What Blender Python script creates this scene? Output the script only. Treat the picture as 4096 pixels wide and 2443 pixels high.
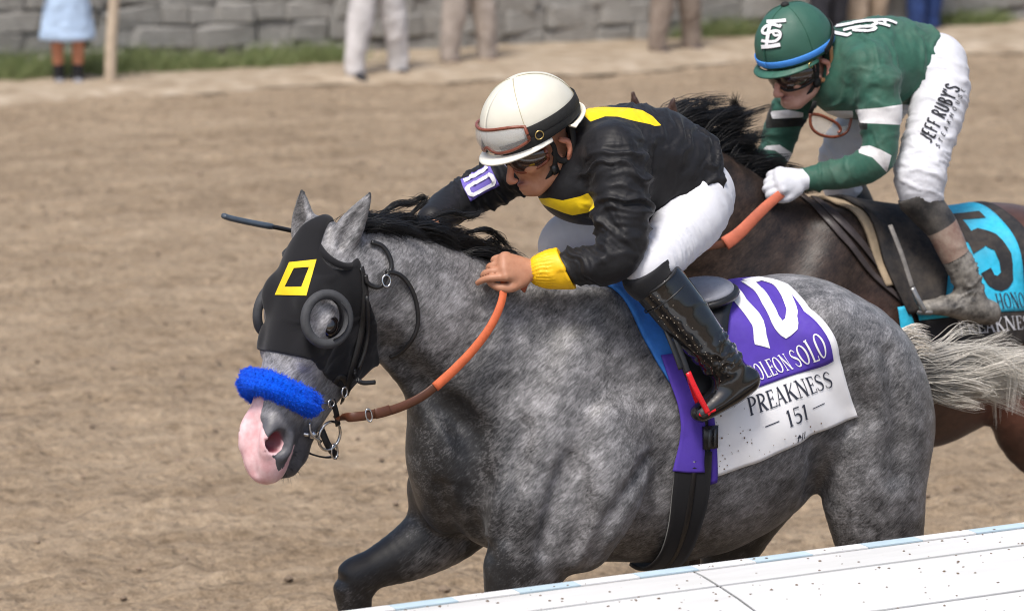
import bpy, bmesh, math, random, os
import numpy as np
from math import radians as R
random.seed(7)
rng = np.random.default_rng(7)

# ------------------------------------------------------------------ camera, sky, sun, exposure
scene = bpy.context.scene
C = scene.collection
for o in list(bpy.data.objects):
    bpy.data.objects.remove(o)
CAM_Z, PITCH, FPX = 3.2, R(10.75), 12600.0
PW, PH = 4096, 2443
cam_data = bpy.data.cameras.new('camera')
cam_data.sensor_width = 36.0
cam_data.lens = 36.0 * FPX / PW
cam_data.clip_end = 3000
cam_data.dof.use_dof = True
cam_data.dof.focus_distance = 8.75
cam_data.dof.aperture_fstop = 3.5
camera = bpy.data.objects.new('camera', cam_data)
camera.location = (0, 0, CAM_Z)
camera.rotation_euler = (R(90) - PITCH, 0, 0)
C.objects.link(camera)
scene.camera = camera

SUN_EL, SUN_AZ = R(62), R(200)          # azimuth measured clockwise from +Y
world = bpy.data.worlds.new('World')
scene.world = world
world.use_nodes = True
wn = world.node_tree
sky = wn.nodes.new('ShaderNodeTexSky')
sky.sky_type = 'NISHITA'
sky.sun_disc = False
sky.sun_elevation = SUN_EL
sky.sun_rotation = SUN_AZ
sky.air_density = 1.0
sky.dust_density = 4.0
sky.ozone_density = 1.0
wn.nodes['Background'].inputs['Strength'].default_value = 0.115
wn.links.new(sky.outputs['Color'], wn.nodes['Background'].inputs['Color'])
sun_data = bpy.data.lights.new('sun', 'SUN')
sun_data.energy = 2.3
sun_data.angle = R(16)
sun_data.color = (1.0, 0.96, 0.9)
sun = bpy.data.objects.new('sun', sun_data)
sd = np.array([math.sin(SUN_AZ) * math.cos(SUN_EL), math.cos(SUN_AZ) * math.cos(SUN_EL), math.sin(SUN_EL)])
from mathutils import Vector, Matrix, noise as mnoise
sun.rotation_euler = Vector(sd).to_track_quat('Z', 'Y').to_euler()
sun.location = (0, 0, 20)
C.objects.link(sun)
scene.view_settings.view_transform = 'Standard'
scene.view_settings.look = 'None'
scene.view_settings.exposure = 0.5
scene.view_settings.gamma = 1.0
scene.render.engine = 'CYCLES'
scene.cycles.use_denoising = True
scene.cycles.filter_width = 1.05
scene.cycles.max_bounces = 6

# ------------------------------------------------------------------ frames: pixel of the photograph -> point of the place
CAM = np.array([0.0, 0.0, CAM_Z])
CF = np.array([0, math.cos(PITCH), -math.sin(PITCH)])
CU = np.array([0, math.sin(PITCH), math.cos(PITCH)])
def ray(u, v):
    x = (u - PW / 2) / FPX
    y = -(v - PH / 2) / FPX
    return np.array([x, 0, 0]) + CF + CU * y
class Frame:
    """a local frame on the ground: x forward along the track, y to the left, z up"""
    def __init__(s, O, th):
        t = R(th)
        s.O = np.array([O[0], O[1], 0.0])
        s.M = np.array([[-math.cos(t), -math.sin(t), 0], [math.sin(t), -math.cos(t), 0], [0, 0, 1.0]])
        s.rz = math.pi + t
    def w(s, p):
        return s.O + np.asarray(p, float) @ s.M
    def loc(s, p):
        return (np.asarray(p, float) - s.O) @ s.M.T
    def px(s, p):
        q = s.w(p) - CAM
        z = q @ CF
        return np.stack([PW / 2 + FPX * q[..., 0] / z, PH / 2 - FPX * (q @ CU) / z], -1)
    def at(s, u, v, y):
        """the point seen at pixel u,v whose lateral offset is y"""
        d = ray(u, v) @ s.M.T
        o = s.loc(CAM)
        t = (y - o[1]) / d[1]
        return o + t * d
def frame_for(u, v, depth, th):
    return Frame(CAM + ray(u, v) * depth, th)
TH = 25.0
HF1 = frame_for(2350, 1130, 9.0, TH)
HF2 = frame_for(3320, 812, 10.35, TH)

# ------------------------------------------------------------------ object helpers
def link(o, parent=None):
    C.objects.link(o)
    if parent is not None:
        o.parent = parent
    return o
def tag(o, label=None, cat=None, group=None, kind=None):
    for k, v in (('label', label), ('category', cat), ('group', group), ('kind', kind)):
        if v:
            o[k] = v
    return o
def thing(name, frame=None, label=None, cat=None, loc=None, group=None):
    o = bpy.data.objects.new(name, None)
    o.empty_display_size = 0.1
    if frame is not None:
        o.location = frame.O
        o.rotation_euler = (0, 0, frame.rz)
    if loc is not None:
        o.location = loc
    link(o)
    return tag(o, label, cat, group)
def mesh_obj(name, v, f, mat, parent=None, smooth=True, attrs=None, link_it=True):
    v = np.asarray(v, np.float32)
    me = bpy.data.meshes.new(name)
    if isinstance(f, np.ndarray):
        n, s = f.shape
        me.vertices.add(len(v)); me.vertices.foreach_set('co', v.ravel())
        me.loops.add(n * s); me.loops.foreach_set('vertex_index', f.astype(np.int32).ravel())
        me.polygons.add(n)
        me.polygons.foreach_set('loop_start', np.arange(0, n * s, s, dtype=np.int32))
        me.update(calc_edges=True); me.validate()
    else:
        used = sorted({i for q in f for i in q})             # drop points that no face uses
        if len(used) < len(v):
            new = {o_: n_ for n_, o_ in enumerate(used)}; v = v[used]; f = [tuple(new[i] for i in q) for q in f]
        me.from_pydata(v.tolist(), [], f); me.update()
    if smooth:
        me.polygons.foreach_set('use_smooth', np.ones(len(me.polygons), bool))
    for k, a in (attrs or {}).items():
        a = np.asarray(a, np.float32)
        if a.ndim == 1:
            at = me.attributes.new(k, 'FLOAT', 'POINT'); at.data.foreach_set('value', a)
        else:
            at = me.attributes.new(k, 'FLOAT_COLOR', 'POINT')
            at.data.foreach_set('color', np.concatenate([a, np.ones((len(a), 1), np.float32)], 1).ravel())
    for m in (mat if isinstance(mat, (list, tuple)) else [mat]):
        me.materials.append(m)
    o = bpy.data.objects.new(name, me)
    if link_it:
        link(o, parent)
    return o
class MB:
    """collects small shapes into one mesh"""
    def __init__(s): s.v = []; s.f = []
    def add(s, v, f):
        b = len(s.v); s.v += [tuple(map(float, p)) for p in v]; s.f += [tuple(b + i for i in q) for q in f]; return s
    def build(s, name, mat, parent=None, smooth=True): return mesh_obj(name, s.v, s.f, mat, parent, smooth)
def crom(P, n):
    """Catmull-Rom resampling of rows, n pieces for each span"""
    P = np.asarray(P, float)
    if len(P) == 2:
        t = np.linspace(0, 1, n + 1)[:, None]; return P[0] * (1 - t) + P[1] * t
    Q = np.vstack([2 * P[0] - P[1], P, 2 * P[-1] - P[-2]])
    out = []
    for i in range(1, len(Q) - 2):
        p0, p1, p2, p3 = Q[i - 1:i + 3]
        for j in range(n):
            t = j / n
            out.append(0.5 * (2 * p1 + (p2 - p0) * t + (2 * p0 - 5 * p1 + 4 * p2 - p3) * t * t + (3 * p1 - p0 - 3 * p2 + p3) * t ** 3))
    out.append(P[-1])
    return np.array(out)
def unit(v): v = np.asarray(v, float); return v / (np.linalg.norm(v) + 1e-12)
def frames_along(P, hint):
    """tangent, side, up for a polyline; hint: vector(s) that 'up' should lean to"""
    P = np.asarray(P, float)
    T = np.gradient(P, axis=0); T /= np.linalg.norm(T, axis=1)[:, None] + 1e-12
    Hn = np.broadcast_to(np.asarray(hint, float), P.shape)
    S = np.cross(T, Hn); S /= np.linalg.norm(S, axis=1)[:, None] + 1e-12
    U = np.cross(S, T)
    return T, S, U
def tube(P, r, hint=(0, 0, 1), seg=8, ry=None, cap=True):
    """swept ellipse: r along side, ry along up (arrays or numbers)"""
    P = np.asarray(P, float); n = len(P)
    r = np.broadcast_to(r, n); ry = r if ry is None else np.broadcast_to(ry, n)
    T, S, U = frames_along(P, hint)
    a = np.linspace(0, 2 * math.pi, seg, endpoint=False)
    V = P[:, None] + S[:, None] * (np.cos(a)[None, :, None] * r[:, None, None]) + U[:, None] * (np.sin(a)[None, :, None] * ry[:, None, None])
    f = []
    for i in range(n - 1):
        for j in range(seg):
            k = (j + 1) % seg
            f.append((i * seg + j, i * seg + k, (i + 1) * seg + k, (i + 1) * seg + j))
    if cap:
        f.append(tuple(range(seg - 1, -1, -1))); f.append(tuple((n - 1) * seg + j for j in range(seg)))
    return V.reshape(-1, 3), f
def strap(P, w, t, hint, bev=0.35):
    """flat leather strap: width w across, thickness t along hint"""
    P = np.asarray(P, float); n = len(P)
    w = np.broadcast_to(w, n) / 2; t = np.broadcast_to(t, n) / 2
    T, S, U = frames_along(P, hint)
    prof = [(-1, -bev), (-1, bev), (-.86, 1), (.86, 1), (1, bev), (1, -bev), (.86, -1), (-.86, -1)]
    V = np.stack([P + S * (w * a)[:, None] + U * (t * b)[:, None] for a, b in prof], 1)
    m = len(prof); f = []
    for i in range(n - 1):
        for j in range(m):
            k = (j + 1) % m
            f.append((i * m + j, i * m + k, (i + 1) * m + k, (i + 1) * m + j))
    f.append(tuple(range(m - 1, -1, -1))); f.append(tuple((n - 1) * m + j for j in range(m)))
    return V.reshape(-1, 3), f
def box(c, s, ax=None):
    c = np.asarray(c, float); ax = np.eye(3) if ax is None else np.asarray(ax, float)
    v = [c + ax[0] * s[0] * x / 2 + ax[1] * s[1] * y / 2 + ax[2] * s[2] * z / 2 for x in (-1, 1) for y in (-1, 1) for z in (-1, 1)]
    return v, [(0, 1, 3, 2), (4, 6, 7, 5), (0, 4, 5, 1), (2, 3, 7, 6), (0, 2, 6, 4), (1, 5, 7, 3)]
def ring(c, n, up, R1, R2, r, seg=24, sec=8):
    """torus-like ring, elliptical (R1 along up x n, R2 along up)"""
    c = np.asarray(c, float); n = unit(n); up = unit(np.asarray(up) - n * np.dot(up, n)); s = np.cross(up, n)
    V = []; f = []
    for i in range(seg):
        a = 2 * math.pi * i / seg; d = s * math.cos(a) * R1 + up * math.sin(a) * R2; dn = unit(d)
        for j in range(sec):
            b = 2 * math.pi * j / sec
            V.append(c + d + dn * r * math.cos(b) + n * r * math.sin(b))
    for i in range(seg):
        for j in range(sec):
            i2 = (i + 1) % seg; j2 = (j + 1) % sec
            f.append((i * sec + j, i2 * sec + j, i2 * sec + j2, i * sec + j2))
    return V, f
def arc_of(P):
    P = np.asarray(P, float); return np.concatenate([[0], np.cumsum(np.linalg.norm(np.diff(P, axis=0), axis=1))])

# ------------------------------------------------------------------ signed distance fields -> one continuous skin
class Field:
    def __init__(s, lo, hi, h):
        s.lo = np.asarray(lo, np.float32); s.h = h
        s.n = np.ceil((np.asarray(hi) - s.lo) / h).astype(int) + 1
        s.F = np.full(s.n, 0.25, np.float32)
    def _box(s, lo, hi):
        i0 = np.clip(np.floor((lo - s.lo) / s.h).astype(int), 0, s.n)
        i1 = np.clip(np.ceil((hi - s.lo) / s.h).astype(int) + 1, 0, s.n)
        return i0, i1
    def _axes(s, i0, i1):
        return [(s.lo[a] + s.h * np.arange(i0[a], i1[a], dtype=np.float32)) for a in range(3)]
    def _merge(s, i0, i1, D, k, op):
        sl = tuple(slice(a, b) for a, b in zip(i0, i1))
        A = s.F[sl]
        if op == 'sub': A, D = -A, D
        if k > 0:
            hh = np.maximum(k - np.abs(A - D), 0) / k
            out = np.minimum(A, D) - hh * hh * (k * 0.25)
        else:
            out = np.minimum(A, D)
        s.F[sl] = -out if op == 'sub' else out
    def ell(s, c, r, k=0.03, axes=None, op='add'):
        c = np.asarray(c, float); r = np.asarray(r, float) * np.ones(3)
        ax = np.eye(3) if axes is None else np.asarray(axes, float)
        ext = np.sqrt(((ax * r[:, None]) ** 2).sum(0)) + k + 3 * s.h
        i0, i1 = s._box(c - ext, c + ext)
        if (i1 <= i0).any(): return s
        X, Y, Z = s._axes(i0, i1)
        X = (X - c[0])[:, None, None]; Y = (Y - c[1])[None, :, None]; Z = (Z - c[2])[None, None, :]
        q = [(X * ax[i][0] + Y * ax[i][1] + Z * ax[i][2]) / r[i] for i in range(3)]
        k0 = np.sqrt(q[0] ** 2 + q[1] ** 2 + q[2] ** 2)
        k1 = np.sqrt((q[0] / r[0]) ** 2 + (q[1] / r[1]) ** 2 + (q[2] / r[2]) ** 2) + 1e-6
        D = (k0 * (k0 - 1) / k1).astype(np.float32)
        np.maximum(D, -float(r.min()), out=D)
        s._merge(i0, i1, D, k, op)
        return s
    def chain(s, pts, k=0.03, side=(0, 1, 0), n=5, op='add'):
        """pts rows: x,y,z,a,b  (a half width along side, b half width across)"""
        Q = crom([p if len(p) == 5 else tuple(p) + (p[3],) for p in pts], n)
        Q[:, 3:] = np.maximum(Q[:, 3:], 0.002)
        S = unit(side)
        m = Q[:, 3:].max(1)[:, None] + k + 3 * s.h
        i0, i1 = s._box((Q[:, :3] - m).min(0), (Q[:, :3] + m).max(0))
        if (i1 <= i0).any(): return s
        D = np.full(i1 - i0, 0.3, np.float32)
        for A, B in zip(Q[:-1], Q[1:]):
            mm = max(A[3], A[4], B[3], B[4]) + k + 3 * s.h
            j0, j1 = s._box(np.minimum(A[:3], B[:3]) - mm, np.maximum(A[:3], B[:3]) + mm)
            j0 = np.maximum(j0, i0); j1 = np.minimum(j1, i1)
            if (j1 <= j0).any(): continue
            X, Y, Z = s._axes(j0, j1)
            X = (X - A[0])[:, None, None].astype(np.float32); Y = (Y - A[1])[None, :, None].astype(np.float32); Z = (Z - A[2])[None, None, :].astype(np.float32)
            d = B[:3] - A[:3]; L2 = d @ d + 1e-9
            t = np.clip((X * np.float32(d[0] / L2) + Y * np.float32(d[1] / L2) + Z * np.float32(d[2] / L2)), 0, 1)
            rx = X - t * np.float32(d[0]); ry = Y - t * np.float32(d[1]); rz = Z - t * np.float32(d[2])
            sq = rx * np.float32(S[0]) + ry * np.float32(S[1]) + rz * np.float32(S[2])
            ro2 = np.maximum(rx * rx + ry * ry + rz * rz - sq * sq, 0)
            a = np.float32(A[3]) + t * np.float32(B[3] - A[3]); b = np.float32(A[4]) + t * np.float32(B[4] - A[4])
            e2 = sq * sq / (a * a) + ro2 / (b * b)
            k0 = np.sqrt(e2)
            k1 = np.sqrt(sq * sq / a ** 4 + ro2 / b ** 4) + 1e-6
            dd = k0 * (k0 - 1) / k1
            np.maximum(dd, -np.minimum(a, b), out=dd)
            sl = tuple(slice(p - q, r - q) for p, r, q in zip(j0, j1, i0))
            D[sl] = np.minimum(D[sl], dd)
        s._merge(i0, i1, D, k, op)
        return s
    def both(s, kind, *a, **kw):
        """the same shape on the left and mirrored on the right"""
        getattr(s, kind)(*a, **kw)
        if kind == 'chain':
            pts = [(p[0], -p[1]) + tuple(p[2:]) for p in a[0]]; s.chain(pts, *a[1:], **kw)
        else:
            c = a[0]; s.ell((c[0], -c[1], c[2]), *a[1:], **kw)
        return s
    def sample(s, P):
        P = np.asarray(P, float); g = (P - s.lo) / s.h
        i = np.clip(np.floor(g).astype(int), 0, s.n - 2); t = np.clip(g - i, 0, 1)
        out = 0
        for dx in (0, 1):
            for dy in (0, 1):
                for dz in (0, 1):
                    w = (t[..., 0] if dx else 1 - t[..., 0]) * (t[..., 1] if dy else 1 - t[..., 1]) * (t[..., 2] if dz else 1 - t[..., 2])
                    out = out + w * s.F[i[..., 0] + dx, i[..., 1] + dy, i[..., 2] + dz]
        return out
    def grad(s, P):
        e = s.h * 1.2
        g = np.stack([s.sample(P + np.eye(3)[a] * e) - s.sample(P - np.eye(3)[a] * e) for a in range(3)], -1)
        return g / (np.linalg.norm(g, axis=-1, keepdims=True) + 1e-9)
    def march(s, o, d, tmax, step=None):
        """first hit along o + t d for arrays of rays; nan where none"""
        o = np.asarray(o, float); d = np.asarray(d, float); st = step or s.h
        t = np.zeros(o.shape[:-1]); hit = np.full(o.shape[:-1], np.nan); prev = s.sample(o)
        for _ in range(int(tmax / st)):
            t = t + st; cur = s.sample(o + d * t[..., None])
            new = (prev > 0) & (cur <= 0) & np.isnan(hit)
            hit = np.where(new, t - st * (-cur) / (prev - cur + 1e-9), hit); prev = cur
        return hit
    def snap(s, P, off=0.0, it=4):
        P = np.asarray(P, float)
        for _ in range(it):
            P = P - s.grad(P) * (s.sample(P) - off)[..., None]
        return P
    def mesh(s):
        F = s.F; neg = F < 0
        c = neg.astype(np.uint8)
        sm = c[:-1, :-1, :-1] + c[1:, :-1, :-1] + c[:-1, 1:, :-1] + c[1:, 1:, :-1] + c[:-1, :-1, 1:] + c[1:, :-1, 1:] + c[:-1, 1:, 1:] + c[1:, 1:, 1:]
        act = (sm > 0) & (sm < 8)
        I = np.argwhere(act)
        idx = np.full(act.shape, -1, np.int32); idx[act] = np.arange(len(I))
        co = np.array([(x, y, z) for x in (0, 1) for y in (0, 1) for z in (0, 1)])
        V = np.stack([F[I[:, 0] + a, I[:, 1] + b, I[:, 2] + d] for a, b, d in co], 1)
        acc = np.zeros((len(I), 3)); cnt = np.zeros(len(I))
        for p in range(8):
            for q in range(p + 1, 8):
                if np.abs(co[p] - co[q]).sum() != 1: continue
                m = (V[:, p] < 0) != (V[:, q] < 0)
                t = np.where(m, V[:, p] / np.where(m, V[:, p] - V[:, q], 1), 0)
                acc += np.where(m[:, None], co[p] + t[:, None] * (co[q] - co[p]), 0); cnt += m
        vert = s.lo + s.h * (I + acc / cnt[:, None])
        quads = []
        for ax in range(3):
            sl0 = [slice(None)] * 3; sl1 = [slice(None)] * 3
            sl0[ax] = slice(None, -1); sl1[ax] = slice(1, None)
            ch = neg[tuple(sl0)] != neg[tuple(sl1)]
            E = np.argwhere(ch)
            b, d = (ax + 1) % 3, (ax + 2) % 3
            ok = (E[:, b] > 0) & (E[:, d] > 0) & (E[:, b] < s.n[b] - 1) & (E[:, d] < s.n[d] - 1)
            E = E[ok]
            def cell(ob, od):
                G = E.copy(); G[:, b] -= ob; G[:, d] -= od
                return idx[G[:, 0], G[:, 1], G[:, 2]]
            q = np.stack([cell(1, 1), cell(0, 1), cell(0, 0), cell(1, 0)], 1)
            inside = neg[E[:, 0], E[:, 1], E[:, 2]]
            q[~inside] = q[~inside][:, ::-1]
            quads.append(q)
        f = np.concatenate(quads)
        f = f[(f >= 0).all(1)]
        return vert, f
def fold_noise(P, f, seed=0):
    return np.array([mnoise.noise(Vector((p[0] * f[0] + seed, p[1] * f[1] - seed, p[2] * f[2] + 3.1 * seed))) for p in P])
def sstep(x, a, b):
    t = np.clip((np.asarray(x) - a) / (b - a), 0, 1); return t * t * (3 - 2 * t)
ONLY = os.environ.get('ONLY', '')
def want(k): return not ONLY or k in ONLY.split(',')
# ------------------------------------------------------------------ materials
class Mat:
    def __init__(s, name, col=(.5, .5, .5), rough=.6, spec=.5, metal=0.0, sheen=0.0, coat=0.0):
        s.m = bpy.data.materials.new(name); s.m.use_nodes = True
        s.t = s.m.node_tree; s.b = s.t.nodes['Principled BSDF']
        i = s.b.inputs
        i['Base Color'].default_value = (*col, 1); i['Roughness'].default_value = rough
        i['Specular IOR Level'].default_value = spec; i['Metallic'].default_value = metal
        i['Sheen Weight'].default_value = sheen; i['Coat Weight'].default_value = coat
        s._tc = None
    def n(s, typ, **kw):
        nd = s.t.nodes.new(typ)
        for k, v in kw.items():
            if k == 'inp':
                for a, b in v.items():
                    if isinstance(b, bpy.types.NodeSocket): s.t.links.new(b, nd.inputs[a])
                    else: nd.inputs[a].default_value = b
            else: setattr(nd, k, v)
        return nd
    def l(s, a, b): s.t.links.new(a, b)
    @property
    def co(s):
        if s._tc is None: s._tc = s.n('ShaderNodeTexCoord').outputs['Object']
        return s._tc
    def mapped(s, scale=(1, 1, 1), rot=(0, 0, 0)):
        return s.n('ShaderNodeMapping', inp={'Vector': s.co, 'Scale': scale, 'Rotation': rot}).outputs[0]
    def turned(s, rot, scale):
        a = s.n('ShaderNodeMapping', inp={'Vector': s.co, 'Rotation': rot}).outputs[0]
        return s.n('ShaderNodeMapping', inp={'Vector': a, 'Scale': scale}).outputs[0]
    def noise(s, scale, detail=3, rough=.55, vec=None, dist=0.0):
        return s.n('ShaderNodeTexNoise', inp={'Vector': vec or s.co, 'Scale': scale, 'Detail': detail, 'Roughness': rough, 'Distortion': dist}).outputs['Fac']
    def voro(s, scale, feature='F1', vec=None, out='Distance', rand=1.0):
        return s.n('ShaderNodeTexVoronoi', feature=feature, inp={'Vector': vec or s.co, 'Scale': scale, 'Randomness': rand}).outputs[out]
    def ramp(s, fac, stops, interp='LINEAR'):
        r = s.n('ShaderNodeValToRGB'); e = r.color_ramp.elements; r.color_ramp.interpolation = interp
        while len(e) < len(stops): e.new(.5)
        for x, (p, c) in zip(e, stops):
            x.position = p; x.color = (*((c,) * 3 if not isinstance(c, tuple) else c), 1)
        s.l(fac, r.inputs[0]); return r.outputs[0]
    def rng(s, fac, a, b, c=0.0, d=1.0):
        return s.n('ShaderNodeMapRange', inp={'Value': fac, 'From Min': a, 'From Max': b, 'To Min': c, 'To Max': d}).outputs[0]
    def mix(s, fac, a, b, blend='MIX'):
        nd = s.n('ShaderNodeMix', data_type='RGBA', blend_type=blend)
        for sock, v in ((nd.inputs[0], fac), (nd.inputs[6], a), (nd.inputs[7], b)):
            if isinstance(v, bpy.types.NodeSocket): s.l(v, sock)
            else: sock.default_value = (*v, 1) if isinstance(v, tuple) else v
        return nd.outputs[2]
    def math(s, op, a, b=0.0):
        nd = s.n('ShaderNodeMath', operation=op)
        for i, v in enumerate((a, b)):
            if isinstance(v, bpy.types.NodeSocket): s.l(v, nd.inputs[i])
            else: nd.inputs[i].default_value = v
        return nd.outputs[0]
    def attr(s, name, out='Fac'): return s.n('ShaderNodeAttribute', attribute_name=name).outputs[out]
    def color(s, c): s.l(c, s.b.inputs['Base Color']); return s
    def rough(s, c): s.l(c, s.b.inputs['Roughness']); return s
    def bump(s, h, strength=.3, dist=.01, prev=None):
        nd = s.n('ShaderNodeBump', inp={'Height': h, 'Strength': strength, 'Distance': dist})
        if prev is not None: s.l(prev, nd.inputs['Normal'])
        s.l(nd.outputs[0], s.b.inputs['Normal']); return nd.outputs[0]
def plain(name, col, rough=.6, var=.18, nscale=40, bump=.15, bscale=300, **kw):
    """a flat-coloured stuff with uneven tone and a fine relief"""
    M = Mat(name, col, rough, **kw)
    nz = M.noise(nscale, 4)
    M.color(M.mix(M.rng(nz, .3, .7), tuple(c * (1 - var) for c in col), tuple(min(1, c * (1 + var)) for c in col)))
    M.rough(M.rng(M.noise(nscale * 2.3, 3), .3, .7, max(.02, rough - .08), min(1, rough + .08)))
    if bump: M.bump(M.noise(bscale, 3), bump, .002)
    return M.m
def coat_mat(name, light, mid, dark, brown=None):
    """short shining horse hair: dapples, hair streaks; 'tone' 0 light .. 1 black points, 'pink' bare skin"""
    M = Mat(name, mid, .44, spec=.42, sheen=.06)
    M.b.inputs['Sheen Roughness'].default_value = .4
    v = M.mapped((1, 1, 1.15))
    warp = M.n('ShaderNodeTexNoise', inp={'Vector': v, 'Scale': 9., 'Detail': 3.}).outputs['Color']
    wv = M.n('ShaderNodeVectorMath', operation='MULTIPLY_ADD', inp={0: warp, 1: (.09, .09, .09), 2: v}).outputs[0]
    dap = M.n('ShaderNodeTexVoronoi', feature='SMOOTH_F1', inp={'Vector': wv, 'Scale': 16., 'Smoothness': .6}).outputs['Distance']
    big = M.noise(5.5, 3, .5)
    med = M.noise(30, 5, .65, dist=.4)
    hair = M.noise(125, 3, .75, vec=M.turned((0, R(-38), 0), (.30, .8, 1.5)), dist=.5)
    hair2 = M.noise(260, 2, .7, vec=M.turned((0, R(-58), 0), (.3, .8, 1.5)), dist=.4)
    d1 = M.rng(dap, .1, .6, 1, 0)
    f = M.math('ADD', M.math('MULTIPLY', d1, .20), M.math('MULTIPLY', big, .50))
    f = M.math('ADD', f, M.math('MULTIPLY', med, .78))
    f = M.math('ADD', f, M.math('MULTIPLY', hair, 1.1))
    f = M.math('ADD', f, M.math('MULTIPLY', hair2, .55))
    f = M.rng(f, .95, 2.16)
    f = M.math('SUBTRACT', f, M.math('MULTIPLY', M.attr('tone'), .55))
    col = M.ramp(f, [(0.0, tuple(c * .5 for c in dark)), (.2, dark), (.48, mid), (.75, tuple(a * .55 + b * .45 for a, b in zip(mid, light))), (1.0, light)])
    if brown:
        col = M.mix(M.attr('brown'), col, M.mix(M.rng(med, .3, .7), tuple(c * .6 for c in brown), brown))
    pk = M.math('GREATER_THAN', M.math('ADD', M.attr('pink'), M.math('MULTIPLY', M.noise(45, 3), .012)), .006)
    pcol = M.mix(M.rng(M.noise(28, 4), .35, .65), (.72, .40, .42), (.86, .60, .62))
    col = M.mix(M.attr('skin'), col, M.mix(M.rng(M.noise(40, 4), .3, .7), (.045, .045, .055), (.10, .10, .115)))
    col = M.mix(pk, col, pcol)
    col = M.mix(M.math('MULTIPLY', M.attr('bleed'), 1.0), col, (.17, .035, .05))
    M.color(col)
    b = M.bump(hair, .25, .004)
    M.bump(hair2, .25, .002, b)
    return M.m
def dirty(name, col, rough, dirt=(.22, .17, .12), amount=.5, scale=9, **kw):
    M = Mat(name, col, rough, **kw)
    nz = M.noise(scale, 6, .7)
    fine = M.noise(scale * 9, 3)
    m = M.math('MULTIPLY', M.rng(M.math('ADD', M.math('MULTIPLY', nz, .8), M.math('MULTIPLY', fine, .2)), .42, .68), amount)
    M.color(M.mix(m, M.mix(M.rng(fine, .3, .7), tuple(c * .85 for c in col), tuple(min(1, c * 1.12) for c in col)), dirt))
    M.rough(M.rng(m, 0, 1, rough, .9))
    M.bump(fine, .12, .002)
    return M.m
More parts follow.
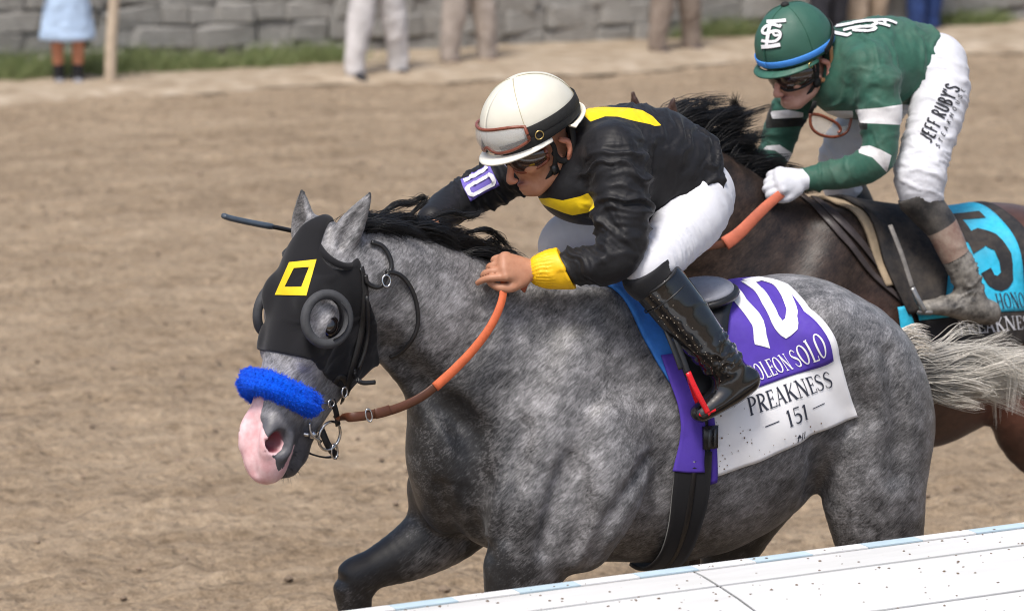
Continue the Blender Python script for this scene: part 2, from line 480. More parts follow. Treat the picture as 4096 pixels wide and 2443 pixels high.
# ------------------------------------------------------------------ horses
def head_axes(yaw, pitch, roll=0.0):
    y, p = R(yaw), R(pitch)
    f = np.array([math.cos(y), math.sin(y), 0]); u = np.array([0, 0, 1.0])
    A = f * math.cos(p) - u * math.sin(p)      # poll -> muzzle
    N = f * math.sin(p) + u * math.cos(p)      # out of the forehead
    S = np.cross(N, f * math.cos(p) - u * math.sin(p)); S = unit(np.array([-math.sin(y), math.cos(y), 0]))
    if roll:
        c, s_ = math.cos(R(roll)), math.sin(R(roll)); S, N = S * c + N * s_, N * c - S * s_
    return A, S, N
def horse_field(P, h):
    """P: pose dictionary in the horse's own frame"""
    Fd = Field((-1.45, -.42, -.02), (1.30, .50, 2.0), h)
    # trunk
    Fd.chain([(.35, 0, 1.11, .15, .20), (.27, 0, 1.145, .185, .285), (.12, 0, 1.165, .205, .375), (-.12, 0, 1.15, .235, .395), (-.36, 0, 1.125, .275, .385),
              (-.56, 0, 1.185, .272, .325), (-.70, 0, 1.255, .235, .255), (-.90, 0, 1.23, .17, .20), (-.97, 0, 1.20, .11, .13)], .02, n=4)
    # withers and back, loins
    Fd.chain([(.20, 0, 1.46, .06, .10), (.05, 0, 1.49, .065, .09), (-.15, 0, 1.455, .09, .085)], .08)
    Fd.chain([(-.25, 0, 1.42, .15, .09), (-.5, 0, 1.425, .18, .10), (-.72, 0, 1.44, .15, .10), (-.88, 0, 1.36, .10, .085)], .08)
    # neck
    Fd.chain(P['neck'], .10, n=4)
    # hindquarters
    for s in (1, -1):
        Fd.chain([(-.70, s * .12, 1.36, .15, .165), (-.81, s * .135, 1.25, .165, .205), (-.90, s * .13, 1.12, .15, .175), (-.94, s * .12, 1.0, .12, .125)], .06)
        Fd.ell((-.66, s * .19, 1.415), (.075, .05, .06), .09)              # point of hip
        L = P['hind_' + ('l' if s > 0 else 'r')]
        Fd.chain(L[0], .035, n=4); Fd.chain(L[1], .03, n=4)
    # shoulder, breast: the leading side is pushed forward
    for s in (1, -1):
        e = P.get('lead', 0.0) * (-1 if s > 0 else .25)
        Fd.chain([(.02, s * .10, 1.47, .075, .12), (.15 + e * .3, s * .135, 1.27, .09, .14), (.27 + e * .7, s * .15, 1.10, .095, .13), (.36 + e, s * .15, .99, .09, .10)], .05)
        Fd.ell((.37 + e, s * .145, .99), (.105, .09, .115), .035)
        Fd.chain([(.035, s * .20, 1.17, .080, .14), (.07, s * .22, 1.03, .092, .140), (.125, s * .21, .91, .082, .112)], .03)    # triceps
        Fd.chain([(.06, s * .24, 1.22, .03, .05), (.06, s * .275, 1.08, .035, .055), (.10, s * .275, .95, .03, .05)], .05)
        Fd.chain([(.18, s * .285, 1.10, .012, .02), (.17, s * .30, .98, .016, .025), (.20, s * .28, .88, .014, .025)], .05, op='sub')
        Fd.chain([(.10, s * .155, 1.42, .03, .05), (.24 + e * .6, s * .205, 1.20, .035, .055), (.345 + e, s * .215, 1.03, .03, .05)], .05)    # shoulder ridge
        if not P.get('lead'): Fd.ell((.378, s * .078, 1.05), (.12, .085, .19), .03)             # pectoral
        L = P['fore_' + ('l' if s > 0 else 'r')]
        Fd.chain(L[0], .045, n=4); Fd.chain(L[1], .025, n=4)
        up, kn, lo_ = np.array(L[0][-2][:3]), np.array(L[1][1][:3]), np.array(L[1][3][:3]); d1, d2 = unit(up - kn), unit(lo_ - kn); fw = unit(-(d1 + d2) + np.array([.25, 0, 0]))
        Fd.ell(kn + fw * .018 + d1 * .020, (.030, .040, .030), .015); Fd.ell(kn + fw * .020 + d2 * .026, (.028, .036, .028), .015); Fd.ell(kn - fw * .040 + d1 * .01, (.022, .026, .03), .02)
        Fd.chain([(*(kn - fw * .034 + d2 * .06), .016), (*(kn - fw * .030 + d2 * .17), .013)], .02)
        Fd.chain([(*(kn + fw * .05 - d1 * .004), .05, .004), (*(kn + fw * .05 + d2 * .006), .05, .004)], .03, op='sub')
    # grooves: between the pectorals, in front of the shoulder, behind the elbow
    if P.get('lead'):
        Fd.ell((.395, -.045, 1.06), (.125, .105, .185), .03)
    else:
        Fd.chain([(.575, 0, 1.28, .02, .02), (.53, 0, 1.13, .024, .045), (.495, 0, .98, .028, .065), (.43, 0, .86, .03, .075)], .055, op='sub')
    for s in (1, -1):
        if not P.get('lead'): Fd.chain([(.545 + P.get('lead', 0.0) * (-1 if s > 0 else .25), s * .165, 1.10, .014, .03), (.53 + P.get('lead', 0.0) * (-1 if s > 0 else .25), s * .15, 1.0, .014, .035), (.49 + P.get('lead', 0.0) * (-1 if s > 0 else .25), s * .13, .9, .016, .04)], .035, op='sub')
        Fd.chain([(.29, s * .215, 1.40, .02, .02), (.41, s * .20, 1.22, .022, .022), (.50, s * .185, 1.10, .02, .02)], .07, op='sub')
        Fd.chain([(-.155, s * .285, 1.16, .022, .018), (-.115, s * .272, 1.05, .030, .022), (-.075, s * .262, .95, .036, .026), (-.03, s * .245, .86, .040, .032), (.0, s * .22, .78, .05, .04)], .045, op='sub')
        Fd.chain([(.66, s * .105, 1.47, .012, .02), (.54, s * .128, 1.34, .016, .022), (.43, s * .155, 1.22, .018, .022)], .07, op='sub')
        Fd.chain([(-.575, s * .315, 1.22, .03, .03), (-.615, s * .295, 1.10, .045, .032), (-.65, s * .26, 1.0, .07, .034), (-.665, s * .20, .93, .08, .04)], .05, op='sub')
        Fd.chain([(-.655, s * .30, 1.30, .03, .05), (-.72, s * .285, 1.20, .03, .05)], .08, op='sub')
        Fd.chain([(-1.07, s * .05, 1.25, .012, .02), (-1.10, s * .06, 1.05, .02, .02)], .05, op='sub')
    # head
    A, S, N = head_axes(*P['head'][1]); O = np.array(P['head'][0])
    hs = P.get('hs', 1.0)
    q = lambda t, sd, n: O + A * t * hs * P.get('hl', .94) + S * sd * hs + N * n * hs
    hc = lambda rows, k, **kw: Fd.chain([(*q(t, sd, n), a * hs, b * hs) for t, sd, n, a, b in rows], k, side=S, **kw)
    hc([(-.03, 0, -.075, .052, .06), (.05, 0, -.082, .072, .080), (.12, 0, -.092, .090, .090), (.19, 0, -.098, .093, .094), (.27, 0, -.094, .078, .089), (.36, 0, -.082, .067, .078),
        (.45, 0, -.072, .067, .068), (.53, 0, -.064, .065, .060), (.60, 0, -.066, .058, .052), (.630, 0, -.072, .050, .044)], .02)
    hc([(.05, 0, -.185, .055, .06), (.13, 0, -.225, .066, .08), (.22, 0, -.245, .066, .085), (.31, 0, -.222, .054, .07), (.40, 0, -.186, .046, .057), (.50, 0, -.152, .044, .050), (.575, 0, -.138, .044, .044), (.610, 0, -.134, .040, .034)], .04)
    ax = np.array([A, S, N])
    for s in (1, -1):
        Fd.ell(q(.23, s * .045, -.21), (.10, .036, .10), .03, ax)             # jowl plate
        Fd.ell(q(.195, s * .088, -.070), (.042, .026, .034), .025, ax)            # orbit
        Fd.ell(q(.206, s * .112, -.082), (.024, .018, .019), .012, ax, 'sub')     # eye socket
        hc([(.20, s * .082, -.092, .012, .016), (.28, s * .073, -.098, .012, .018), (.37, s * .055, -.10, .01, .014)], .02)   # face crest
        Fd.ell(q(.15, s * .062, -.03), (.05, .03, .03), .03, ax)                  # brow
        Fd.ell(q(.548, s * .037, -.030), (.058, .028, .034), .025, ax)            # nostril wing
        Fd.ell(q(.556, s * .066, -.036), (.036, .030, .030), .006, ax, 'sub')
        Fd.ell(q(.560, s * .050, -.028), (.028, .028, .022), .006, ax, 'sub')
        hc([(.525, s * .060, -.066, .012, .006), (.57, s * .063, -.070, .012, .007), (.600, s * .058, -.058, .012, .006)], .02)    # outer nostril rim
        Fd.ell(q(.28, s * .068, -.055), (.05, .02, .03), .03, ax)
        hc([(.40, s * .082, -.065, .008, .022), (.48, s * .080, -.07, .007, .02)], .03, op='sub')                             # hollow over the cheek
        hc([(.47, s * .060, -.118, .014, .006), (.55, s * .062, -.114, .016, .006), (.63, s * .052, -.112, .018, .006)], .006, op='sub')   # mouth corner
    Fd.ell(q(.618, 0, -.066), (.036, .054, .044), .022, ax)                      # upper lip
    Fd.ell(q(.608, 0, -.138), (.034, .044, .026), .012, ax)                      # lower lip
    Fd.ell(q(.575, 0, -.166), (.034, .034, .022), .02, ax)                       # chin
    hc([(.63, -.05, -.112, .016, .005), (.660, 0, -.112, .03, .006), (.63, .05, -.112, .016, .005)], .006, op='sub')
    hc([(.52, 0, .0, .012, .006), (.60, 0, -.012, .012, .008), (.655, 0, -.03, .010, .008)], .03, op='sub')
    # ears
    for s, (tip, face, w) in zip((1, -1), P['ears']):
        b = q(.0, s * .052, P.get('en', -.06)); tip = np.array(tip); f = unit(face)
        d = tip - b; sd = unit(np.cross(d, f))
        rows = [(*(b + d * t), a * w, bb) for t, a, bb in ((-.08, .026, .026), (.1, .034, .03), (.3, .040, .026), (.55, .034, .02), (.8, .02, .013), (1.0, .006, .006))]
        Fd.chain(rows, .02, side=sd, n=4)
        g = [(*(b + d * t + f * o), a * w, bb) for t, o, a, bb in ((.16, .030, .012, .018), (.34, .028, .022, .020), (.56, .022, .018, .016), (.8, .014, .008, .008))]
        Fd.chain(g, .006, side=sd, n=4, op='sub')
    # skin folds and muscle borders, each a soft furrow that follows the surface
    for fr, path, r, k in P.get('creases', []):
        pp = crom(np.array(path, float), 5); sp = px_seen(fr, Fd, pp[:, 0], pp[:, 1]); sp = sp[~np.isnan(sp).any(1)]
        if len(sp) < 3: continue
        for _ in range(4): sp[1:-1] = (sp[:-2] + 2 * sp[1:-1] + sp[2:]) / 4
        rr = r * np.sin(np.linspace(.25, math.pi - .25, len(sp))) ** .6; sp = sp + Fd.grad(sp) * (rr * .45)[:, None]
        Fd.chain([(*p, x) for p, x in zip(sp, rr)], k, n=1, op='sub')
    return Fd, q, (A, S, N)
def horse_body(root, Fd, P, mat, q, ax, tone_fn, name='body'):
    v, f = Fd.mesh()
    A, S, N = ax; O = np.array(P['head'][0]); hs = P.get('hs', 1.0); d = v - O
    t = d @ A / (hs * P.get('hl', .94)); sd = d @ S / hs; n = d @ N / hs
    at = tone_fn(v, t, sd, n)
    return mesh_obj(name, v, f, mat, root, attrs=at), v
def leg(rows_upper, rows_lower): return (rows_upper, rows_lower)
def hoof(name, c, fwd, mat, parent, s=1.0):
    """a hoof: a flared, slanting cylinder with a sole"""
    f = unit(fwd); u = unit(np.array([0, 0, 1.0]) - f * f[2]); sd = np.cross(u, f)
    V = []; F = []; m = 18
    for lv, (h, rad, sh) in enumerate(((0, .062, .03), (.02, .060, .022), (.06, .050, .0), (.085, .044, -.012), (.095, .034, -.014))):
        for i in range(m):
            a = 2 * math.pi * i / m
            V.append(np.asarray(c) + u * h * s + f * (math.cos(a) * rad * 1.12 + sh) * s + sd * math.sin(a) * rad * s)
    for lv in range(4):
        for i in range(m):
            j = (i + 1) % m; F.append((lv * m + i, lv * m + j, lv * m + m + j, lv * m + m + i))
    F.append(tuple(range(m - 1, -1, -1))); F.append(tuple(4 * m + i for i in range(m)))
    return mesh_obj(name, V, F, mat, parent)
POSE1 = dict(
    lead=.07,
    creases=[(HF1, [(1830, 1640), (1872, 1740), (1900, 1880), (1912, 2010), (1905, 2110), (1945, 2200)], .040, .045), (HF1, [(2600, 1830), (2500, 1980), (2420, 2120), (2350, 2270)], .020, .035),
             (HF1, [(1545, 1400), (1640, 1490), (1740, 1590), (1830, 1690)], .024, .06), (HF1, [(3400, 1710), (3335, 1800), (3285, 1890), (3270, 1960)], .024, .05),
             (HF1, [(2100, 1700), (2080, 1850), (2060, 2000), (2010, 2150)], .010, .05), (HF1, [(2280, 1830), (2220, 2000), (2170, 2200)], .009, .05), (HF1, [(3560, 1420), (3600, 1650), (3590, 1900)], .014, .07), (HF1, [(1760, 1950), (1790, 2080), (1850, 2170)], .012, .05)],
    neck=[(.06, 0, 1.26, .14, .29), (.22, 0, 1.345, .135, .275), (.37, .005, 1.445, .112, .235), (.51, .018, 1.545, .094, .195), (.63, .033, 1.62, .082, .165), (.76, .05, 1.67, .076, .125), (.83, .055, 1.67, .07, .10)],
    head=((.912, .062, 1.772), (23, 70.5)), hs=1.12, hl=.855, en=-.085,
    ears=(((.715, .115, 1.905), (.35, .9, .1), 1.0), ((.865, -.01, 1.905), (.75, .55, .1), 1.0)),
    fore_l=leg([(.27, .165, 1.0, .085, .13), (.27, .17, .88, .085, .132), (.285, .17, .78, .075, .115), (.31, .17, .66, .058, .082), (.33, .17, .54, .046, .056)],
               [(.335, .17, .50, .044, .052), (.345, .17, .44, .045, .056), (.345, .17, .38, .034, .04), (.35, .17, .27, .026, .034), (.35, .17, .17, .034, .042), (.385, .17, .10, .03, .034), (.41, .17, .06, .034, .036)]),
    fore_r=leg([(.26, -.15, .97, .085, .13), (.36, -.155, .88, .085, .115), (.47, -.16, .815, .072, .088), (.58, -.165, .775, .055, .062), (.645, -.168, .755, .048, .052)],
               [(.64, -.168, .755, .046, .052), (.662, -.17, .735, .048, .058), (.66, -.17, .68, .042, .052), (.655, -.17, .60, .030, .038), (.62, -.17, .47, .027, .036), (.60, -.17, .40, .034, .042), (.55, -.17, .35, .03, .034), (.52, -.17, .33, .034, .036)]),
    hind_l=leg([(-.85, .15, 1.10, .13, .19), (-.865, .16, .96, .125, .172), (-.885, .165, .82, .105, .15), (-.91, .165, .68, .075, .12), (-.95, .165, .56, .05, .075)],
               [(-.96, .165, .53, .045, .062), (-.975, .165, .47, .042, .062), (-.955, .165, .40, .032, .044), (-.92, .165, .28, .027, .038), (-.895, .165, .19, .035, .044), (-.86, .165, .11, .03, .035), (-.84, .165, .06, .034, .036)]),
    hind_r=leg([(-.78, -.14, 1.10, .12, .20), (-.70, -.15, .96, .115, .17), (-.62, -.155, .82, .095, .125), (-.56, -.155, .69, .07, .09), (-.53, -.155, .60, .05, .065)],
               [(-.53, -.155, .58, .045, .06), (-.50, -.155, .53, .042, .058), (-.45, -.155, .48, .032, .042), (-.36, -.155, .38, .027, .036), (-.28, -.155, .30, .034, .042), (-.22, -.155, .22, .03, .034), (-.19, -.155, .17, .034, .036)]),
)
def px_seen(fr, Fd, u, v, back=.35):
    """local point where the sight line through pixel u,v meets the field"""
    u = np.asarray(u, float); v = np.asarray(v, float)
    d = np.stack([(u - PW / 2) / FPX, 0 * u, 0 * u], -1) + CF + CU * (-(v - PH / 2) / FPX)[..., None]
    d = d / np.linalg.norm(d, axis=-1, keepdims=True)
    dl = d @ fr.M.T; o = fr.loc(CAM)
    c = (np.asarray(Fd.lo) + np.asarray(Fd.h) * np.asarray(Fd.n) / 2)
    t0 = np.linalg.norm(o - c) - np.linalg.norm(Fd.h * Fd.n) / 2
    st = o + dl * t0
    t = Fd.march(st, dl, np.linalg.norm(Fd.h * Fd.n) + .1, Fd.h)
    return st + dl * t[..., None]
# ------------------------------------------------------------------ cloth folds
def hash3(i, j, k):
    n = (i * 374761393 + j * 668265263 + k * 2147483647 + 1013904223) & 0xffffffff
    n = ((n ^ (n >> 13)) * 1274126177) & 0xffffffff
    return ((n ^ (n >> 16)) & 0xffff) / 65535.0 * 2 - 1
def vnoise(P, seed=0):
    P = np.asarray(P, float) + seed * 17.31; i = np.floor(P).astype(np.int64); t = P - i; t = t * t * (3 - 2 * t); out = 0
    for a in (0, 1):
        for b in (0, 1):
            for c in (0, 1):
                w = (t[:, 0] if a else 1 - t[:, 0]) * (t[:, 1] if b else 1 - t[:, 1]) * (t[:, 2] if c else 1 - t[:, 2])
                out = out + w * hash3(i[:, 0] + a, i[:, 1] + b, i[:, 2] + c)
    return out
def seg_coords(v, A, B):
    d = B - A; L = np.linalg.norm(d); d = d / L; r = v - A; t = r @ d
    return t, r - t[:, None] * d, np.linalg.norm(r - t[:, None] * d, axis=1), L
def folds(v, n, specs, base=0.0):
    """specs: (A, B, reach, across, along, amp, power) streaky wrinkles that run across the segment A-B"""
    disp = np.zeros(len(v)) + base; 
    for si, (A, B, reach, across, along, amp) in enumerate(specs):
        A = np.asarray(A, float); B = np.asarray(B, float)
        t, r, rad, L = seg_coords(v, A, B); d = unit(B - A)
        s1 = unit(np.cross(d, (.2, .3, .9))); s2 = np.cross(d, s1)
        w = sstep(rad, reach, reach * .75) * sstep(t, -.35 * L, .05 * L) * sstep(t, 1.35 * L, .95 * L)
        m = w > .01
        if not m.any(): continue
        q = np.stack([t[m] / across + .5 * vnoise(v[m] / .05, si + 3), (r[m] @ s1) / along, (r[m] @ s2) / along], 1)
        x = vnoise(q, si); x2 = vnoise(q * 2.1, si + 9)
        x3 = vnoise(q * np.array([2.3, 1.6, 1.6]) + 5, si + 21)
        disp[m] += amp * w[m] * (np.maximum(0, 1 - np.abs(x) * 2.8) ** 1.2 * 1.15 + np.maximum(0, 1 - np.abs(x3) * 3.0) * .38 + x2 * .2 - .42)
    return v + n * disp[:, None]
# ------------------------------------------------------------------ looking at a mesh
from mathutils.bvhtree import BVHTree
class Skin:
    """a mesh one can look at: pixel -> point and normal"""
    def __init__(s, v, f): s.b = BVHTree.FromPolygons([tuple(map(float, p)) for p in v], [tuple(map(int, q)) for q in f])
    def px(s, fr, u, v):
        o = Vector(fr.loc(CAM)); P = []; N = []
        for a, b in zip(u, v):
            d = Vector(ray(a, b) @ fr.M.T).normalized(); h = s.b.ray_cast(o, d)
            if h[0] is None: P.append((np.nan,) * 3); N.append((0, 0, 1))
            else: P.append(tuple(h[0])); N.append(tuple(h[1] if h[1].dot(d) < 0 else -h[1]))
        return np.array(P), np.array(N)
    def map(s, fr, quad, off):
        def fn(uv, j=0):
            p = quadmap(quad, uv); q, n = s.px(fr, p[:, 0], p[:, 1]); d = fr.loc(CAM) - q; d /= np.linalg.norm(d, axis=1)[:, None]
            return q + (n * .5 + d * .5) * (off + .0006 * (j % 3))
        return fn
# ------------------------------------------------------------------ lettering as strokes laid on curved cloth
def arcp(cx, cy, rx, ry, a0, a1, n=10):
    a = np.radians(np.linspace(a0, a1, n)); return [(cx + rx * math.cos(t), cy + ry * math.sin(t)) for t in a]
T_, t_ = .15, .055           # thick and thin pen
def glyph(ch, serif=True):
    """strokes (points, widths) in a box one unit high; returns strokes, advance"""
    K, k = (T_, t_) if serif else (.19, .19)
    st = []; S = lambda pts, w: st.append((pts, w))
    def stem(x, w=K, y0=0, y1=1, sf=(1, 1)):
        S([(x, y0), (x, y1)], w)
        if serif:
            if sf[0]: S([(x - .13, y0 + .02), (x + .13, y0 + .02)], .045)
            if sf[1]: S([(x - .13, y1 - .02), (x + .13, y1 - .02)], .045)
    def bowl(x, y, rx, ry, a0, a1, n=12):
        p = arcp(x, y, rx, ry, a0, a1, n); a = np.radians(np.linspace(a0, a1, n))
        S(p, [k + (K - k) * abs(math.cos(t)) ** 1.5 for t in a])
    if ch == 'O' or ch == '0': bowl(.38, .5, .31, .47, 0, 360, 28); adv = .80
    elif ch == 'N': stem(.15, k * 1.2); stem(.72, k * 1.2); S([(.15, 1), (.72, 0)], K); adv = .90
    elif ch == 'A': S([(.08, 0), (.38, 1)], k * 1.2); S([(.38, 1), (.68, 0)], K); S([(.2, .33), (.58, .33)], k); adv = .78; \
        (S([(-.02, .02), (.2, .02)], .045), S([(.55, .02), (.81, .02)], .045)) if serif else 0
    elif ch in 'PR':
        stem(.16); bowl(.24, .74, .33, .24, 90, -90); S([(.16, .98), (.26, .98)], k); S([(.16, .5), (.26, .5)], k); adv = .64
        if ch == 'R': S([(.30, .5), (.62, 0)], K); adv = .72; (S([(.52, .02), (.74, .02)], .045) if serif else 0)
    elif ch == 'B':
        stem(.16); bowl(.24, .75, .29, .23, 90, -90); bowl(.24, .26, .35, .25, 90, -90)
        for y in (.98, .51, .02): S([(.16, y), (.26, y)], k)
        adv = .68
    elif ch == 'L': stem(.16); S([(.16, .025), (.58, .025)], k); adv = .60; (S([(.57, 0), (.57, .2)], k) if serif else 0)
    elif ch in 'EF':
        stem(.16); S([(.16, .975), (.56, .975)], k); S([(.16, .52), (.46, .52)], k); adv = .62
        if ch == 'E': S([(.16, .025), (.60, .025)], k)
        if serif:
            S([(.56, 1), (.56, .8)], k); S([(.46, .62), (.46, .42)], k)
            if ch == 'E': S([(.60, 0), (.60, .22)], k)
    elif ch == 'S':
        p = crom([(.55, .80), (.45, .95), (.30, .975), (.13, .86), (.12, .70), (.30, .55), (.47, .44), (.55, .28), (.46, .08), (.28, .025), (.12, .08), (.06, .24)], 3)
        S(list(map(tuple, p)), [k + (K - k) * max(0, 1 - abs(i / (len(p) - 1) - .5) * 2.6) for i in range(len(p))]); adv = .64
    elif ch == 'K': stem(.16); S([(.18, .42), (.62, .98)], k); S([(.30, .56), (.68, 0)], K); adv = .74; (S([(.56, .02), (.80, .02)], .045) if serif else 0)
    elif ch == 'H': stem(.16); stem(.66); S([(.16, .5), (.66, .5)], k); adv = .84
    elif ch == 'U': S([(.14, 1), (.14, .3)] + arcp(.38, .28, .24, .25, 180, 360) + [(.62, 1)], K if not serif else K * .8); adv = .78
    elif ch == 'J': S([(.42, 1), (.42, .25)] + arcp(.26, .22, .16, .18, 0, -150, 8), K); adv = .54
    elif ch == 'Y': S([(.06, 1), (.34, .5)], K); S([(.62, 1), (.34, .5)], K); S([(.34, .52), (.34, 0)], K); adv = .66
    elif ch == 'T': S([(.32, 0), (.32, 1)], K); S([(.02, .94), (.62, .94)], k if serif else K); adv = .64
    elif ch == "'": S([(.10, 1.02), (.06, .74)], K * .8); adv = .2
    elif ch == '1': stem(.24, K, sf=(1, 0)); S([(.24, .98), (.08, .86)], k); adv = .44
    elif ch == '5':
        S([(.14, .97), (.52, .97)], k * 1.6); S([(.15, .97), (.12, .56)], k)
        p = arcp(.28, .30, .26, .28, 125, -140, 14); S(p, [k + (K - k) * math.sin(math.pi * i / 13) for i in range(14)]); adv = .62
    elif ch == '-': S([(.0, .5), (.75, .5)], .05); adv = .75
    else: adv = .32
    return st, adv
def text_strokes(txt, serif=True, track=.06):
    out = []; x = 0
    for c in txt:
        st, adv = glyph(c, serif)
        out += [([(x + a, b) for a, b in p], w) for p, w in st]; x += adv + track
    return out, x - track
def ribbon2d(p, w, step, nw=1):
    """a stroke as a grid of 2-D points: returns (m, nw+1, 2)"""
    p = np.asarray(p, float); w = np.broadcast_to(w, len(p)).astype(float)
    s = arc_of(p); m = max(2, int(s[-1] / step) + 1) if len(p) == 2 else max(len(p), int(s[-1] / step) + 1)
    q = np.linspace(0, s[-1], m)
    P = np.stack([np.interp(q, s, p[:, 0]), np.interp(q, s, p[:, 1])], 1); W = np.interp(q, s, w)
    T = np.gradient(P, axis=0); T /= np.linalg.norm(T, axis=1)[:, None] + 1e-9
    Nn = np.stack([-T[:, 1], T[:, 0]], 1)
    o = np.linspace(-.5, .5, nw + 1)
    return P[:, None] + Nn[:, None] * (o[None, :, None] * W[:, None, None])
def lay(strokes, mapfn, step=.08, nw=1):
    """strokes in a 2-D plane -> mesh pieces on the surface mapfn(points) -> xyz"""
    V = []; F = []; b = 0
    for j, (p, w) in enumerate(strokes):
        g = ribbon2d(p, w, step, nw); m, n = g.shape[:2]
        q = mapfn(g.reshape(-1, 2), j)
        ok = ~np.isnan(q).any(1)
        V.append(np.where(ok[:, None], q, 0))
        for i in range(m - 1):
            for k in range(n - 1):
                ids = (i * n + k, i * n + k + 1, (i + 1) * n + k + 1, (i + 1) * n + k)
                if ok[list(ids)].all(): F.append(tuple(b + t for t in ids))
        b += m * n
    return np.concatenate(V), F
def quadmap(c, uv):
    """unit square -> pixel quad c = [(0,0),(1,0),(1,1),(0,1)]"""
    c = np.asarray(c, float); u, v = uv[..., :1], uv[..., 1:]
    return c[0] * (1 - u) * (1 - v) + c[1] * u * (1 - v) + c[2] * u * v + c[3] * (1 - u) * v
def seen_map(fr, Fd, quad, off):
    def fn(uv, j=0):
        p = quadmap(quad, uv); q = px_seen(fr, Fd, p[:, 0], p[:, 1])
        ok = ~np.isnan(q).any(1); qq = np.where(ok[:, None], q, 0)
        q = np.where(ok[:, None], qq + Fd.grad(qq) * (off + .0006 * (j % 3)), np.nan)
        return q
    return fn
def patch(fr, Fd, poly_px, off, n=14, thick=.002):
    """a flat patch traced as quads of pixels, laid on the field; quads: list of 4 corner pixel tuples"""
    V = []; F = []; b = 0
    for qd in poly_px:
        L = max(np.linalg.norm(np.subtract(qd[0], qd[1])), np.linalg.norm(np.subtract(qd[2], qd[3]))); Wd = max(np.linalg.norm(np.subtract(qd[1], qd[2])), np.linalg.norm(np.subtract(qd[3], qd[0])))
        nu = max(2, int(L / n)); nv = max(2, int(Wd / n))
        U, W = np.meshgrid(np.linspace(0, 1, nu + 1), np.linspace(0, 1, nv + 1), indexing='ij')
        q = seen_map(fr, Fd, qd, off)(np.stack([U.ravel(), W.ravel()], 1)); ok = ~np.isnan(q).any(1)
        V.append(np.where(ok[:, None], q, 0))
        for i in range(nu):
            for j in range(nv):
                ids = (i * (nv + 1) + j, (i + 1) * (nv + 1) + j, (i + 1) * (nv + 1) + j + 1, i * (nv + 1) + j + 1)
                if ok[list(ids)].all(): F.append(tuple(b + t for t in ids))
        b += len(q)
    return np.concatenate(V), F
def seen_path(fr, Fd, pxs, off, n=6):
    """pixels of a strap -> path lying on the field, and its normals"""
    p = crom(np.asarray(pxs, float), n); q = px_seen(fr, Fd, p[:, 0], p[:, 1]); ok = ~np.isnan(q).any(1)
    q = q[ok]; g = Fd.grad(q)
    return q + g * off, g
def hairs(paths, r0, r1=None, seg=3):
    """many tapered strands; paths (n, m, 3); r0 root radius per strand or number"""
    P = np.asarray(paths, float); n, m = P.shape[:2]
    T = np.gradient(P, axis=1); T /= np.linalg.norm(T, axis=2, keepdims=True) + 1e-9
    ref = np.where(np.abs(T[..., 2:]) < .9, np.array([0, 0, 1.0]), np.array([1.0, 0, 0]))
    S = np.cross(T, ref); S /= np.linalg.norm(S, axis=2, keepdims=True) + 1e-9; U = np.cross(S, T)
    r = np.broadcast_to(np.asarray(r0, float), (n,))[:, None] * (1 - .85 * np.linspace(0, 1, m)[None, :] ** 1.5)
    a = np.linspace(0, 2 * math.pi, seg, endpoint=False)
    V = P[:, :, None] + S[:, :, None] * (np.cos(a)[:, None] * r[:, :, None, None]) + U[:, :, None] * (np.sin(a)[:, None] * r[:, :, None, None])
    i, j, k = np.meshgrid(np.arange(n), np.arange(m - 1), np.arange(seg), indexing='ij'); k2 = (k + 1) % seg
    idx = lambda a_, b_, c_: (a_ * m + b_) * seg + c_
    F = np.stack([idx(i, j, k), idx(i, j, k2), idx(i, j + 1, k2), idx(i, j + 1, k)], -1).reshape(-1, 4)
    shade = np.repeat(rng.random(n), m * seg)
    along = np.broadcast_to(np.linspace(0, 1, m)[None, :, None], (n, m, seg)).ravel()
    return V.reshape(-1, 3), F, dict(shade=shade, along=along)
def locks(paths, per, r0, r1):
    """thicken guide paths (n, m, 3) into locks of 'per' strands, spread r0 at the root and r1 at the tip"""
    P = np.asarray(paths, float); n, m = P.shape[:2]; k = np.linspace(0, 1, m)[None, None, :, None]
    o = rng.normal(0, 1, (n, per, 1, 3)); w = (r0 * (1 - k) + r1 * k * (1 - .55 * k ** 3)); wig = np.cumsum(rng.normal(0, .0009, (n, per, m, 3)), 2)
    return (P[:, None] + o * w + wig).reshape(n * per, m, 3)
def hair_mat(name, c0, c1, tip=None, rough=.45):
    M = Mat(name, c0, rough, spec=.4)
    col = M.mix(M.attr('shade'), c0, c1)
    if tip: col = M.mix(M.rng(M.math('ADD', M.attr('along'), M.math('MULTIPLY', M.attr('shade'), .35)), .2, .75), col, M.mix(M.attr('shade'), tip, tuple(c * .6 for c in tip)))
    M.color(col); return M.m
# ------------------------------------------------------------------ grey horse, its bridle, hood, cloth, saddle
M_black = plain('black leather', (.012, .012, .013), .38, bump=.2, bscale=500)
M_fabric = Mat('black hood fabric', (.010, .010, .012), .85, spec=.2, sheen=.15)
M_fabric.bump(M_fabric.noise(700, 2), .25, .001); M_fabric = M_fabric.m
M_steel = Mat('bright steel', (.62, .62, .63), .22, metal=1.0).m
M_brown = plain('brown leather', (.085, .028, .012), .42, bump=.2, bscale=420)
M_orange = plain('orange rubber grip', (.62, .13, .045), .62, var=.12, nscale=60, bump=.5, bscale=900)
M_yellow = plain('yellow cloth', (.80, .56, .01), .7, var=.05)
M_rubber = plain('dark grey foam', (.045, .047, .052), .75, bump=.4, bscale=700)
M_eye = Mat('wet dark eye', (.006, .004, .004), .10, spec=.8, coat=.5).m
M_hoof = plain('hoof horn', (.10, .085, .07), .6)
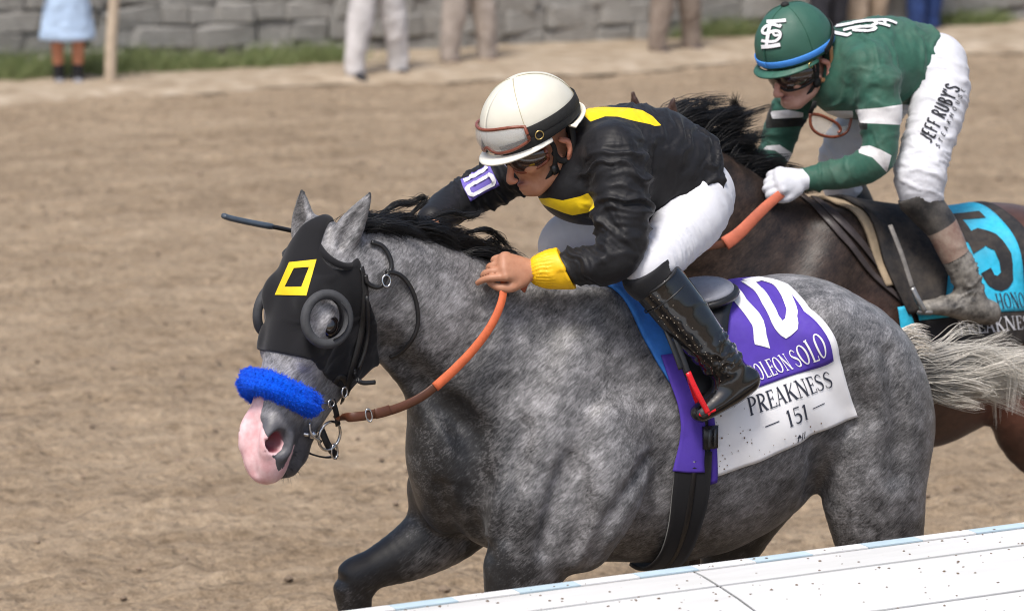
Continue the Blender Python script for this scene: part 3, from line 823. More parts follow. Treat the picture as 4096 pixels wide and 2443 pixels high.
def tone1(v, t, sd, n):
    x, y, z = v.T
    head = (t > -.02) & (n > -.36) & (x > .72) & (z < 1.9)
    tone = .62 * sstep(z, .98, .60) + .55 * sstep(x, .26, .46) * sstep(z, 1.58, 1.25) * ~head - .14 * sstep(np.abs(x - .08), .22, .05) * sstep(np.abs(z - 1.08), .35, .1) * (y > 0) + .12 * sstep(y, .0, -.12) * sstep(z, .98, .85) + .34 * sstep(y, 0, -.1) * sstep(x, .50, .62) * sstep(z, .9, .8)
    tone = tone - .1 * sstep(x, -.45, -.7) * sstep(z, 1.3, 1.5)
    tone = np.where(head, -.20 + .25 * sstep(n, -.14, -.24) - .15 * sstep(t, .24, .30), tone)
    tone = np.where(head & (t > .12) & (t < .26) & (np.abs(sd) > .06), tone - .22, tone)
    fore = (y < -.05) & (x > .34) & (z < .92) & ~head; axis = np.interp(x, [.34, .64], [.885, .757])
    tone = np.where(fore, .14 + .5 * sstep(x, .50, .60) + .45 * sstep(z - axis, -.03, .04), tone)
    ear = (z > 1.79) & (t < .05)
    tone = np.where(ear, -.1 + .8 * sstep(z, 1.885, 1.91), tone)
    skin = np.where(head, sstep(t, .45, .52) * .95, 0)
    pink = np.where(head, np.minimum.reduce([t - .415, (.010 + .95 * np.clip(t - .505, 0, .048) - sd), .6 * (n + .100)]), -1)
    ndist = np.sqrt(((t - .558) * .9 / .034) ** 2 + ((n + .033) / .028) ** 2 + ((np.abs(sd) - .040) / .028) ** 2)
    bleed = np.where(head, sstep(ndist, 1.05, .75), 0)
    return dict(tone=tone, skin=skin, pink=np.clip(pink, -.2, .2), bleed=bleed, brown=np.zeros(len(v)))
def fwd_map(Fd, x, phi, off, zc=1.15):
    """surface of the barrel at (x, angle from the spine)"""
    x = np.asarray(x, float); d = np.stack([0 * x, np.sin(phi), np.cos(phi)], -1)
    o = np.stack([x, 0 * x, 0 * x + zc], -1) + d * .55
    t = Fd.march(o, -d, .6, .006); p = o - d * t[..., None]
    return p + Fd.grad(p) * np.asarray(off)[..., None] if np.ndim(off) else p + Fd.grad(p) * off
def sheet(G, thick, mat, name, parent, attrs=None, nrm=None):
    """a grid of points (a,b,3) as a cloth with thickness"""
    a, b = G.shape[:2]
    du = np.gradient(G, axis=0); dv = np.gradient(G, axis=1); n = np.cross(du, dv); n /= np.linalg.norm(n, axis=2, keepdims=True) + 1e-9
    if nrm is not None and (n * nrm).sum() < 0: n = -n
    V = np.concatenate([(G).reshape(-1, 3), (G - n * thick).reshape(-1, 3)])
    i, j = np.meshgrid(np.arange(a - 1), np.arange(b - 1), indexing='ij'); I = lambda p, q: p * b + q
    f = np.stack([I(i, j), I(i + 1, j), I(i + 1, j + 1), I(i, j + 1)], -1).reshape(-1, 4); m = a * b
    F = [f, f[:, ::-1] + m]
    def edge(ids):
        ids = np.array(ids); F.append(np.stack([ids[:-1], ids[1:], ids[1:] + m, ids[:-1] + m], 1))
    edge([I(0, k) for k in range(b)]); edge([I(a - 1, k) for k in range(b - 1, -1, -1)]); edge([I(k, b - 1) for k in range(a)]); edge([I(k, 0) for k in range(a - 1, -1, -1)])
    at = {k: np.concatenate([w.ravel(), w.ravel()]) for k, w in (attrs or {}).items()}
    return mesh_obj(name, V, np.concatenate(F), mat, parent, attrs=at)

if want('h1'):
    horse1 = thing('racehorse', HF1, 'dappled grey racehorse with black blinker hood and white number cloth, galloping nearest the rail', 'horse', group='racehorses at the gallop')
    F1, q1, ax1 = horse_field(POSE1, .0075)
    A1, S1, N1 = ax1; O1 = np.array(POSE1['head'][0]); HS1, HL1 = POSE1['hs'], POSE1['hl']
    coat1 = coat_mat('dapple grey coat', (.52, .51, .53), (.136, .134, .138), (.030, .030, .032))
    body1, v1 = horse_body(horse1, F1, POSE1, coat1, q1, ax1, tone1)
    def tsn(p):
        d = p - O1; return d @ A1 / (HS1 * HL1), d @ S1 / HS1, d @ N1 / HS1
    def hp(u, v, s):
        """pixel -> point on the plane at side offset s of the head"""
        d = ray(u, v) @ HF1.M.T; o = HF1.loc(CAM); t = (s * HS1 - (o - O1) @ S1) / (d @ S1); return o + t * d
    # eyes
    for s in (1, -1):
        c = q1(.205, s * .097, -.079); V = []; Fc = []
        bm = bmesh.new(); bmesh.ops.create_uvsphere(bm, u_segments=20, v_segments=12, radius=.028)
        for vv in bm.verts: vv.co = Vector(c) + Vector(A1) * vv.co.x * 1.1 + Vector(S1) * vv.co.y * .85 + Vector(N1) * vv.co.z * .9
        me = bpy.data.meshes.new('eye'); bm.to_mesh(me); me.materials.append(M_eye); me.polygons.foreach_set('use_smooth', [True] * len(me.polygons))
        link(bpy.data.objects.new('eye', me), horse1)
        # eyelids
        mesh_obj('eyelid', *tube([q1(.207 + .030 * math.cos(a), s * (.105 - .014 * abs(math.cos(a))), -.081 + .021 * math.sin(a)) for a in np.linspace(0, 2 * math.pi, 24)], .0035, hint=S1, seg=6, cap=False), M_rubber, horse1)
    for hc_, fw in (((.43, .17, .0), (1, 0, 0)), ((.49, -.17, .27), (.8, 0, -.6)), ((-.81, .165, .0), (1, 0, 0)), ((-.145, -.155, .10), (.75, 0, -.5))):
        hoof('hoof', hc_, fw, M_hoof, horse1)
    # blinker hood
    hood = Field(q1(.17, 0, -.12) - np.array([.30, .24, .34]), q1(.17, 0, -.12) + np.array([.30, .24, .34]), .0048)
    X, Y, Z = hood._axes(np.zeros(3, int), hood.n); G = np.stack(np.meshgrid(X, Y, Z, indexing='ij'), -1).reshape(-1, 3)
    near = np.abs(F1.sample(G)); t, s_, n_ = tsn(G)
    d0 = F1.sample(G) - .007
    dl = (t - (.312 + .30 * np.maximum(0, -n_ - .05))) * HS1
    db = (np.interp(t, [-.1, .011, .069, .256, .4], [-.085, -.122, -.145, -.305, -.42]) - n_) * HS1 * .75
    smx = lambda a, b, k: np.maximum(a, b) + np.maximum(k - np.abs(a - b), 0) ** 2 / (4 * k)
    D = smx(smx(d0, dl, .006), db, .008)
    hood.F[:] = D.reshape(hood.n)
    for s, (tip, face, w) in zip((1, -1), POSE1['ears']):
        b = q1(0, s * .052, POSE1['en']); dd = np.array(tip) - b
        hood.chain([(*(b + dd * t), .055, .055) for t in (-.02, .3, .6, 1.05)], .014, op='sub')
        hood.ell(q1(.19, s * .12, -.048), (.068, .08, .066), .004, np.array([A1, S1, N1]), 'sub')
    v, f = hood.mesh()
    nh = hood.grad(v); v = folds(v, nh, [(q1(.30, .06, -.05), q1(.34, .06, -.25), .16, .05, .12, .004), (q1(.05, .08, -.06), q1(.28, .08, -.2), .2, .07, .3, .003)])
    hoodo = mesh_obj('blinker_hood', v, f, M_fabric, horse1)
    # hems and ear rims
    # yellow square frame on the forehead
    co = np.array([(1157, 1049), (1266, 1037), (1226, 1182), (1100, 1179)], float); ci = np.array([(1176, 1072), (1236, 1068), (1206, 1147), (1139, 1147)], float)
    hskin = Skin(v, f); V = []; Fy = []; b = 0
    for i in range(4):
        gq = np.stack(np.meshgrid(np.linspace(0, 1, 12), np.linspace(0, 1, 5), indexing='ij'), -1).reshape(-1, 2); V.append(hskin.map(HF1, (co[i], co[(i + 1) % 4], ci[(i + 1) % 4], ci[i]), .0022)(gq))
        Fy += [tuple(b + t for t in (a_ * 5 + c_, (a_ + 1) * 5 + c_, (a_ + 1) * 5 + c_ + 1, a_ * 5 + c_ + 1)) for a_ in range(11) for c_ in range(4)]; b += 60
    mesh_obj('yellow_square', np.concatenate(V), Fy, M_yellow, hoodo)
    # eye cups
    for s in (1, -1):
        c = q1(.190, s * (.112 if s > 0 else .088), -.046 if s > 0 else -.064); nn = S1 * s * .90 + N1 * (.36 if s > 0 else .12) + A1 * -.05; c = c + unit(nn) * .004
        mesh_obj('eye_cup', *ring(c, nn, -A1, .064, .067, .0135, 40, 10), M_rubber, hoodo)
        # the cup's dome behind the eye
        V = []; Fc = []
        nn = unit(nn); up = unit(-A1 - nn * np.dot(-A1, nn)); sd_ = np.cross(up, nn)
        bk = unit(-N1 - nn * np.dot(-N1, nn))
        for i in range(13):
            a = math.pi * (i / 12 - .5) * .72
            for j in range(5):
                r = .066 - .003 * j; lift = .005 * j
                V.append(c + (bk * math.cos(a) + up * math.sin(a)) * r + nn * (lift * (1 if math.cos(a) > 0 else .6)))
        for i in range(12):
            for j in range(4): Fc.append((i * 5 + j, i * 5 + j + 1, i * 5 + 6 + j, i * 5 + 5 + j))
        mesh_obj('cup_dome', V, Fc, M_rubber, hoodo)
    # ear hole rims of the hood
    for s, (tip, face, w) in zip((1, -1), POSE1['ears']):
        b = q1(0, s * .052, POSE1['en']); dd = unit(np.array(tip) - b)
        mesh_obj('ear_rim', *ring(b + dd * .008, dd + S1 * s * .35 + N1 * .25, N1, .060, .056, .010, 32, 8), M_fabric, hoodo)
    # bridle ------------------------------------------------------------
    bridle = thing('bridle', HF1, 'black leather bridle with brown reins and orange rubber grips on the grey horse', 'bridle', group='racing bridles')
    P, n_ = seen_path(HF1, hood, [(1442, 1070), (1458, 1150), (1455, 1250), (1440, 1340), (1420, 1420), (1400, 1490), (1385, 1560), (1372, 1625)], .004)
    mesh_obj('cheek_strap', *strap(P, .020, .005, n_), M_black, bridle)
    P, n_ = seen_path(HF1, hood, [(1462, 1180), (1470, 1300), (1452, 1400), (1425, 1470)], .008)
    mesh_obj('cheek_strap', *tube(P, .006, n_), M_black, bridle)
    P, n_ = seen_path(HF1, F1, [(1330, 1530), (1352, 1500), (1376, 1520), (1360, 1590), (1340, 1650)], .010)
    if len(P) > 4: mesh_obj('nose_strap', *strap(P, .016, .004, n_), M_black, bridle)
    # noseband under the wool, throat lash loops
    for pts, r in (([(1485, 968), (1530, 985), (1560, 1030), (1565, 1075), (1545, 1105), (1530, 1140), (1500, 1148), (1470, 1130), (1462, 1100)], .0065),
                   ([(1545, 1085), (1600, 1100), (1640, 1145), (1665, 1210), (1672, 1290), (1650, 1355), (1600, 1410), (1560, 1430)], .0065),
                   ([(1415, 1475), (1425, 1510), (1450, 1530), (1500, 1528)], .0065)):
        p = crom(np.array(pts, float), 6); q = px_seen(HF1, F1, p[:, 0], p[:, 1]); ok = ~np.isnan(q).any(1)
        base = np.array([HF1.at(a, b, .17) for a, b in p])
        q = np.where(ok[:, None], q, base); y = q[:, 1].copy()
        for _ in range(20): y[1:-1] = (y[:-2] + 2 * y[1:-1] + y[2:]) / 4
        yy = np.maximum(y, q[:, 1]) + .012
        q = np.array([HF1.at(a, b, c) for (a, b), c in zip(p, yy)])
        mesh_obj('throat_lash', *tube(q, r, (0, 1, 0), 8), M_black, bridle)
    for (u, v_) in ((1533, 1118),):
        c = px_seen(HF1, F1, np.array([u]), np.array([v_]))[0] + np.array([0, .022, 0])
        mesh_obj('buckle', *ring(c, (0, 1, .2), (0, 0, 1), .012, .016, .0028, 16, 6), M_steel, bridle)
    # bit rings, chin strap
    bc = hp(1318, 1742, .062)
    mesh_obj('bit_ring', *ring(bc, S1 + A1 * .1, -A1, .040, .040, .0042, 30, 8), M_steel, bridle)
    bc2 = hp(1318, 1742, .062) - S1 * .124 * HS1
    mesh_obj('bit_ring', *ring(bc2, S1, -A1, .040, .040, .0042, 30, 8), M_steel, bridle)
    mp = hp(1235, 1738, .058)
    mesh_obj('bit_mouthpiece', *tube(np.array([mp, hp(1262, 1736, .064)]), [.011, .013], S1, 10), M_steel, bridle)
    mesh_obj('bit_bar', *tube(np.array([mp, mp - S1 * .125]), .006, A1, 8), M_steel, bridle)
    mesh_obj('bit_cheek', *tube(crom(np.array([hp(1238, 1690, .066), hp(1240, 1720, .066), hp(1252, 1745, .068), hp(1285, 1765, .068)]), 4), .004, S1, 6), M_steel, bridle)
    cs = crom(np.array([hp(1285, 1715, .055), hp(1310, 1775, .060), hp(1338, 1815, .050), hp(1348, 1822, .03)]), 5)
    mesh_obj('chin_strap', *strap(cs, .022, .005, S1), M_black, bridle)
    cs = crom(np.array([hp(1348, 1822, .03), hp(1300, 1828, .02), hp(1245, 1815, .0), hp(1220, 1800, -.02)]), 5)
    mesh_obj('chin_strap', *strap(cs, .018, .005, A1), M_black, bridle)
    mesh_obj('buckle', *ring(hp(1338, 1805, .062), S1, -A1 + N1 * .4, .012, .020, .003, 18, 6), M_steel, bridle)
    mesh_obj('buckle', *ring(hp(1378, 1568, .088), S1, -A1 + N1 * .3, .010, .014, .0028, 16, 6), M_steel, bridle)
    mesh_obj('buckle', *ring(hp(1325, 1612, .086), S1, N1, .010, .012, .0028, 16, 6), M_steel, bridle)
    cs = crom(np.array([hp(1330, 1600, .078), hp(1345, 1650, .078), hp(1352, 1700, .074)]), 5)
    mesh_obj('bit_strap', *strap(cs, .018, .005, S1), M_black, bridle)
    # reins: brown from the bit, orange grip to the hand
    rp = [hp(1350, 1668, .072), HF1.at(1400, 1668, .19), HF1.at(1480, 1658, .195), HF1.at(1580, 1635, .19), HF1.at(1680, 1590, .185), HF1.at(1760, 1530, .185)]
    rq = crom(np.array(rp), 8)
    mesh_obj('rein', *strap(rq, np.linspace(.026, .024, len(rq)), .006, (0, 1, .15)), M_brown, bridle)
    rp2 = [HF1.at(1740, 1548, .187), HF1.at(1820, 1475, .187), HF1.at(1900, 1390, .190), HF1.at(1965, 1300, .19), HF1.at(2005, 1210, .175), HF1.at(2015, 1140, .155), HF1.at(2015, 1095, .13)]
    rq = crom(np.array(rp2), 8)
    mesh_obj('rein_grip', *strap(rq, np.linspace(.027, .020, len(rq)), .009, (0, 1, .15)), M_orange, bridle)
    rl = crom(np.array([HF1.at(2035, 1110, .13), HF1.at(2080, 1135, .15), HF1.at(2105, 1150, .15)]), 5)
    mesh_obj('rein_grip', *strap(rl, np.linspace(.015, .032, len(rl)), .008, (0, 1, .3)), plain('worn orange rubber', (.30, .07, .03), .7), bridle)
    rf = crom(np.array([bc2, HF1.at(1470, 1470, -.14), HF1.at(1640, 1230, -.17), HF1.at(1760, 1080, -.12)]), 10)
    mesh_obj('rein', *strap(rf, .024, .006, (0, 1, .15)), M_orange, bridle)
    for (u, v_) in ((1475, 1660),):
        mesh_obj('buckle', *ring(HF1.at(u, v_, .200), (0, 1, .1), (.2, 0, 1), .009, .018, .0026, 16, 6), M_steel, bridle)
    mesh_obj('rein_keeper', *strap(crom(np.array([HF1.at(1500, 1655, .202), HF1.at(1540, 1645, .202), HF1.at(1560, 1638, .2)]), 4), .028, .006, (0, 1, .15)), M_brown, bridle)
    # blue wool noseband (shadow roll)
    th_ = np.linspace(-115, 115, 40); pts = []
    for i, a in enumerate(th_):
        a_ = R(a); d = S1 * math.sin(a_) + N1 * math.cos(a_)
        tt = .405 + .00 * abs(a) / 115 + .0009 * max(0, abs(a) - 30) * .45
        o = q1(tt, 0, -.075); r = F1.march(o + d * .2, -d, .22, .004)
        pts.append(o + d * (.2 - r) + d * .022)
    pts = np.array(pts)
    for _ in range(6): pts[1:-1] = (pts[:-2] + 2 * pts[1:-1] + pts[2:]) / 4
    blue_w = Mat('blue sheepskin', (.006, .07, .62), .95, spec=.05, sheen=.05); bn = blue_w.noise(70, 5, .7)
    blue_w.color(blue_w.mix(blue_w.rng(bn, .3, .7), (.002, .08, .70), (.003, .12, .92))); blue_w.bump(blue_w.noise(160, 4, .7), .9, .01)
    roll = thing('shadow_roll', HF1, 'fluffy bright blue sheepskin noseband across the grey horse\'s face', 'noseband')
    prof = np.concatenate([[.6, .85], np.ones(36), [.85, .6]])
    V, Fc = tube(pts, .036 * prof, N1, 20, ry=.034 * prof)
    V = np.array(V); V += (fold_noise(V, (45, 45, 45), 3)[:, None] * .006) * unit(1) * (V - np.repeat(pts, 20, 0)) / .03
    # a furrow where the two lobes meet
    rel = V - np.repeat(pts, 20, 0); out = (np.repeat(pts - q1(.41, 0, -.075), 20, 0)); out /= np.linalg.norm(out, axis=1)[:, None]
    V -= out * (.008 * np.exp(-((rel @ A1 + .008) / .006) ** 2) * ((rel * out).sum(1) > 0))[:, None]
    ro = mesh_obj('wool_roll', V, Fc, blue_w.m, roll)
    nf = 9000; fi = rng.integers(0, len(V), nf); base = V[fi] + rng.normal(0, .002, (nf, 3)); dirn = rel[fi] / .03 + rng.normal(0, .45, (nf, 3))
    dirn /= np.linalg.norm(dirn, axis=1)[:, None]; ln = rng.uniform(.002, .0048, nf)[:, None]
    st = np.stack([base, base + dirn * ln * .55, base + dirn * ln + rng.normal(0, .002, (nf, 3))], 1)
    hv, hf, ha = hairs(st, .0007)
    mesh_obj('wool_pile', hv, hf, hair_mat('blue wool pile', (.002, .085, .72), (.003, .12, .92), rough=.9), roll, attrs=ha)['kind'] = 'stuff'
    # whiskers on lips and chin
    wk = []
    for _ in range(70):
        b = q1(rng.uniform(.56, .64), rng.uniform(-.045, .055), rng.uniform(-.17, -.09)); b = F1.snap(b[None], 0)[0]; n_ = F1.grad(b[None])[0]; L = rng.uniform(.012, .035); wk.append([b, b + n_ * L * .5, b + n_ * L + np.array([0, 0, -.006])])
    hv, hf, ha = hairs(np.array(wk), .0005); mesh_obj('whiskers', hv, hf, M_black, horse1, attrs=ha)['kind'] = 'stuff'
    # mane -----------------------------------------------------------------
    def crest(x, yoff=0.0, yc=None):
        o = np.array([x, yoff, 2.0]); t = F1.march(o[None], np.array([[0, 0, -1.0]]), 1.0, .006)[0]; return o - np.array([0, 0, t])
    mane_m = hair_mat('black mane hair', (.004, .004, .0045), (.018, .017, .017), rough=.35)
    cx = np.linspace(.25, .86, 40); cyc = np.interp(cx, [.25, .37, .51, .63, .76, .86], [0, .005, .018, .033, .05, .058]); cz = np.array([crest(a, b)[2] for a, b in zip(cx, cyc)])
    strands = []
    for x in np.sort(rng.uniform(.27, .795, 310)):
        u = (x - .27) / .53; y0 = np.interp(x, cx, cyc) + rng.normal(-.006, .012); z0 = np.interp(x, cx, cz) - abs(y0 - np.interp(x, cx, cyc)) * .5 - .008
        L = (.115 + .075 * u) * rng.uniform(.6, 1.15); lift = rng.uniform(.55, 1.15) * (.62 + .25 * u); side = rng.normal(-.30, .38)
        p = np.array([x, y0, z0]); pts_ = [p]; d = np.array([-.30, side * .5, lift]); bend = rng.normal(0, .055, 3)
        for k in range(8):
            d = unit(d + np.array([-.34, side * .10, -.25 - .02 * k]) * .75 + bend * .5); p = p + d * L / 8; pts_.append(p)
        strands.append(pts_)
    st_ = locks(np.array(strands), 20, .0065, .010)
    hv, hf, ha = hairs(st_, rng.uniform(.0008, .0019, len(st_)))
    mesh_obj('mane', hv, hf, mane_m, horse1, attrs=ha)
    # a few flying wisps at the back of the mane
    ws = []
    for a, b, c, d in (((1900, 1000), (1960, 960), (2000, 985), (1975, 1000)), ((1870, 930), (1950, 920), (2010, 960), (2050, 1005)), ((1700, 880), (1800, 850), (1880, 870), (1930, 850)), ((1640, 860), (1700, 800), (1680, 790), (1600, 830)), ((1880, 990), (1960, 1010), (1990, 1035), (1960, 1060)), ((1500, 880), (1580, 820), (1650, 815), (1690, 800))):
        g = np.array([HF1.at(*p_, -.03) for p_ in (a, b, c, d)])
        for _ in range(45): ws.append(crom(g + rng.normal(0, .006, (4, 3)) * np.array([[.5], [.8], [1], [1.4]]), 3))
    hv, hf, ha = hairs(np.array(ws), rng.uniform(.0008, .0018, len(ws)))
    mesh_obj('mane_wisps', hv, hf, mane_m, horse1, attrs=ha)
    # forelock of grey between the ears is under the hood
    # tail -------------------------------------------------------------------
    tail_m = hair_mat('grey blond tail hair', (.05, .048, .05), (.20, .195, .19), tip=(.88, .83, .74), rough=.5)
    guides = []
    def gpt(u, v, y): return HF1.at(u * 1.6463, v * 1.6463, y)
    G_ = [([(2212, 880), (2280, 870), (2370, 860), (2450, 875), (2540, 915)], .0), ([(2215, 900), (2290, 905), (2380, 900), (2470, 915), (2560, 950)], .03),
          ([(2212, 920), (2270, 940), (2350, 930), (2440, 940), (2520, 980)], .0), ([(2205, 870), (2270, 845), (2360, 830), (2440, 790), (2520, 740)], -.03), ([(2205, 880), (2290, 860), (2400, 845), (2480, 830), (2570, 860)], -.05),
          ([(2212, 935), (2250, 960), (2300, 965), (2350, 960), (2420, 985)], -.02)]
    for g, y in G_: guides.append(np.array([gpt(a, b, y + .02 * i) for i, (a, b) in enumerate(g)]))
    guides = np.array(guides); ts = []; wgt = np.array([1, 1, 1, .16, .3, .8]) * .35
    for _ in range(105):
        w = rng.dirichlet(wgt); g = (guides * w[:, None, None]).sum(0); sp = np.array([.012, .018, .026, .036, .055])[:, None]
        g = g + rng.normal(0, 1, 3) * sp + rng.normal(0, .016, (5, 3)) * np.array([[0], [.6], [1], [1.5], [2.2]]); cut = rng.uniform(.55, 1.1); q = crom(g, 4)
        m = np.linspace(0, min(cut, 1) * (len(q) - 1), 14); ts.append(np.stack([np.interp(m, np.arange(len(q)), q[:, i]) for i in range(3)], 1))
    st_ = locks(np.array(ts), 24, .007, .018)
    hv, hf, ha = hairs(st_, rng.uniform(.0008, .0018, len(st_)))
    mesh_obj('tail', hv, hf, tail_m, horse1, attrs=ha)
    # pale short hairs standing at the dock
    ts = []
    for _ in range(520):
        k = rng.random(); b = gpt(2190 + 40 * k, 800 + 95 * k, .0 + rng.normal(0, .02)); d = np.array([-.55 - .5 * rng.random(), rng.normal(0, .25), .75 + rng.normal(0, .35)])
        L = rng.uniform(.03, .10); p = [b]
        for i in range(5): d = unit(d + np.array([-.15, 0, -.28])); p.append(p[-1] + d * L / 5)
        ts.append(p)
    hv, hf, ha = hairs(np.array(ts), rng.uniform(.0010, .0020, len(ts)))
    mesh_obj('dock_hair', hv, hf, hair_mat('cream dock hair', (.62, .55, .45), (.80, .76, .70)), horse1, attrs=ha)
    # saddle cloth -------------------------------------------------------------
    cloth1 = thing('saddle_cloth', HF1, 'white and purple number cloth lettered PREAKNESS 151 on the grey horse', 'saddle cloth', group='number cloths')
    XR = lambda v: np.interp(v, [-1, -.65, -.35, 0, .15, .38, .65, 1], [-.75, -.69, -.61, -.585, -.61, -.61, -.69, -.755])
    XL = lambda v: np.interp(np.abs(v), [0, .6, 1], [-.20, -.262, -.275])
    PH_ = lambda u, v: v * (R(111) * (1 - u) + R(84) * u)
    def cmap(u, v, off):
        x = XL(v) * (1 - u) + XR(v) * u; ph = PH_(u, v)
        wob = .003 * np.sin(9 * u + 5 * v) * np.cos(7 * v - 2 * u) + .002 * np.sin(23 * u - 11 * v)
        return fwd_map(F1, x, ph, off + .012 + wob)
    U, Vv = np.meshgrid(np.linspace(0, 1, 44), np.linspace(-.92, 1, 96), indexing='ij')
    Gc = cmap(U.ravel(), Vv.ravel(), 0).reshape(*U.shape, 3)
    M_white = plain('white cloth', (.80, .80, .82), .8, var=.03, nscale=15, bump=.2, bscale=600)
    M_purple = plain('purple cloth', (.075, .035, .36), .75, var=.08, nscale=20, bump=.2, bscale=600)
    sheet(Gc, .004, M_white, 'cloth', cloth1, nrm=np.array([0, 0, 1.0]))
    # purple field
    U, Vv = np.meshgrid(np.linspace(-.01, .955, 40), np.linspace(-.605, .605, 70), indexing='ij')
    Gp = cmap(np.clip(U, -.012, 1).ravel(), Vv.ravel(), .0025).reshape(*U.shape, 3)
    sheet(Gp, .002, M_purple, 'purple_field', cloth1, nrm=np.array([0, 0, 1.0]))
    U, Vv = np.meshgrid(np.linspace(-.035, .012, 3), np.linspace(.60, 1.03, 24), indexing='ij')
    sheet(cmap(U.ravel(), Vv.ravel(), .0015).reshape(*U.shape, 3), .002, M_purple, 'purple_binding', cloth1)
    M_ink = plain('dark ink', (.03, .035, .055), .8, bump=0); M_print = plain('white print', (.82, .82, .82), .8, var=.02, bump=0)
    def place(txt, u0, u1, v0, v1, mat, name, off=.0045, serif=True, track=.06):
        st, w = text_strokes(txt, serif, track)
        st = [(p, np.asarray(wd)) for p, wd in st]
        def fn(g, j):
            return cmap(u0 + (u1 - u0) * g[:, 0] / w, v1 + (v0 - v1) * g[:, 1], off + .0004 * (j % 4))
        return mesh_obj(name, *lay(st, fn, .12, 1), mat, cloth1)
    place('NAPOLEON SOLO', .215, .925, .485, .575, M_print, 'name_print', .0045)
    place('PREAKNESS', .258, .905, .637, .735, M_ink, 'race_print', .0015)
    place('151', .497, .662, .778, .875, M_ink, 'race_number', .0015)
    for a in (.345, .70):
        mesh_obj('dash', *lay([([(a, .822), (a + .098, .818)], .006)], lambda g, j: cmap(g[:, 0], g[:, 1], .0015), .03), M_ink, cloth1)
    # small sponsor mark of slanted strokes
    mk = [([(.540, .985), (.558, .945)], .007), ([(.558, .945), (.566, .968)], .010), ([(.570, .985), (.588, .945)], .007), ([(.590, .985), (.608, .945)], .007), ([(.547, .952), (.555, .964)], .014)]
    mesh_obj('sponsor_mark', *lay(mk, lambda g, j: cmap(g[:, 0], g[:, 1], .0015), .01), M_ink, cloth1)
    # big number 10 on the purple
    one = [([(.60, .03), (.57, .10), (.54, .19), (.555, .27), (.575, .33), (.543, .42)], .105), ([(.46, .10), (.55, .05)], .05)]
    zero = [([(.80, .03), (.745, .12), (.715, .25), (.722, .34), (.765, .395), (.83, .395), (.885, .34), (.912, .24), (.93, .12), (.90, .03), (.80, .03)], .078)]
    big_ = [(list(map(tuple, crom(np.array(p), 3))), w) for p, w in one[:1]] + one[1:] + zero
    mesh_obj('number_ten', *lay(big_, lambda g, j: cmap(g[:, 0], g[:, 1], .0045 + .0004 * j), .02, 5), M_print, cloth1)
    # mud flecks on the cloth
    fl = MB()
    for _ in range(90):
        u, vv = rng.uniform(.02, .75) , rng.uniform(.62, .99)
        if u > .24 and vv < .93: continue
        p = cmap(np.array([u]), np.array([vv]), .002)[0]; r = rng.uniform(.001, .0032)
        a0 = rng.random() * 6; fl.add([p + np.array([math.cos(a0 + k * 1.25) * r * rng.uniform(.6, 1.3), .0006, math.sin(a0 + k * 1.25) * r * rng.uniform(.6, 1.3)]) for k in range(5)] + [p + np.array([0, .002, 0])], [(k, (k + 1) % 5, 5) for k in range(5)])
    M_mud = plain('dried mud', (.16, .115, .08), .95, bump=.4)
    o_ = fl.build('mud_flecks', M_mud, cloth1); o_['kind'] = 'stuff'
    # saddle: blue pad, purple overgirth cloth, girth, seat, flaps -----------------
    saddle1 = thing('racing_saddle', HF1, 'small black racing saddle with blue pad and black girth on the grey horse', 'saddle', group='racing saddles')
    M_blue = plain('blue pad', (.035, .19, .62), .8, var=.12, nscale=30)
    def band(rows, off, name, mat, parent, nu=8, thick=.006, nn=6):
        """rows: (phi_deg, x0, x1) from the spine down, on the barrel"""
        r = crom(np.array(rows, float), nn); u = np.linspace(0, 1, nu)
        X_ = r[:, 1][:, None] * (1 - u) + r[:, 2][:, None] * u; Ph = np.radians(r[:, 0])[:, None] + 0 * X_
        G = fwd_map(F1, X_.ravel(), Ph.ravel(), off).reshape(*X_.shape, 3); ok = ~np.isnan(G).any(2).any(1)
        return sheet(G[ok], thick, mat, name, parent, nrm=np.array([0, 0, 1.0]) if rows[0][0] >= -20 else None)
    band([(-60, -.10, -.2), (-30, -.03, -.18), (0, .01, -.2), (10, .0, -.18), (20, -.05, -.16), (30, -.095, -.17), (42, -.125, -.2), (52, -.15, -.2)], .016, 'blue_pad', M_blue, saddle1, thick=.012)
    band([(38, -.13, -.20), (50, -.142, -.215), (62, -.158, -.225), (75, -.165, -.235), (88, -.163, -.235), (100, -.155, -.232), (107, -.15, -.235)], .026, 'purple_flap', M_purple, saddle1, thick=.004)
    band([(95, -.16, -.255), (110, -.155, -.255), (125, -.15, -.255), (140, -.155, -.25), (155, -.16, -.25), (170, -.16, -.25), (184, -.16, -.25)], .014, 'girth', M_fabric, saddle1, thick=.01)
    band([(100, -.20, -.212), (125, -.196, -.210), (150, -.20, -.212), (184, -.20, -.212)], .021, 'girth_strap', M_black, saddle1, nu=3, thick=.005)
    band([(-40, -.2, -.34), (-20, -.16, -.42), (0, -.14, -.44), (15, -.15, -.42), (30, -.17, -.35), (50, -.19, -.31), (62, -.21, -.29)], .032, 'saddle_flap', M_black, saddle1, thick=.012)
    bk = HF1.at(2820, 1760, .30)
    mesh_obj('girth_buckle', *box(px_seen(HF1, F1, np.array([2822.]), np.array([1740.]))[0] + np.array([0, .028, 0]), (.045, .012, .065)), plain('black buckle', (.02, .02, .022), .3), saddle1)
    for dx in (-.01, .008):
        mesh_obj('buckle_bar', *box(px_seen(HF1, F1, np.array([2822.]), np.array([1740.]))[0] + np.array([dx, .036, 0]), (.006, .008, .05)), plain('grey buckle bar', (.06, .065, .07), .3), saddle1)
    # raised grey seat end behind the boot
    sc = HF1.at(2820, 1180, .10)
    seat = Field(sc - np.array([.16, .16, .08]), sc + np.array([.16, .16, .08]), .005)
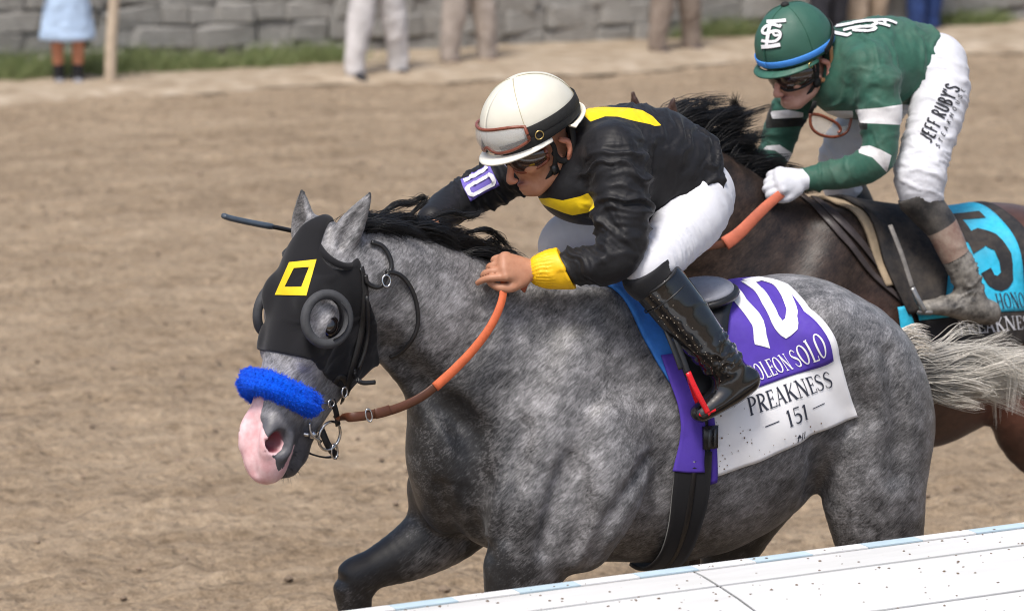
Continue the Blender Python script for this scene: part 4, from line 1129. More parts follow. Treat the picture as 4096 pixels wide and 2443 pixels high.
    seat.ell(sc + np.array([0, -.05, .0]), (.105, .125, .032), 0, np.array([[1, .0, -.22], [0, 1, .0], [.22, 0, 1]]) / np.array([[1.024], [1], [1.024]]))
    v, f = seat.mesh()
    mesh_obj('seat', v, f, plain('grey saddle leather', (.28, .29, .33), .35, var=.08), saddle1)
    mesh_obj('seat_trim', *tube(np.array([sc + np.array([-.107 * math.cos(a), -.05 + .127 * math.sin(a), -.012 + .022 * math.cos(a)]) for a in np.linspace(-.2, 1.9, 20)]), .012, (0, 0, 1), 8), M_black, saddle1)
# ------------------------------------------------------------------ riders
def poly_sd(P, poly):
    """signed distance of pixels to a polygon, positive inside"""
    poly = np.asarray(poly, float); d = np.full(len(P), 1e9); ins = np.zeros(len(P), bool)
    for a, b in zip(poly, np.roll(poly, -1, 0)):
        e = b - a; w = P - a; t = np.clip((w @ e) / (e @ e), 0, 1); d = np.minimum(d, np.linalg.norm(w - t[:, None] * e, axis=1))
        c = ((a[1] > P[:, 1]) != (b[1] > P[:, 1])) & (P[:, 0] < (b[0] - a[0]) * (P[:, 1] - a[1]) / (b[1] - a[1] + 1e-9) + a[0]); ins ^= c
    return np.where(ins, d, -d)
def hand_field(Fd, W, d, n, scale=1.0, left=True, curls=(.9, 1, 1, 1), grow=0.0, thumb=(.5, .5)):
    """a half-closed hand: W wrist, d towards the knuckles, n out of the back of the hand"""
    d = unit(d); n = unit(n - d * np.dot(n, d)); c = np.cross(n, d) * (1 if left else -1)      # c: little finger -> index
    s = scale; g = grow
    Fd.chain([(*(W - d * .03 * s), .027 * s + g, .020 * s + g), (*W, .028 * s + g, .019 * s + g), (*(W + d * .035 * s), .036 * s + g, .019 * s + g), (*(W + d * .075 * s + n * .004), .040 * s + g, .017 * s + g)], .012, side=c, n=3)
    for i, (o, L) in enumerate(((.030, .9), (.010, 1.0), (-.010, .95), (-.029, .78))):
        b = W + (d * (.080 - .006 * abs(i - 1)) + c * o + n * .003) * s; p = [b]; ang = 0
        for k, (l, a) in enumerate(((.040, 42 * curls[i]), (.026, 70 * curls[i]), (.020, 55 * curls[i]))):
            ang += a; p.append(p[-1] + (d * math.cos(R(ang)) - n * math.sin(R(ang))) * l * L * s)
        Fd.chain([(*q, r * s + g) for q, r in zip(p, (.0098, .0092, .0084, .0072))], .004, n=3)
        Fd.ell(b + n * .004, (.0105 * s + g,) * 3, .005)
    b = W + (d * .022 + c * .030 - n * .006) * s; e1 = b + (d * .034 + c * .018 - n * .010) * s; e2 = e1 + (d * .028 - c * .002 - n * .006) * s; e3 = e2 + (d * .018 - c * .012 - n * .008) * s
    Fd.chain([(*b, .015 * s + g), (*e1, .0125 * s + g), (*e2, .0105 * s + g), (*e3, .008 * s + g)], .012, n=3)
def head_frame(c, yaw, pitch, roll=0.0):
    y, p = R(yaw), R(pitch); f = np.array([math.cos(y) * math.cos(p), math.sin(y) * math.cos(p), -math.sin(p)]); s = np.array([-math.sin(y), math.cos(y), 0]); u = np.cross(f, s)
    if roll: s, u = s * math.cos(R(roll)) + u * math.sin(R(roll)), u * math.cos(R(roll)) - s * math.sin(R(roll))
    return np.asarray(c, float), f, s, u
def face_field(Fd, hf):
    c, f, s, u = hf; ax = np.array([f, s, u]); z = 1.06; q = lambda a, b, d: c + (f * a + s * b + u * d) * z
    Fd.ell(q(-.005, 0, -.015), (.098, .076, .105), .0, ax)
    Fd.ell(q(.042, 0, -.095), (.056, .056, .085), .03, ax)
    Fd.ell(q(.076, 0, -.168), (.024, .026, .020), .025, ax)                          # chin
    for k in (1, -1):
        Fd.chain([(*q(-.005, k * .060, -.115), .016), (*q(.02, k * .052, -.148), .016), (*q(.065, k * .026, -.172), .016)], .025)
        Fd.ell(q(.066, k * .044, -.098), (.026, .020, .020), .02, ax)                # cheekbone
        Fd.ell(q(.092, k * .032, -.072), (.016, .020, .012), .012, ax, 'sub')         # eye hollow
        Fd.ell(q(.080, k * .032, -.073), (.013, .013, .012), .004, ax)                # eyeball
        e = unit(s * k * .8 - f * .5); Fd.chain([(*q(-.022, k * .078, -.062), .012, .007), (*q(-.034, k * .087, -.075), .017, .007), (*q(-.034, k * .087, -.095), .016, .007), (*q(-.024, k * .082, -.118), .010, .007)], .006, side=np.cross(e, u))
        Fd.ell(q(-.024, k * .094, -.085), (.010, .006, .016), .004, ax, 'sub')
        Fd.ell(q(.113, k * .012, -.122), (.010, .008, .007), .006, ax)               # nostril wings
    Fd.chain([(*q(.092, 0, -.058), .012), (*q(.104, 0, -.085), .010), (*q(.120, 0, -.112), .0105), (*q(.121, 0, -.119), .0115)], .010)
    Fd.chain([(*q(.082, -.045, -.05), .009), (*q(.094, -.015, -.05), .010), (*q(.094, .015, -.05), .010), (*q(.082, .045, -.05), .009)], .015)
    Fd.chain([(*q(.084, -.024, -.146), .004), (*q(.099, 0, -.143), .0065), (*q(.084, .024, -.146), .004)], .006)
    Fd.chain([(*q(.084, -.022, -.154), .004), (*q(.098, 0, -.156), .007), (*q(.084, .022, -.154), .004)], .006)
    Fd.chain([(*q(.086, -.026, -.150), .0025), (*q(.106, 0, -.1495), .003), (*q(.086, .026, -.150), .0025)], .003, op='sub')
def shell_grid(hf, rad, az, el, off=0.0, dz=0.0):
    """points on the helmet ellipsoid: az 0 = front, + = left"""
    c, f, s, u = hf; a, e = np.meshgrid(np.radians(az), np.radians(el), indexing='ij'); o = np.asarray(off)
    return c + u * dz + f * ((rad[0] + o) * np.cos(a) * np.cos(e))[..., None] + s * ((rad[1] + o) * np.sin(a) * np.cos(e))[..., None] + u * ((rad[2] + o) * np.sin(e))[..., None]
def goggles(name, hf, rad, dz, az, el0, el1, off, lens_m, frame_m, strap_m, parent_frame, label, strap_el=None, band=True, tube_r=.0055):
    g = thing(name, parent_frame, label, 'goggles', group='racing goggles')
    A = np.linspace(-az, az, 37); shape = lambda a: (1 - (abs(a) / az) ** 4 * .45)
    nose = lambda a: np.exp(-(a / 9.0) ** 2) * .55
    E = np.array([np.linspace(el0 + (el1 - el0) * (.5 - .5 * shape(a) + nose(a) * .5), el1 - (el1 - el0) * (.5 - .5 * shape(a)) , 9) for a in A])
    c, f, s, u = hf; a = np.radians(A)[:, None] + 0 * E; e = np.radians(E); bulge = off + .010 * np.cos(np.linspace(-1.3, 1.3, 9))[None, :] * np.ones_like(E)
    G = c + u * dz + f * ((rad[0] + bulge) * np.cos(a) * np.cos(e))[..., None] + s * ((rad[1] + bulge) * np.sin(a) * np.cos(e))[..., None] + u * ((rad[2] + bulge) * np.sin(e))[..., None]
    n = (G - c); sheet(G, .0015, lens_m, 'lens', g, nrm=n)
    loop = np.concatenate([G[:, 0], G[-1, 1:], G[::-1, -1][1:], G[0, ::-1][1:]])
    loop = np.concatenate([loop, loop[:1]])
    mesh_obj('frame', *tube(loop - unit(f) * 0, tube_r, u, 8, cap=False), frame_m, g)
    if strap_el is not None:
        aa = np.linspace(az - 4, 360 - az + 4, 60); ee = np.array([np.interp(x, [az, 180, 360 - az], [(el0 + el1) / 2, strap_el, (el0 + el1) / 2]) for x in aa])
        P = np.array([shell_grid(hf, rad, [x], [y], .004, dz)[0, 0] for x, y in zip(aa, ee)])
        mesh_obj('strap', *strap(P, .030, .004, P - c), strap_m, g)
    return g
def helmet(name, hf, rad, dz, mat, brim_m, strap_m, frame, label, brim=.035, el_low=-13):
    h = thing(name, frame, label, 'helmet', group='riding helmets')
    az = np.linspace(0, 360, 73); el = np.concatenate([np.linspace(el_low, 80, 26), [86, 89.9]])
    G = shell_grid(hf, rad, az, el, 0, dz)
    V = G.reshape(-1, 3); wr = vnoise(V / .045, 4) * .0016 + vnoise(V / .02, 8) * .0006; V = V + (V - hf[0]) * (wr / .13)[:, None]
    G = V.reshape(G.shape); G[-1] = G[0]
    sheet(G, .006, mat, 'shell', h, nrm=G - hf[0])
    a = np.linspace(-82, 82, 41); rows = []
    for k in np.linspace(0, 1, 6):
        out = brim * k * np.cos(np.radians(a) * 90 / 84) ** .8
        P = shell_grid(hf, rad, a, [el_low + 1], .002, dz)[:, 0] + hf[1] * (out * np.cos(np.radians(a)) ** .5)[:, None] + hf[2] * (out * .5 * np.sin(np.radians(a)))[:, None] - hf[3] * (.012 * k + .004)
        rows.append(P)
    sheet(np.array(rows).transpose(1, 0, 2), .005, brim_m, 'peak', h, nrm=hf[3])
    return h
def build_rider(fr, J, name, label, mats, jres=.0065):
    """J: joints in the horse's frame"""
    root = thing(name, fr, label, 'person', group='mounted riders')
    allp = np.concatenate([np.array([p[:3] for p in J[k]]) for k in ('torso', 'armL', 'armR', 'legL', 'legR', 'bootL', 'bootR')]); lo = allp.min(0) - .16; hi = allp.max(0) + .16
    hf = J['head']; lo = np.minimum(lo, hf[0] - .2); hi = np.maximum(hi, hf[0] + .2)
    shrink = lambda rows, k: [(*r[:3], *[max(.012, x * k) for x in r[3:]]) for r in rows]
    B = Field(lo, hi, .0052)
    face_field(B, hf)
    c, f, s, u = hf; q = lambda a, b, d: c + f * a + s * b + u * d
    nb = np.array(J['torso'][0][:3])
    B.chain([(*q(-.02, 0, -.10), .050, .052), (*((q(-.03, 0, -.15) + nb) / 2), .052, .054), (*nb, .06, .06)], .02, n=3)
    B.chain(shrink(J['torso'][:-1], .72), .03, n=3)
    for k in ('armL', 'armR'): B.chain(shrink(J[k], .62), .03, n=3)
    for k in ('legL', 'legR'): B.chain(shrink(J[k], .7), .03, n=3)
    for k in ('bootL', 'bootR'): B.chain(shrink(J[k], .5), .03, n=3)
    for k, lf in (('handL', True), ('handR', False)): hand_field(B, *J[k], left=lf, scale=J.get('hand_scale', 1.0), curls=J.get('curls', (.9, 1, 1, 1)))
    v, fq = B.mesh()
    lip = np.zeros(len(v)); d = v - c; lf_, ls, lu = d @ f, d @ s, d @ u
    lip = np.exp(-((lu + .150) / .009) ** 2 - (ls / .022) ** 2) * (lf_ > .08); stub = sstep(lu, -.115, -.145) * (lf_ > 0) * .5 + np.exp(-((lu + .05) / .007) ** 2) * (lf_ > .06) * (np.abs(ls) < .055) * (np.abs(ls) > .01)
    ears = sstep(np.abs(ls), .070, .085) * (lu > -.13) * (lu < -.04) * (lf_ < .01)
    mesh_obj('body', v, fq, mats['skin'], root, attrs=dict(lip=lip, stub=np.clip(stub, 0, 1), blush=np.clip(ears * .8 + np.exp(-((lf_ - .12) / .02) ** 2) * (lu < -.09) * (lu > -.14) * .7, 0, 1)))
    # jacket
    K = Field(lo, hi, jres)
    K.chain(J['torso'], .02, n=4)
    for k in ('armL', 'armR'): K.chain(J[k], .05, n=4)
    for e in J.get('jacket_ell', []): K.ell(*e)
    K.chain([(*nb, .075, .080), (*((q(-.035, 0, -.155) + nb) / 2), .064, .066), (*q(-.03, 0, -.135), .060, .060)], .04, n=3)
    # open the collar for the head, cut the hem
    K.ell(q(.03, 0, -.06), (.12, .088, .135), .01, np.array([f, s, u]), 'sub')
    for o_, n_ in J['jcuts']:
        X, Y, Z = K._axes(np.zeros(3, int), K.n); D = (X[:, None, None] - o_[0]) * n_[0] + (Y[None, :, None] - o_[1]) * n_[1] + (Z[None, None, :] - o_[2]) * n_[2]
        reach = np.sqrt((X[:, None, None] - o_[0]) ** 2 + (Y[None, :, None] - o_[1]) ** 2 + (Z[None, None, :] - o_[2]) ** 2) < o_[3]
        K.F = np.where(reach, np.maximum(K.F, D.astype(np.float32)), K.F)
    v, fq = K.mesh(); n = K.grad(v); v = folds(v, n, J['folds'])
    jk = Skin(v, fq); px = fr.px(v); facing = ((fr.loc(CAM) - v) * n).sum(1) > 0
    at = {}
    for zk, polys in J.get('zones', {}).items():
        z = np.full(len(v), -60.0)
        for po in polys: z = np.maximum(z, poly_sd(px, po))
        at[zk] = np.where(facing, np.clip(z, -60, 60), -60) / 60
    for zk, fn in J.get('zonefn', {}).items(): at[zk] = fn(v)
    jacket = mesh_obj('jacket', v, fq, mats['jacket'], root, attrs=at)
    # breeches
    Bf = Field(lo, hi, jres)
    for k in ('legL', 'legR'): Bf.chain(J[k], .05, n=4)
    for e in J['seat']: Bf.ell(*e)
    v, fq = Bf.mesh(); n = Bf.grad(v); v = folds(v, n, J['bfolds'])
    br = Skin(v, fq); breeches = mesh_obj('breeches', v, fq, mats['breeches'], root, attrs={k: fn(v) for k, fn in J.get('bzone', {}).items()})
    # boots, each one a part
    for k in ('bootL', 'bootR'):
        pb = np.array([p[:3] for p in J[k] + J[k + '_foot']]); Bo = Field(pb.min(0) - .1, pb.max(0) + .1, .005)
        Bo.chain(J[k], .02, n=4); Bo.chain(J[k + '_foot'], .035, n=4, side=(0, 1, 0))
        o_, n_ = J[k + '_top']
        X, Y, Z = Bo._axes(np.zeros(3, int), Bo.n); D = (X[:, None, None] - o_[0]) * n_[0] + (Y[None, :, None] - o_[1]) * n_[1] + (Z[None, None, :] - o_[2]) * n_[2]
        Bo.F = np.maximum(Bo.F, D.astype(np.float32))
        v, fq = Bo.mesh(); n = Bo.grad(v)
        ank = np.array(J[k][-1][:3]); kn = np.array(J[k][0][:3]); v = folds(v, n, [(ank + (kn - ank) * .22, ank + (ank - kn) * .02, .12, .018, .06, .005), (kn, ank, .12, .08, .2, .002)])
        mesh_obj('boot', v, fq, mats['boot'], root, attrs={kk: fn(v) for kk, fn in J.get('bootzone', {}).items()})
    return root, jk, br, jacket, K
def skin_mat(name, c0, c1):
    M = Mat(name, c0, .5, spec=.4); M.b.inputs['Subsurface Weight'].default_value = .12; M.b.inputs['Subsurface Radius'].default_value = (.012, .005, .003)
    col = M.mix(M.rng(M.noise(45, 5), .3, .7), c0, c1)
    col = M.mix(M.math('MULTIPLY', M.attr('lip'), .7), col, (.30, .10, .09))
    col = M.mix(M.math('MULTIPLY', M.attr('stub'), .35), col, (.10, .06, .05))
    col = M.mix(M.math('MULTIPLY', M.attr('blush'), .5), col, (.55, .17, .12))
    M.color(col); M.bump(M.noise(420, 3), .15, .001); return M.m
def silk_mat(name, base, zones=(), rough=.5, sheen=.1, var=.12, dirt=0):
    """zones: (attribute, colour)"""
    M = Mat(name, base, rough, spec=.25, sheen=sheen)
    nz = M.noise(35, 4); col = M.mix(M.rng(nz, .3, .7), tuple(c * (1 - var) for c in base), tuple(c * (1 + var) for c in base))
    for a, c in zones:
        col = M.mix(M.math('GREATER_THAN', M.attr(a), 0.0), col, M.mix(M.rng(nz, .3, .7), tuple(x * .93 for x in c), tuple(min(1, x * 1.04) for x in c)))
    if dirt: col = M.mix(M.math('MULTIPLY', M.rng(M.noise(9, 6, .7), .45, .7), dirt), col, (.20, .16, .12))
    M.color(col); w = M.bump(M.noise(26, 4, .6, dist=.8), .16, .012); M.bump(M.noise(800, 2), .1, .001, w); return M.m
M_lens_clear = Mat('clear lens', (.75, .75, .74), .06, spec=.7); M_lens_clear.b.inputs['Alpha'].default_value = .26; M_lens_clear.b.inputs['Coat Weight'].default_value = .6; M_lens_clear = M_lens_clear.m
M_lens_dark = Mat('brown tinted lens', (.05, .028, .022), .07, spec=.8); M_lens_dark.b.inputs['Alpha'].default_value = .78; M_lens_dark.b.inputs['Coat Weight'].default_value = .7; M_lens_dark = M_lens_dark.m
M_frame = plain('brown goggle frame', (.20, .055, .03), .3, bump=0)
M_elastic = plain('black elastic', (.012, .012, .012), .8, bump=.3)
M_skin1 = skin_mat('tanned skin', (.44, .20, .115), (.54, .27, .165))
M_skin2 = skin_mat('fair skin', (.52, .27, .20), (.62, .36, .28))
M_boot1 = Mat('polished black boot', (.008, .008, .009), .13, spec=.6, coat=.4); M_boot1.rough(M_boot1.rng(M_boot1.noise(25, 4), .3, .7, .08, .22)); M_boot1 = M_boot1.m
M_breech = silk_mat('white breeches', (.66, .67, .72), rough=.55, var=.02, sheen=.05)
def rows(fr, lst): return [(*fr.at(u, v, y), *r) for u, v, y, *r in lst]

if want('j1'):
    a = HF1.at
    hf1 = head_frame(a(2118, 480, .0), 9, 24, 1)
    J1 = dict(head=hf1,
        torso=rows(HF1, [(2345, 590, .0, .13, .085), (2440, 610, .0, .185, .132), (2560, 640, .0, .180, .152), (2685, 690, .0, .175, .155), (2775, 745, .0, .178, .148)]),
        armL=rows(HF1, [(2450, 610, .15, .085, .085), (2478, 720, .20, .082, .085), (2490, 870, .235, .074, .078), (2478, 1005, .26, .066, .068), (2430, 1050, .25, .062, .062), (2360, 1060, .22, .056, .057), (2275, 1064, .182, .046, .048)]),
        armR=rows(HF1, [(2260, 600, -.15, .085, .085), (2130, 660, -.22, .075, .075), (1990, 725, -.29, .068, .068), (1870, 790, -.32, .062, .062), (1790, 830, -.28, .055, .055), (1730, 880, -.20, .046, .046)]),
        legL=rows(HF1, [(2780, 790, .085, .100, .105), (2770, 868, .13, .092, .096), (2702, 948, .18, .082, .086), (2625, 1036, .235, .072, .075), (2590, 1085, .25, .062, .064), (2650, 1140, .265, .050, .052)]),
        legR=rows(HF1, [(2700, 790, -.085, .105, .115), (2560, 850, -.13, .098, .105), (2400, 905, -.18, .088, .092), (2270, 955, -.22, .072, .076), (2245, 1010, -.23, .060, .062), (2330, 1080, -.245, .050, .052)]),
        seat=[(a(2786, 782, .07), (.098, .086, .108), .05), (a(2702, 778, -.07), (.100, .088, .11), .05), (a(2755, 775, 0), (.105, .125, .09), .05)],
        bootL=rows(HF1, [(2594, 1090, .262, .064, .074), (2664, 1170, .278, .064, .076), (2744, 1270, .295, .061, .072), (2824, 1370, .312, .053, .062), (2900, 1458, .325, .046, .055)]),
        bootL_foot=rows(HF1, [(2985, 1520, .328, .035, .042), (2930, 1555, .328, .040, .046), (2865, 1605, .325, .042, .036), (2800, 1652, .32, .036, .026)]),
        bootL_top=(a(2622, 1122, .265), unit(np.array(a(2622, 1122, .265)) - np.array(a(2760, 1300, .30)))),
        bootR=rows(HF1, [(2240, 1015, -.245, .056, .058), (2300, 1080, -.262, .055, .058), (2390, 1180, -.285, .050, .054), (2480, 1290, -.30, .044, .048), (2540, 1370, -.315, .040, .044)]),
        bootR_foot=rows(HF1, [(2605, 1420, -.32, .032, .038), (2560, 1460, -.32, .035, .036), (2500, 1510, -.32, .038, .03), (2450, 1550, -.32, .033, .022)]),
        bootR_top=(a(2270, 1045, -.25), unit(np.array(a(2270, 1045, -.25)) - np.array(a(2420, 1220, -.29)))),
        hand_scale=1.12, curls=(.42, .8, 1, 1.05),
        handL=(a(2128, 1080, .155), np.array([.97, -.10, .16]), np.array([.1, .80, .60])),
        handR=(a(1722, 890, -.185), np.array([.55, .65, -.30]), np.array([.3, .2, .9])),
        jcuts=[((*a(2768, 735, 0), .40), unit(np.array(a(2768, 735, 0)) - np.array(a(2666, 705, 0))))],
        folds=[(a(2440, 560, .16), a(2490, 1040, .26), .14, .024, .16, .0026), (a(2420, 520, .1), a(2800, 700, .12), .30, .034, .26, .0030), (a(2470, 640, .18), a(2490, 900, .24), .13, .040, .16, .012), (a(2490, 900, .24), a(2300, 1060, .19), .11, .034, .14, .010), (a(2250, 600, -.15), a(1870, 790, -.32), .12, .026, .12, .008),
               (a(2520, 480, .1), a(2760, 620, .14), .24, .050, .24, .010), (a(2760, 660, .12), a(2840, 740, .1), .16, .030, .10, .010)],
        jacket_ell=[(a(2275, 745, .0), (.085, .12, .085), .05), (a(2395, 735, .03), (.125, .15, .115), .07), (a(2560, 760, .0), (.12, .14, .09), .06)],
        bfolds=[(a(2850, 760, .1), a(2720, 960, .18), .16, .020, .20, .0032), (a(2720, 960, .18), a(2600, 1070, .25), .13, .015, .12, .003)],
        zones={'yellow': [[(2298, 430), (2420, 428), (2520, 432), (2570, 442), (2610, 465), (2645, 502), (2620, 505), (2600, 497), (2540, 485), (2470, 467), (2420, 466), (2362, 487), (2335, 462)],
                          [(2130, 795), (2200, 792), (2250, 802), (2320, 786), (2352, 772), (2372, 800), (2378, 830), (2352, 850), (2290, 862), (2255, 852), (2180, 822)]]})
    mats1 = dict(skin=M_skin1, jacket=silk_mat('black silk', (.010, .010, .012), [('yellow', (.82, .58, .01))], rough=.52, var=.2, sheen=.05), breeches=M_breech, boot=M_boot1)
    rider1, jk1, br1, jacket1, K1 = build_rider(HF1, J1, 'person', 'rider in black and yellow silks and cream helmet crouched over the grey horse', mats1, .0058)
    # cuff
    cf = Field(a(2240, 1075, .17) - .12, a(2240, 1075, .17) + .12, .0045)
    cf.chain(rows(HF1, [(2318, 1062, .204, .060, .062), (2270, 1068, .185, .060, .062), (2215, 1076, .170, .054, .056), (2175, 1080, .162, .045, .047)]), .01, n=4)
    o_ = a(2262, 1064, .185); n_ = unit(unit(np.array(a(2340, 1062, .21)) - np.array(a(2215, 1076, .17))) + np.array([0, 0, .35])); X, Y, Z = cf._axes(np.zeros(3, int), cf.n)
    cf.F = np.maximum(cf.F, ((X[:, None, None] - o_[0]) * n_[0] + (Y[None, :, None] - o_[1]) * n_[1] + (Z[None, None, :] - o_[2]) * n_[2]).astype(np.float32))
    v, f_ = cf.mesh(); n_ = cf.grad(v); A_, B_ = a(2300, 1064, .20), a(2165, 1082, .16); t_a, r_, rad_, L_ = seg_coords(v, A_, B_)
    d_ = unit(B_ - A_); s1 = unit(np.cross(d_, (0, 0, 1))); ang = np.arctan2(r_ @ np.cross(d_, s1), r_ @ s1)
    v = v + n_ * (np.sin(ang * 26 + 2 * vnoise(v / .02)) * .0022 * sstep(t_a, .05, .085) + vnoise(np.stack([t_a / .03, ang * 1.2, 0 * ang], 1), 5) * .004 * sstep(t_a, .1, .04))[:, None]
    mesh_obj('cuff', v, f_, plain('yellow silk', (.86, .50, .005), .5, var=.05, bump=.2, bscale=60), rider1)
    # knee guard between breeches and boot
    kg = Field(a(2600, 1100, .26) - .14, a(2600, 1100, .26) + .14, .005)
    kg.chain(rows(HF1, [(2600, 1060, .255, .062, .066), (2585, 1105, .262, .066, .070), (2640, 1150, .272, .056, .058)]), .02, n=4)
    D_o = np.array(a(2590, 1062, .26)); nn_ = unit(np.array([.55, 0, .85])); X, Y, Z = kg._axes(np.zeros(3, int), kg.n)
    kg.F = np.maximum(kg.F, ((X[:, None, None] - D_o[0]) * nn_[0] + (Y[None, :, None] - D_o[1]) * nn_[1] + (Z[None, None, :] - D_o[2]) * nn_[2]).astype(np.float32))
    v, f_ = kg.mesh(); mesh_obj('knee_guard', v, f_, M_fabric, rider1)
    # boot top seam and mud specks
    bt = a(2622, 1122, .265); bn = unit(np.array(a(2622, 1122, .265)) - np.array(a(2760, 1300, .30)))
    mesh_obj('boot_collar', *ring(bt - bn * .004, bn, (0, 1, 0), .067, .076, .004, 32, 6), M_black, rider1)
    mesh_obj('boot_seam', *ring(np.array(a(2665, 1180, .278)) - bn * .0, bn, (0, 1, 0), .0765, .0645, .0022, 32, 6), M_black, rider1)
    h1 = helmet('riding_helmet', hf1, (.150, .122, .132), .0, plain('cream helmet silk', (.66, .64, .55), .42, var=.04, nscale=12, bump=.2, bscale=700), plain('cream peak', (.78, .76, .68), .5, var=.05), M_elastic, HF1, 'cream white skull cap helmet of the rider in black and yellow')
    for az0, az1 in ((58, 58), (-60, -60), (150, 150)):
        P = np.array([shell_grid(hf1, (.150, .122, .132), [az0], [e], .0012)[0, 0] for e in np.linspace(0, 86, 24)]); mesh_obj('seam', *tube(P, .0011, hf1[2], 5), plain('seam thread', (.42, .38, .26), .8), h1)
    P = np.array([shell_grid(hf1, (.150, .122, .132), [a_], [e], .003)[0, 0] for a_, e in zip(np.linspace(20, 340, 60), np.interp(np.linspace(20, 340, 60), [20, 90, 180, 270, 340], [-9, -5, -2, -5, -9]))])
    mesh_obj('helmet_band', *strap(P, .034, .004, P - hf1[0]), M_elastic, h1)
    mesh_obj('rear_flap', *strap(np.array([shell_grid(hf1, (.150, .122, .132), [a_], [-15], .010)[0, 0] for a_ in np.linspace(110, 250, 30)]), .026, .006, P[:30] - hf1[0]), plain('cream flap', (.74, .72, .62), .6), h1)
    goggles('goggles', hf1, (.150, .122, .132), .0, 58, -9, 20, .006, M_lens_clear, M_frame, M_elastic, HF1, 'clear spare goggles with brown frame pushed up on the cream helmet', strap_el=4, tube_r=.0048)
    goggles('goggles', (hf1[0] - hf1[3] * .078, *hf1[1:]), (.102, .078, .09), .0, 72, -20, 19, .006, M_lens_dark, M_frame, M_elastic, HF1, 'dark tinted goggles over the eyes of the rider in black', strap_el=None)
    c_, f_, s_, u_ = hf1; Q = lambda x, y, z: c_ + f_ * x + s_ * y + u_ * z
    for k in (1, -1):
        P = crom(np.array([Q(.03, k * .112, -.03), Q(.012, k * .096, -.07), Q(.018, k * .078, -.12), Q(.05, k * .048, -.165), Q(.055, 0, -.185)]), 5); mesh_obj('chin_strap', *strap(P, .014, .004, s_ * k + f_ * .2), M_elastic, h1)
        P = crom(np.array([Q(-.06, k * .108, -.03), Q(-.052, k * .096, -.09), Q(-.03, k * .086, -.128), Q(.0, k * .082, -.12), Q(.014, k * .086, -.085)]), 5); mesh_obj('ear_strap', *tube(P, .009, s_ * k, 8, ry=.005), M_elastic, h1)
    mesh_obj('chin_buckle', *box(Q(.022, .072, -.138), (.020, .012, .026), np.array([f_, s_, u_])), plain('black plastic', (.02, .02, .02), .3), h1)
    mesh_obj('buckle', *ring(Q(.055, .120, -.006), s_ + f_ * .3, u_, .012, .012, .002, 16, 6), Mat('brass', (.6, .45, .18), .3, metal=1).m, h1)
    # number on the right sleeve: an armband wrapped round the upper arm
    M_pale = plain('white armband print', (.75, .75, .80), .7, var=.03, bump=0); M_viol = plain('violet armband', (.16, .12, .48), .7, var=.05, bump=0)
    sA, sB = np.array(a(2060, 690, -.255)), np.array(a(1850, 800, -.322)); sd_ = unit(sB - sA); cd_ = unit(HF1.loc(CAM) - sA); e1 = unit(cd_ - sd_ * (cd_ @ sd_)); e2 = np.cross(sd_, e1); e2 = e2 if e2[2] > 0 else -e2
    def arm_at(uv, off):
        out = []
        for u_, t_ in uv:
            th_ = R(66 - 80 * u_); d_ = e1 * math.cos(th_) + e2 * math.sin(th_); c0 = sA + (sB - sA) * (.30 + .55 * t_); h = jk1.b.ray_cast(Vector(c0 + d_ * .3), Vector(-d_)); out.append(np.array(h[0]) + d_ * off if h[0] is not None else c0 + d_ * (.066 + off))
        return np.array(out)
    g = np.stack(np.meshgrid(np.linspace(0, 1, 12), np.linspace(0, 1, 16), indexing='ij'), -1).reshape(-1, 2); G = arm_at(g, .004).reshape(12, 16, 3)
    for _ in range(3): G[1:-1, 1:-1] = (G[:-2, 1:-1] + G[2:, 1:-1] + G[1:-1, :-2] + G[1:-1, 2:]) / 4
    sheet(G + e1 * .002, .002, M_viol, 'armband', rider1, nrm=e1)
    for st1 in (([(.20, .08), (.20, .92)], .16), ([(.48, .16), (.48, .84), (.56, .92), (.76, .92), (.84, .84), (.84, .16), (.76, .08), (.56, .08), (.48, .16)], .13)):
        V, Fc = lay([st1], lambda uv, j: arm_at(uv, .009), .06, 2); mesh_obj('armband_digit', V, Fc, M_pale, rider1)
    # whip in the right hand
    whip = thing('riding_whip', HF1, 'thin black riding whip with grey flap held out beside the grey horse\'s head', 'whip')
    wp = crom(np.array([a(1735, 1045, -.14), a(1500, 1000, -.13), a(1180, 926, -.12), a(1080, 905, -.12)]), 6)
    mesh_obj('shaft', *tube(wp, np.linspace(.006, .0065, len(wp)), (0, 0, 1), 8), M_black, whip)
    wf = crom(np.array([a(1090, 907, -.12), a(1040, 898, -.12), a(960, 882, -.12), a(905, 868, -.12), a(888, 856, -.12)]), 5)
    mesh_obj('flap', *tube(wf, np.interp(np.linspace(0, 1, len(wf)), [0, .1, .85, 1], [.008, .015, .014, .003]), (0, 0, 1), 12, ry=np.interp(np.linspace(0, 1, len(wf)), [0, .1, .9, 1], [.008, .009, .008, .002])), plain('slate leather flap', (.05, .065, .085), .35), whip)
    # stirrup
    stp = thing('stirrup', HF1, 'red stirrup iron under the polished black boot', 'stirrup', group='stirrup irons')
    M_red = plain('red anodised metal', (.72, .012, .02), .3, var=.06, bump=0)
    P = crom(np.array([a(2752, 1488, .345), a(2775, 1540, .352), a(2800, 1590, .356), a(2822, 1632, .356), a(2830, 1648, .356)]), 4); mesh_obj('side_bar', *strap(P, .016, .008, (0, 1, 0)), M_red, stp)
    P = crom(np.array([a(2752, 1488, .345), a(2765, 1540, .30), a(2790, 1610, .285), a(2815, 1655, .285)]), 4); mesh_obj('side_bar', *strap(P, .014, .008, (0, 1, 0)), M_red, stp)
    P = crom(np.array([a(2830, 1648, .356), a(2828, 1655, .32), a(2820, 1658, .285)]), 4); mesh_obj('tread', *strap(P, .050, .010, unit(np.array([.35, 0, 1]))), M_red, stp)
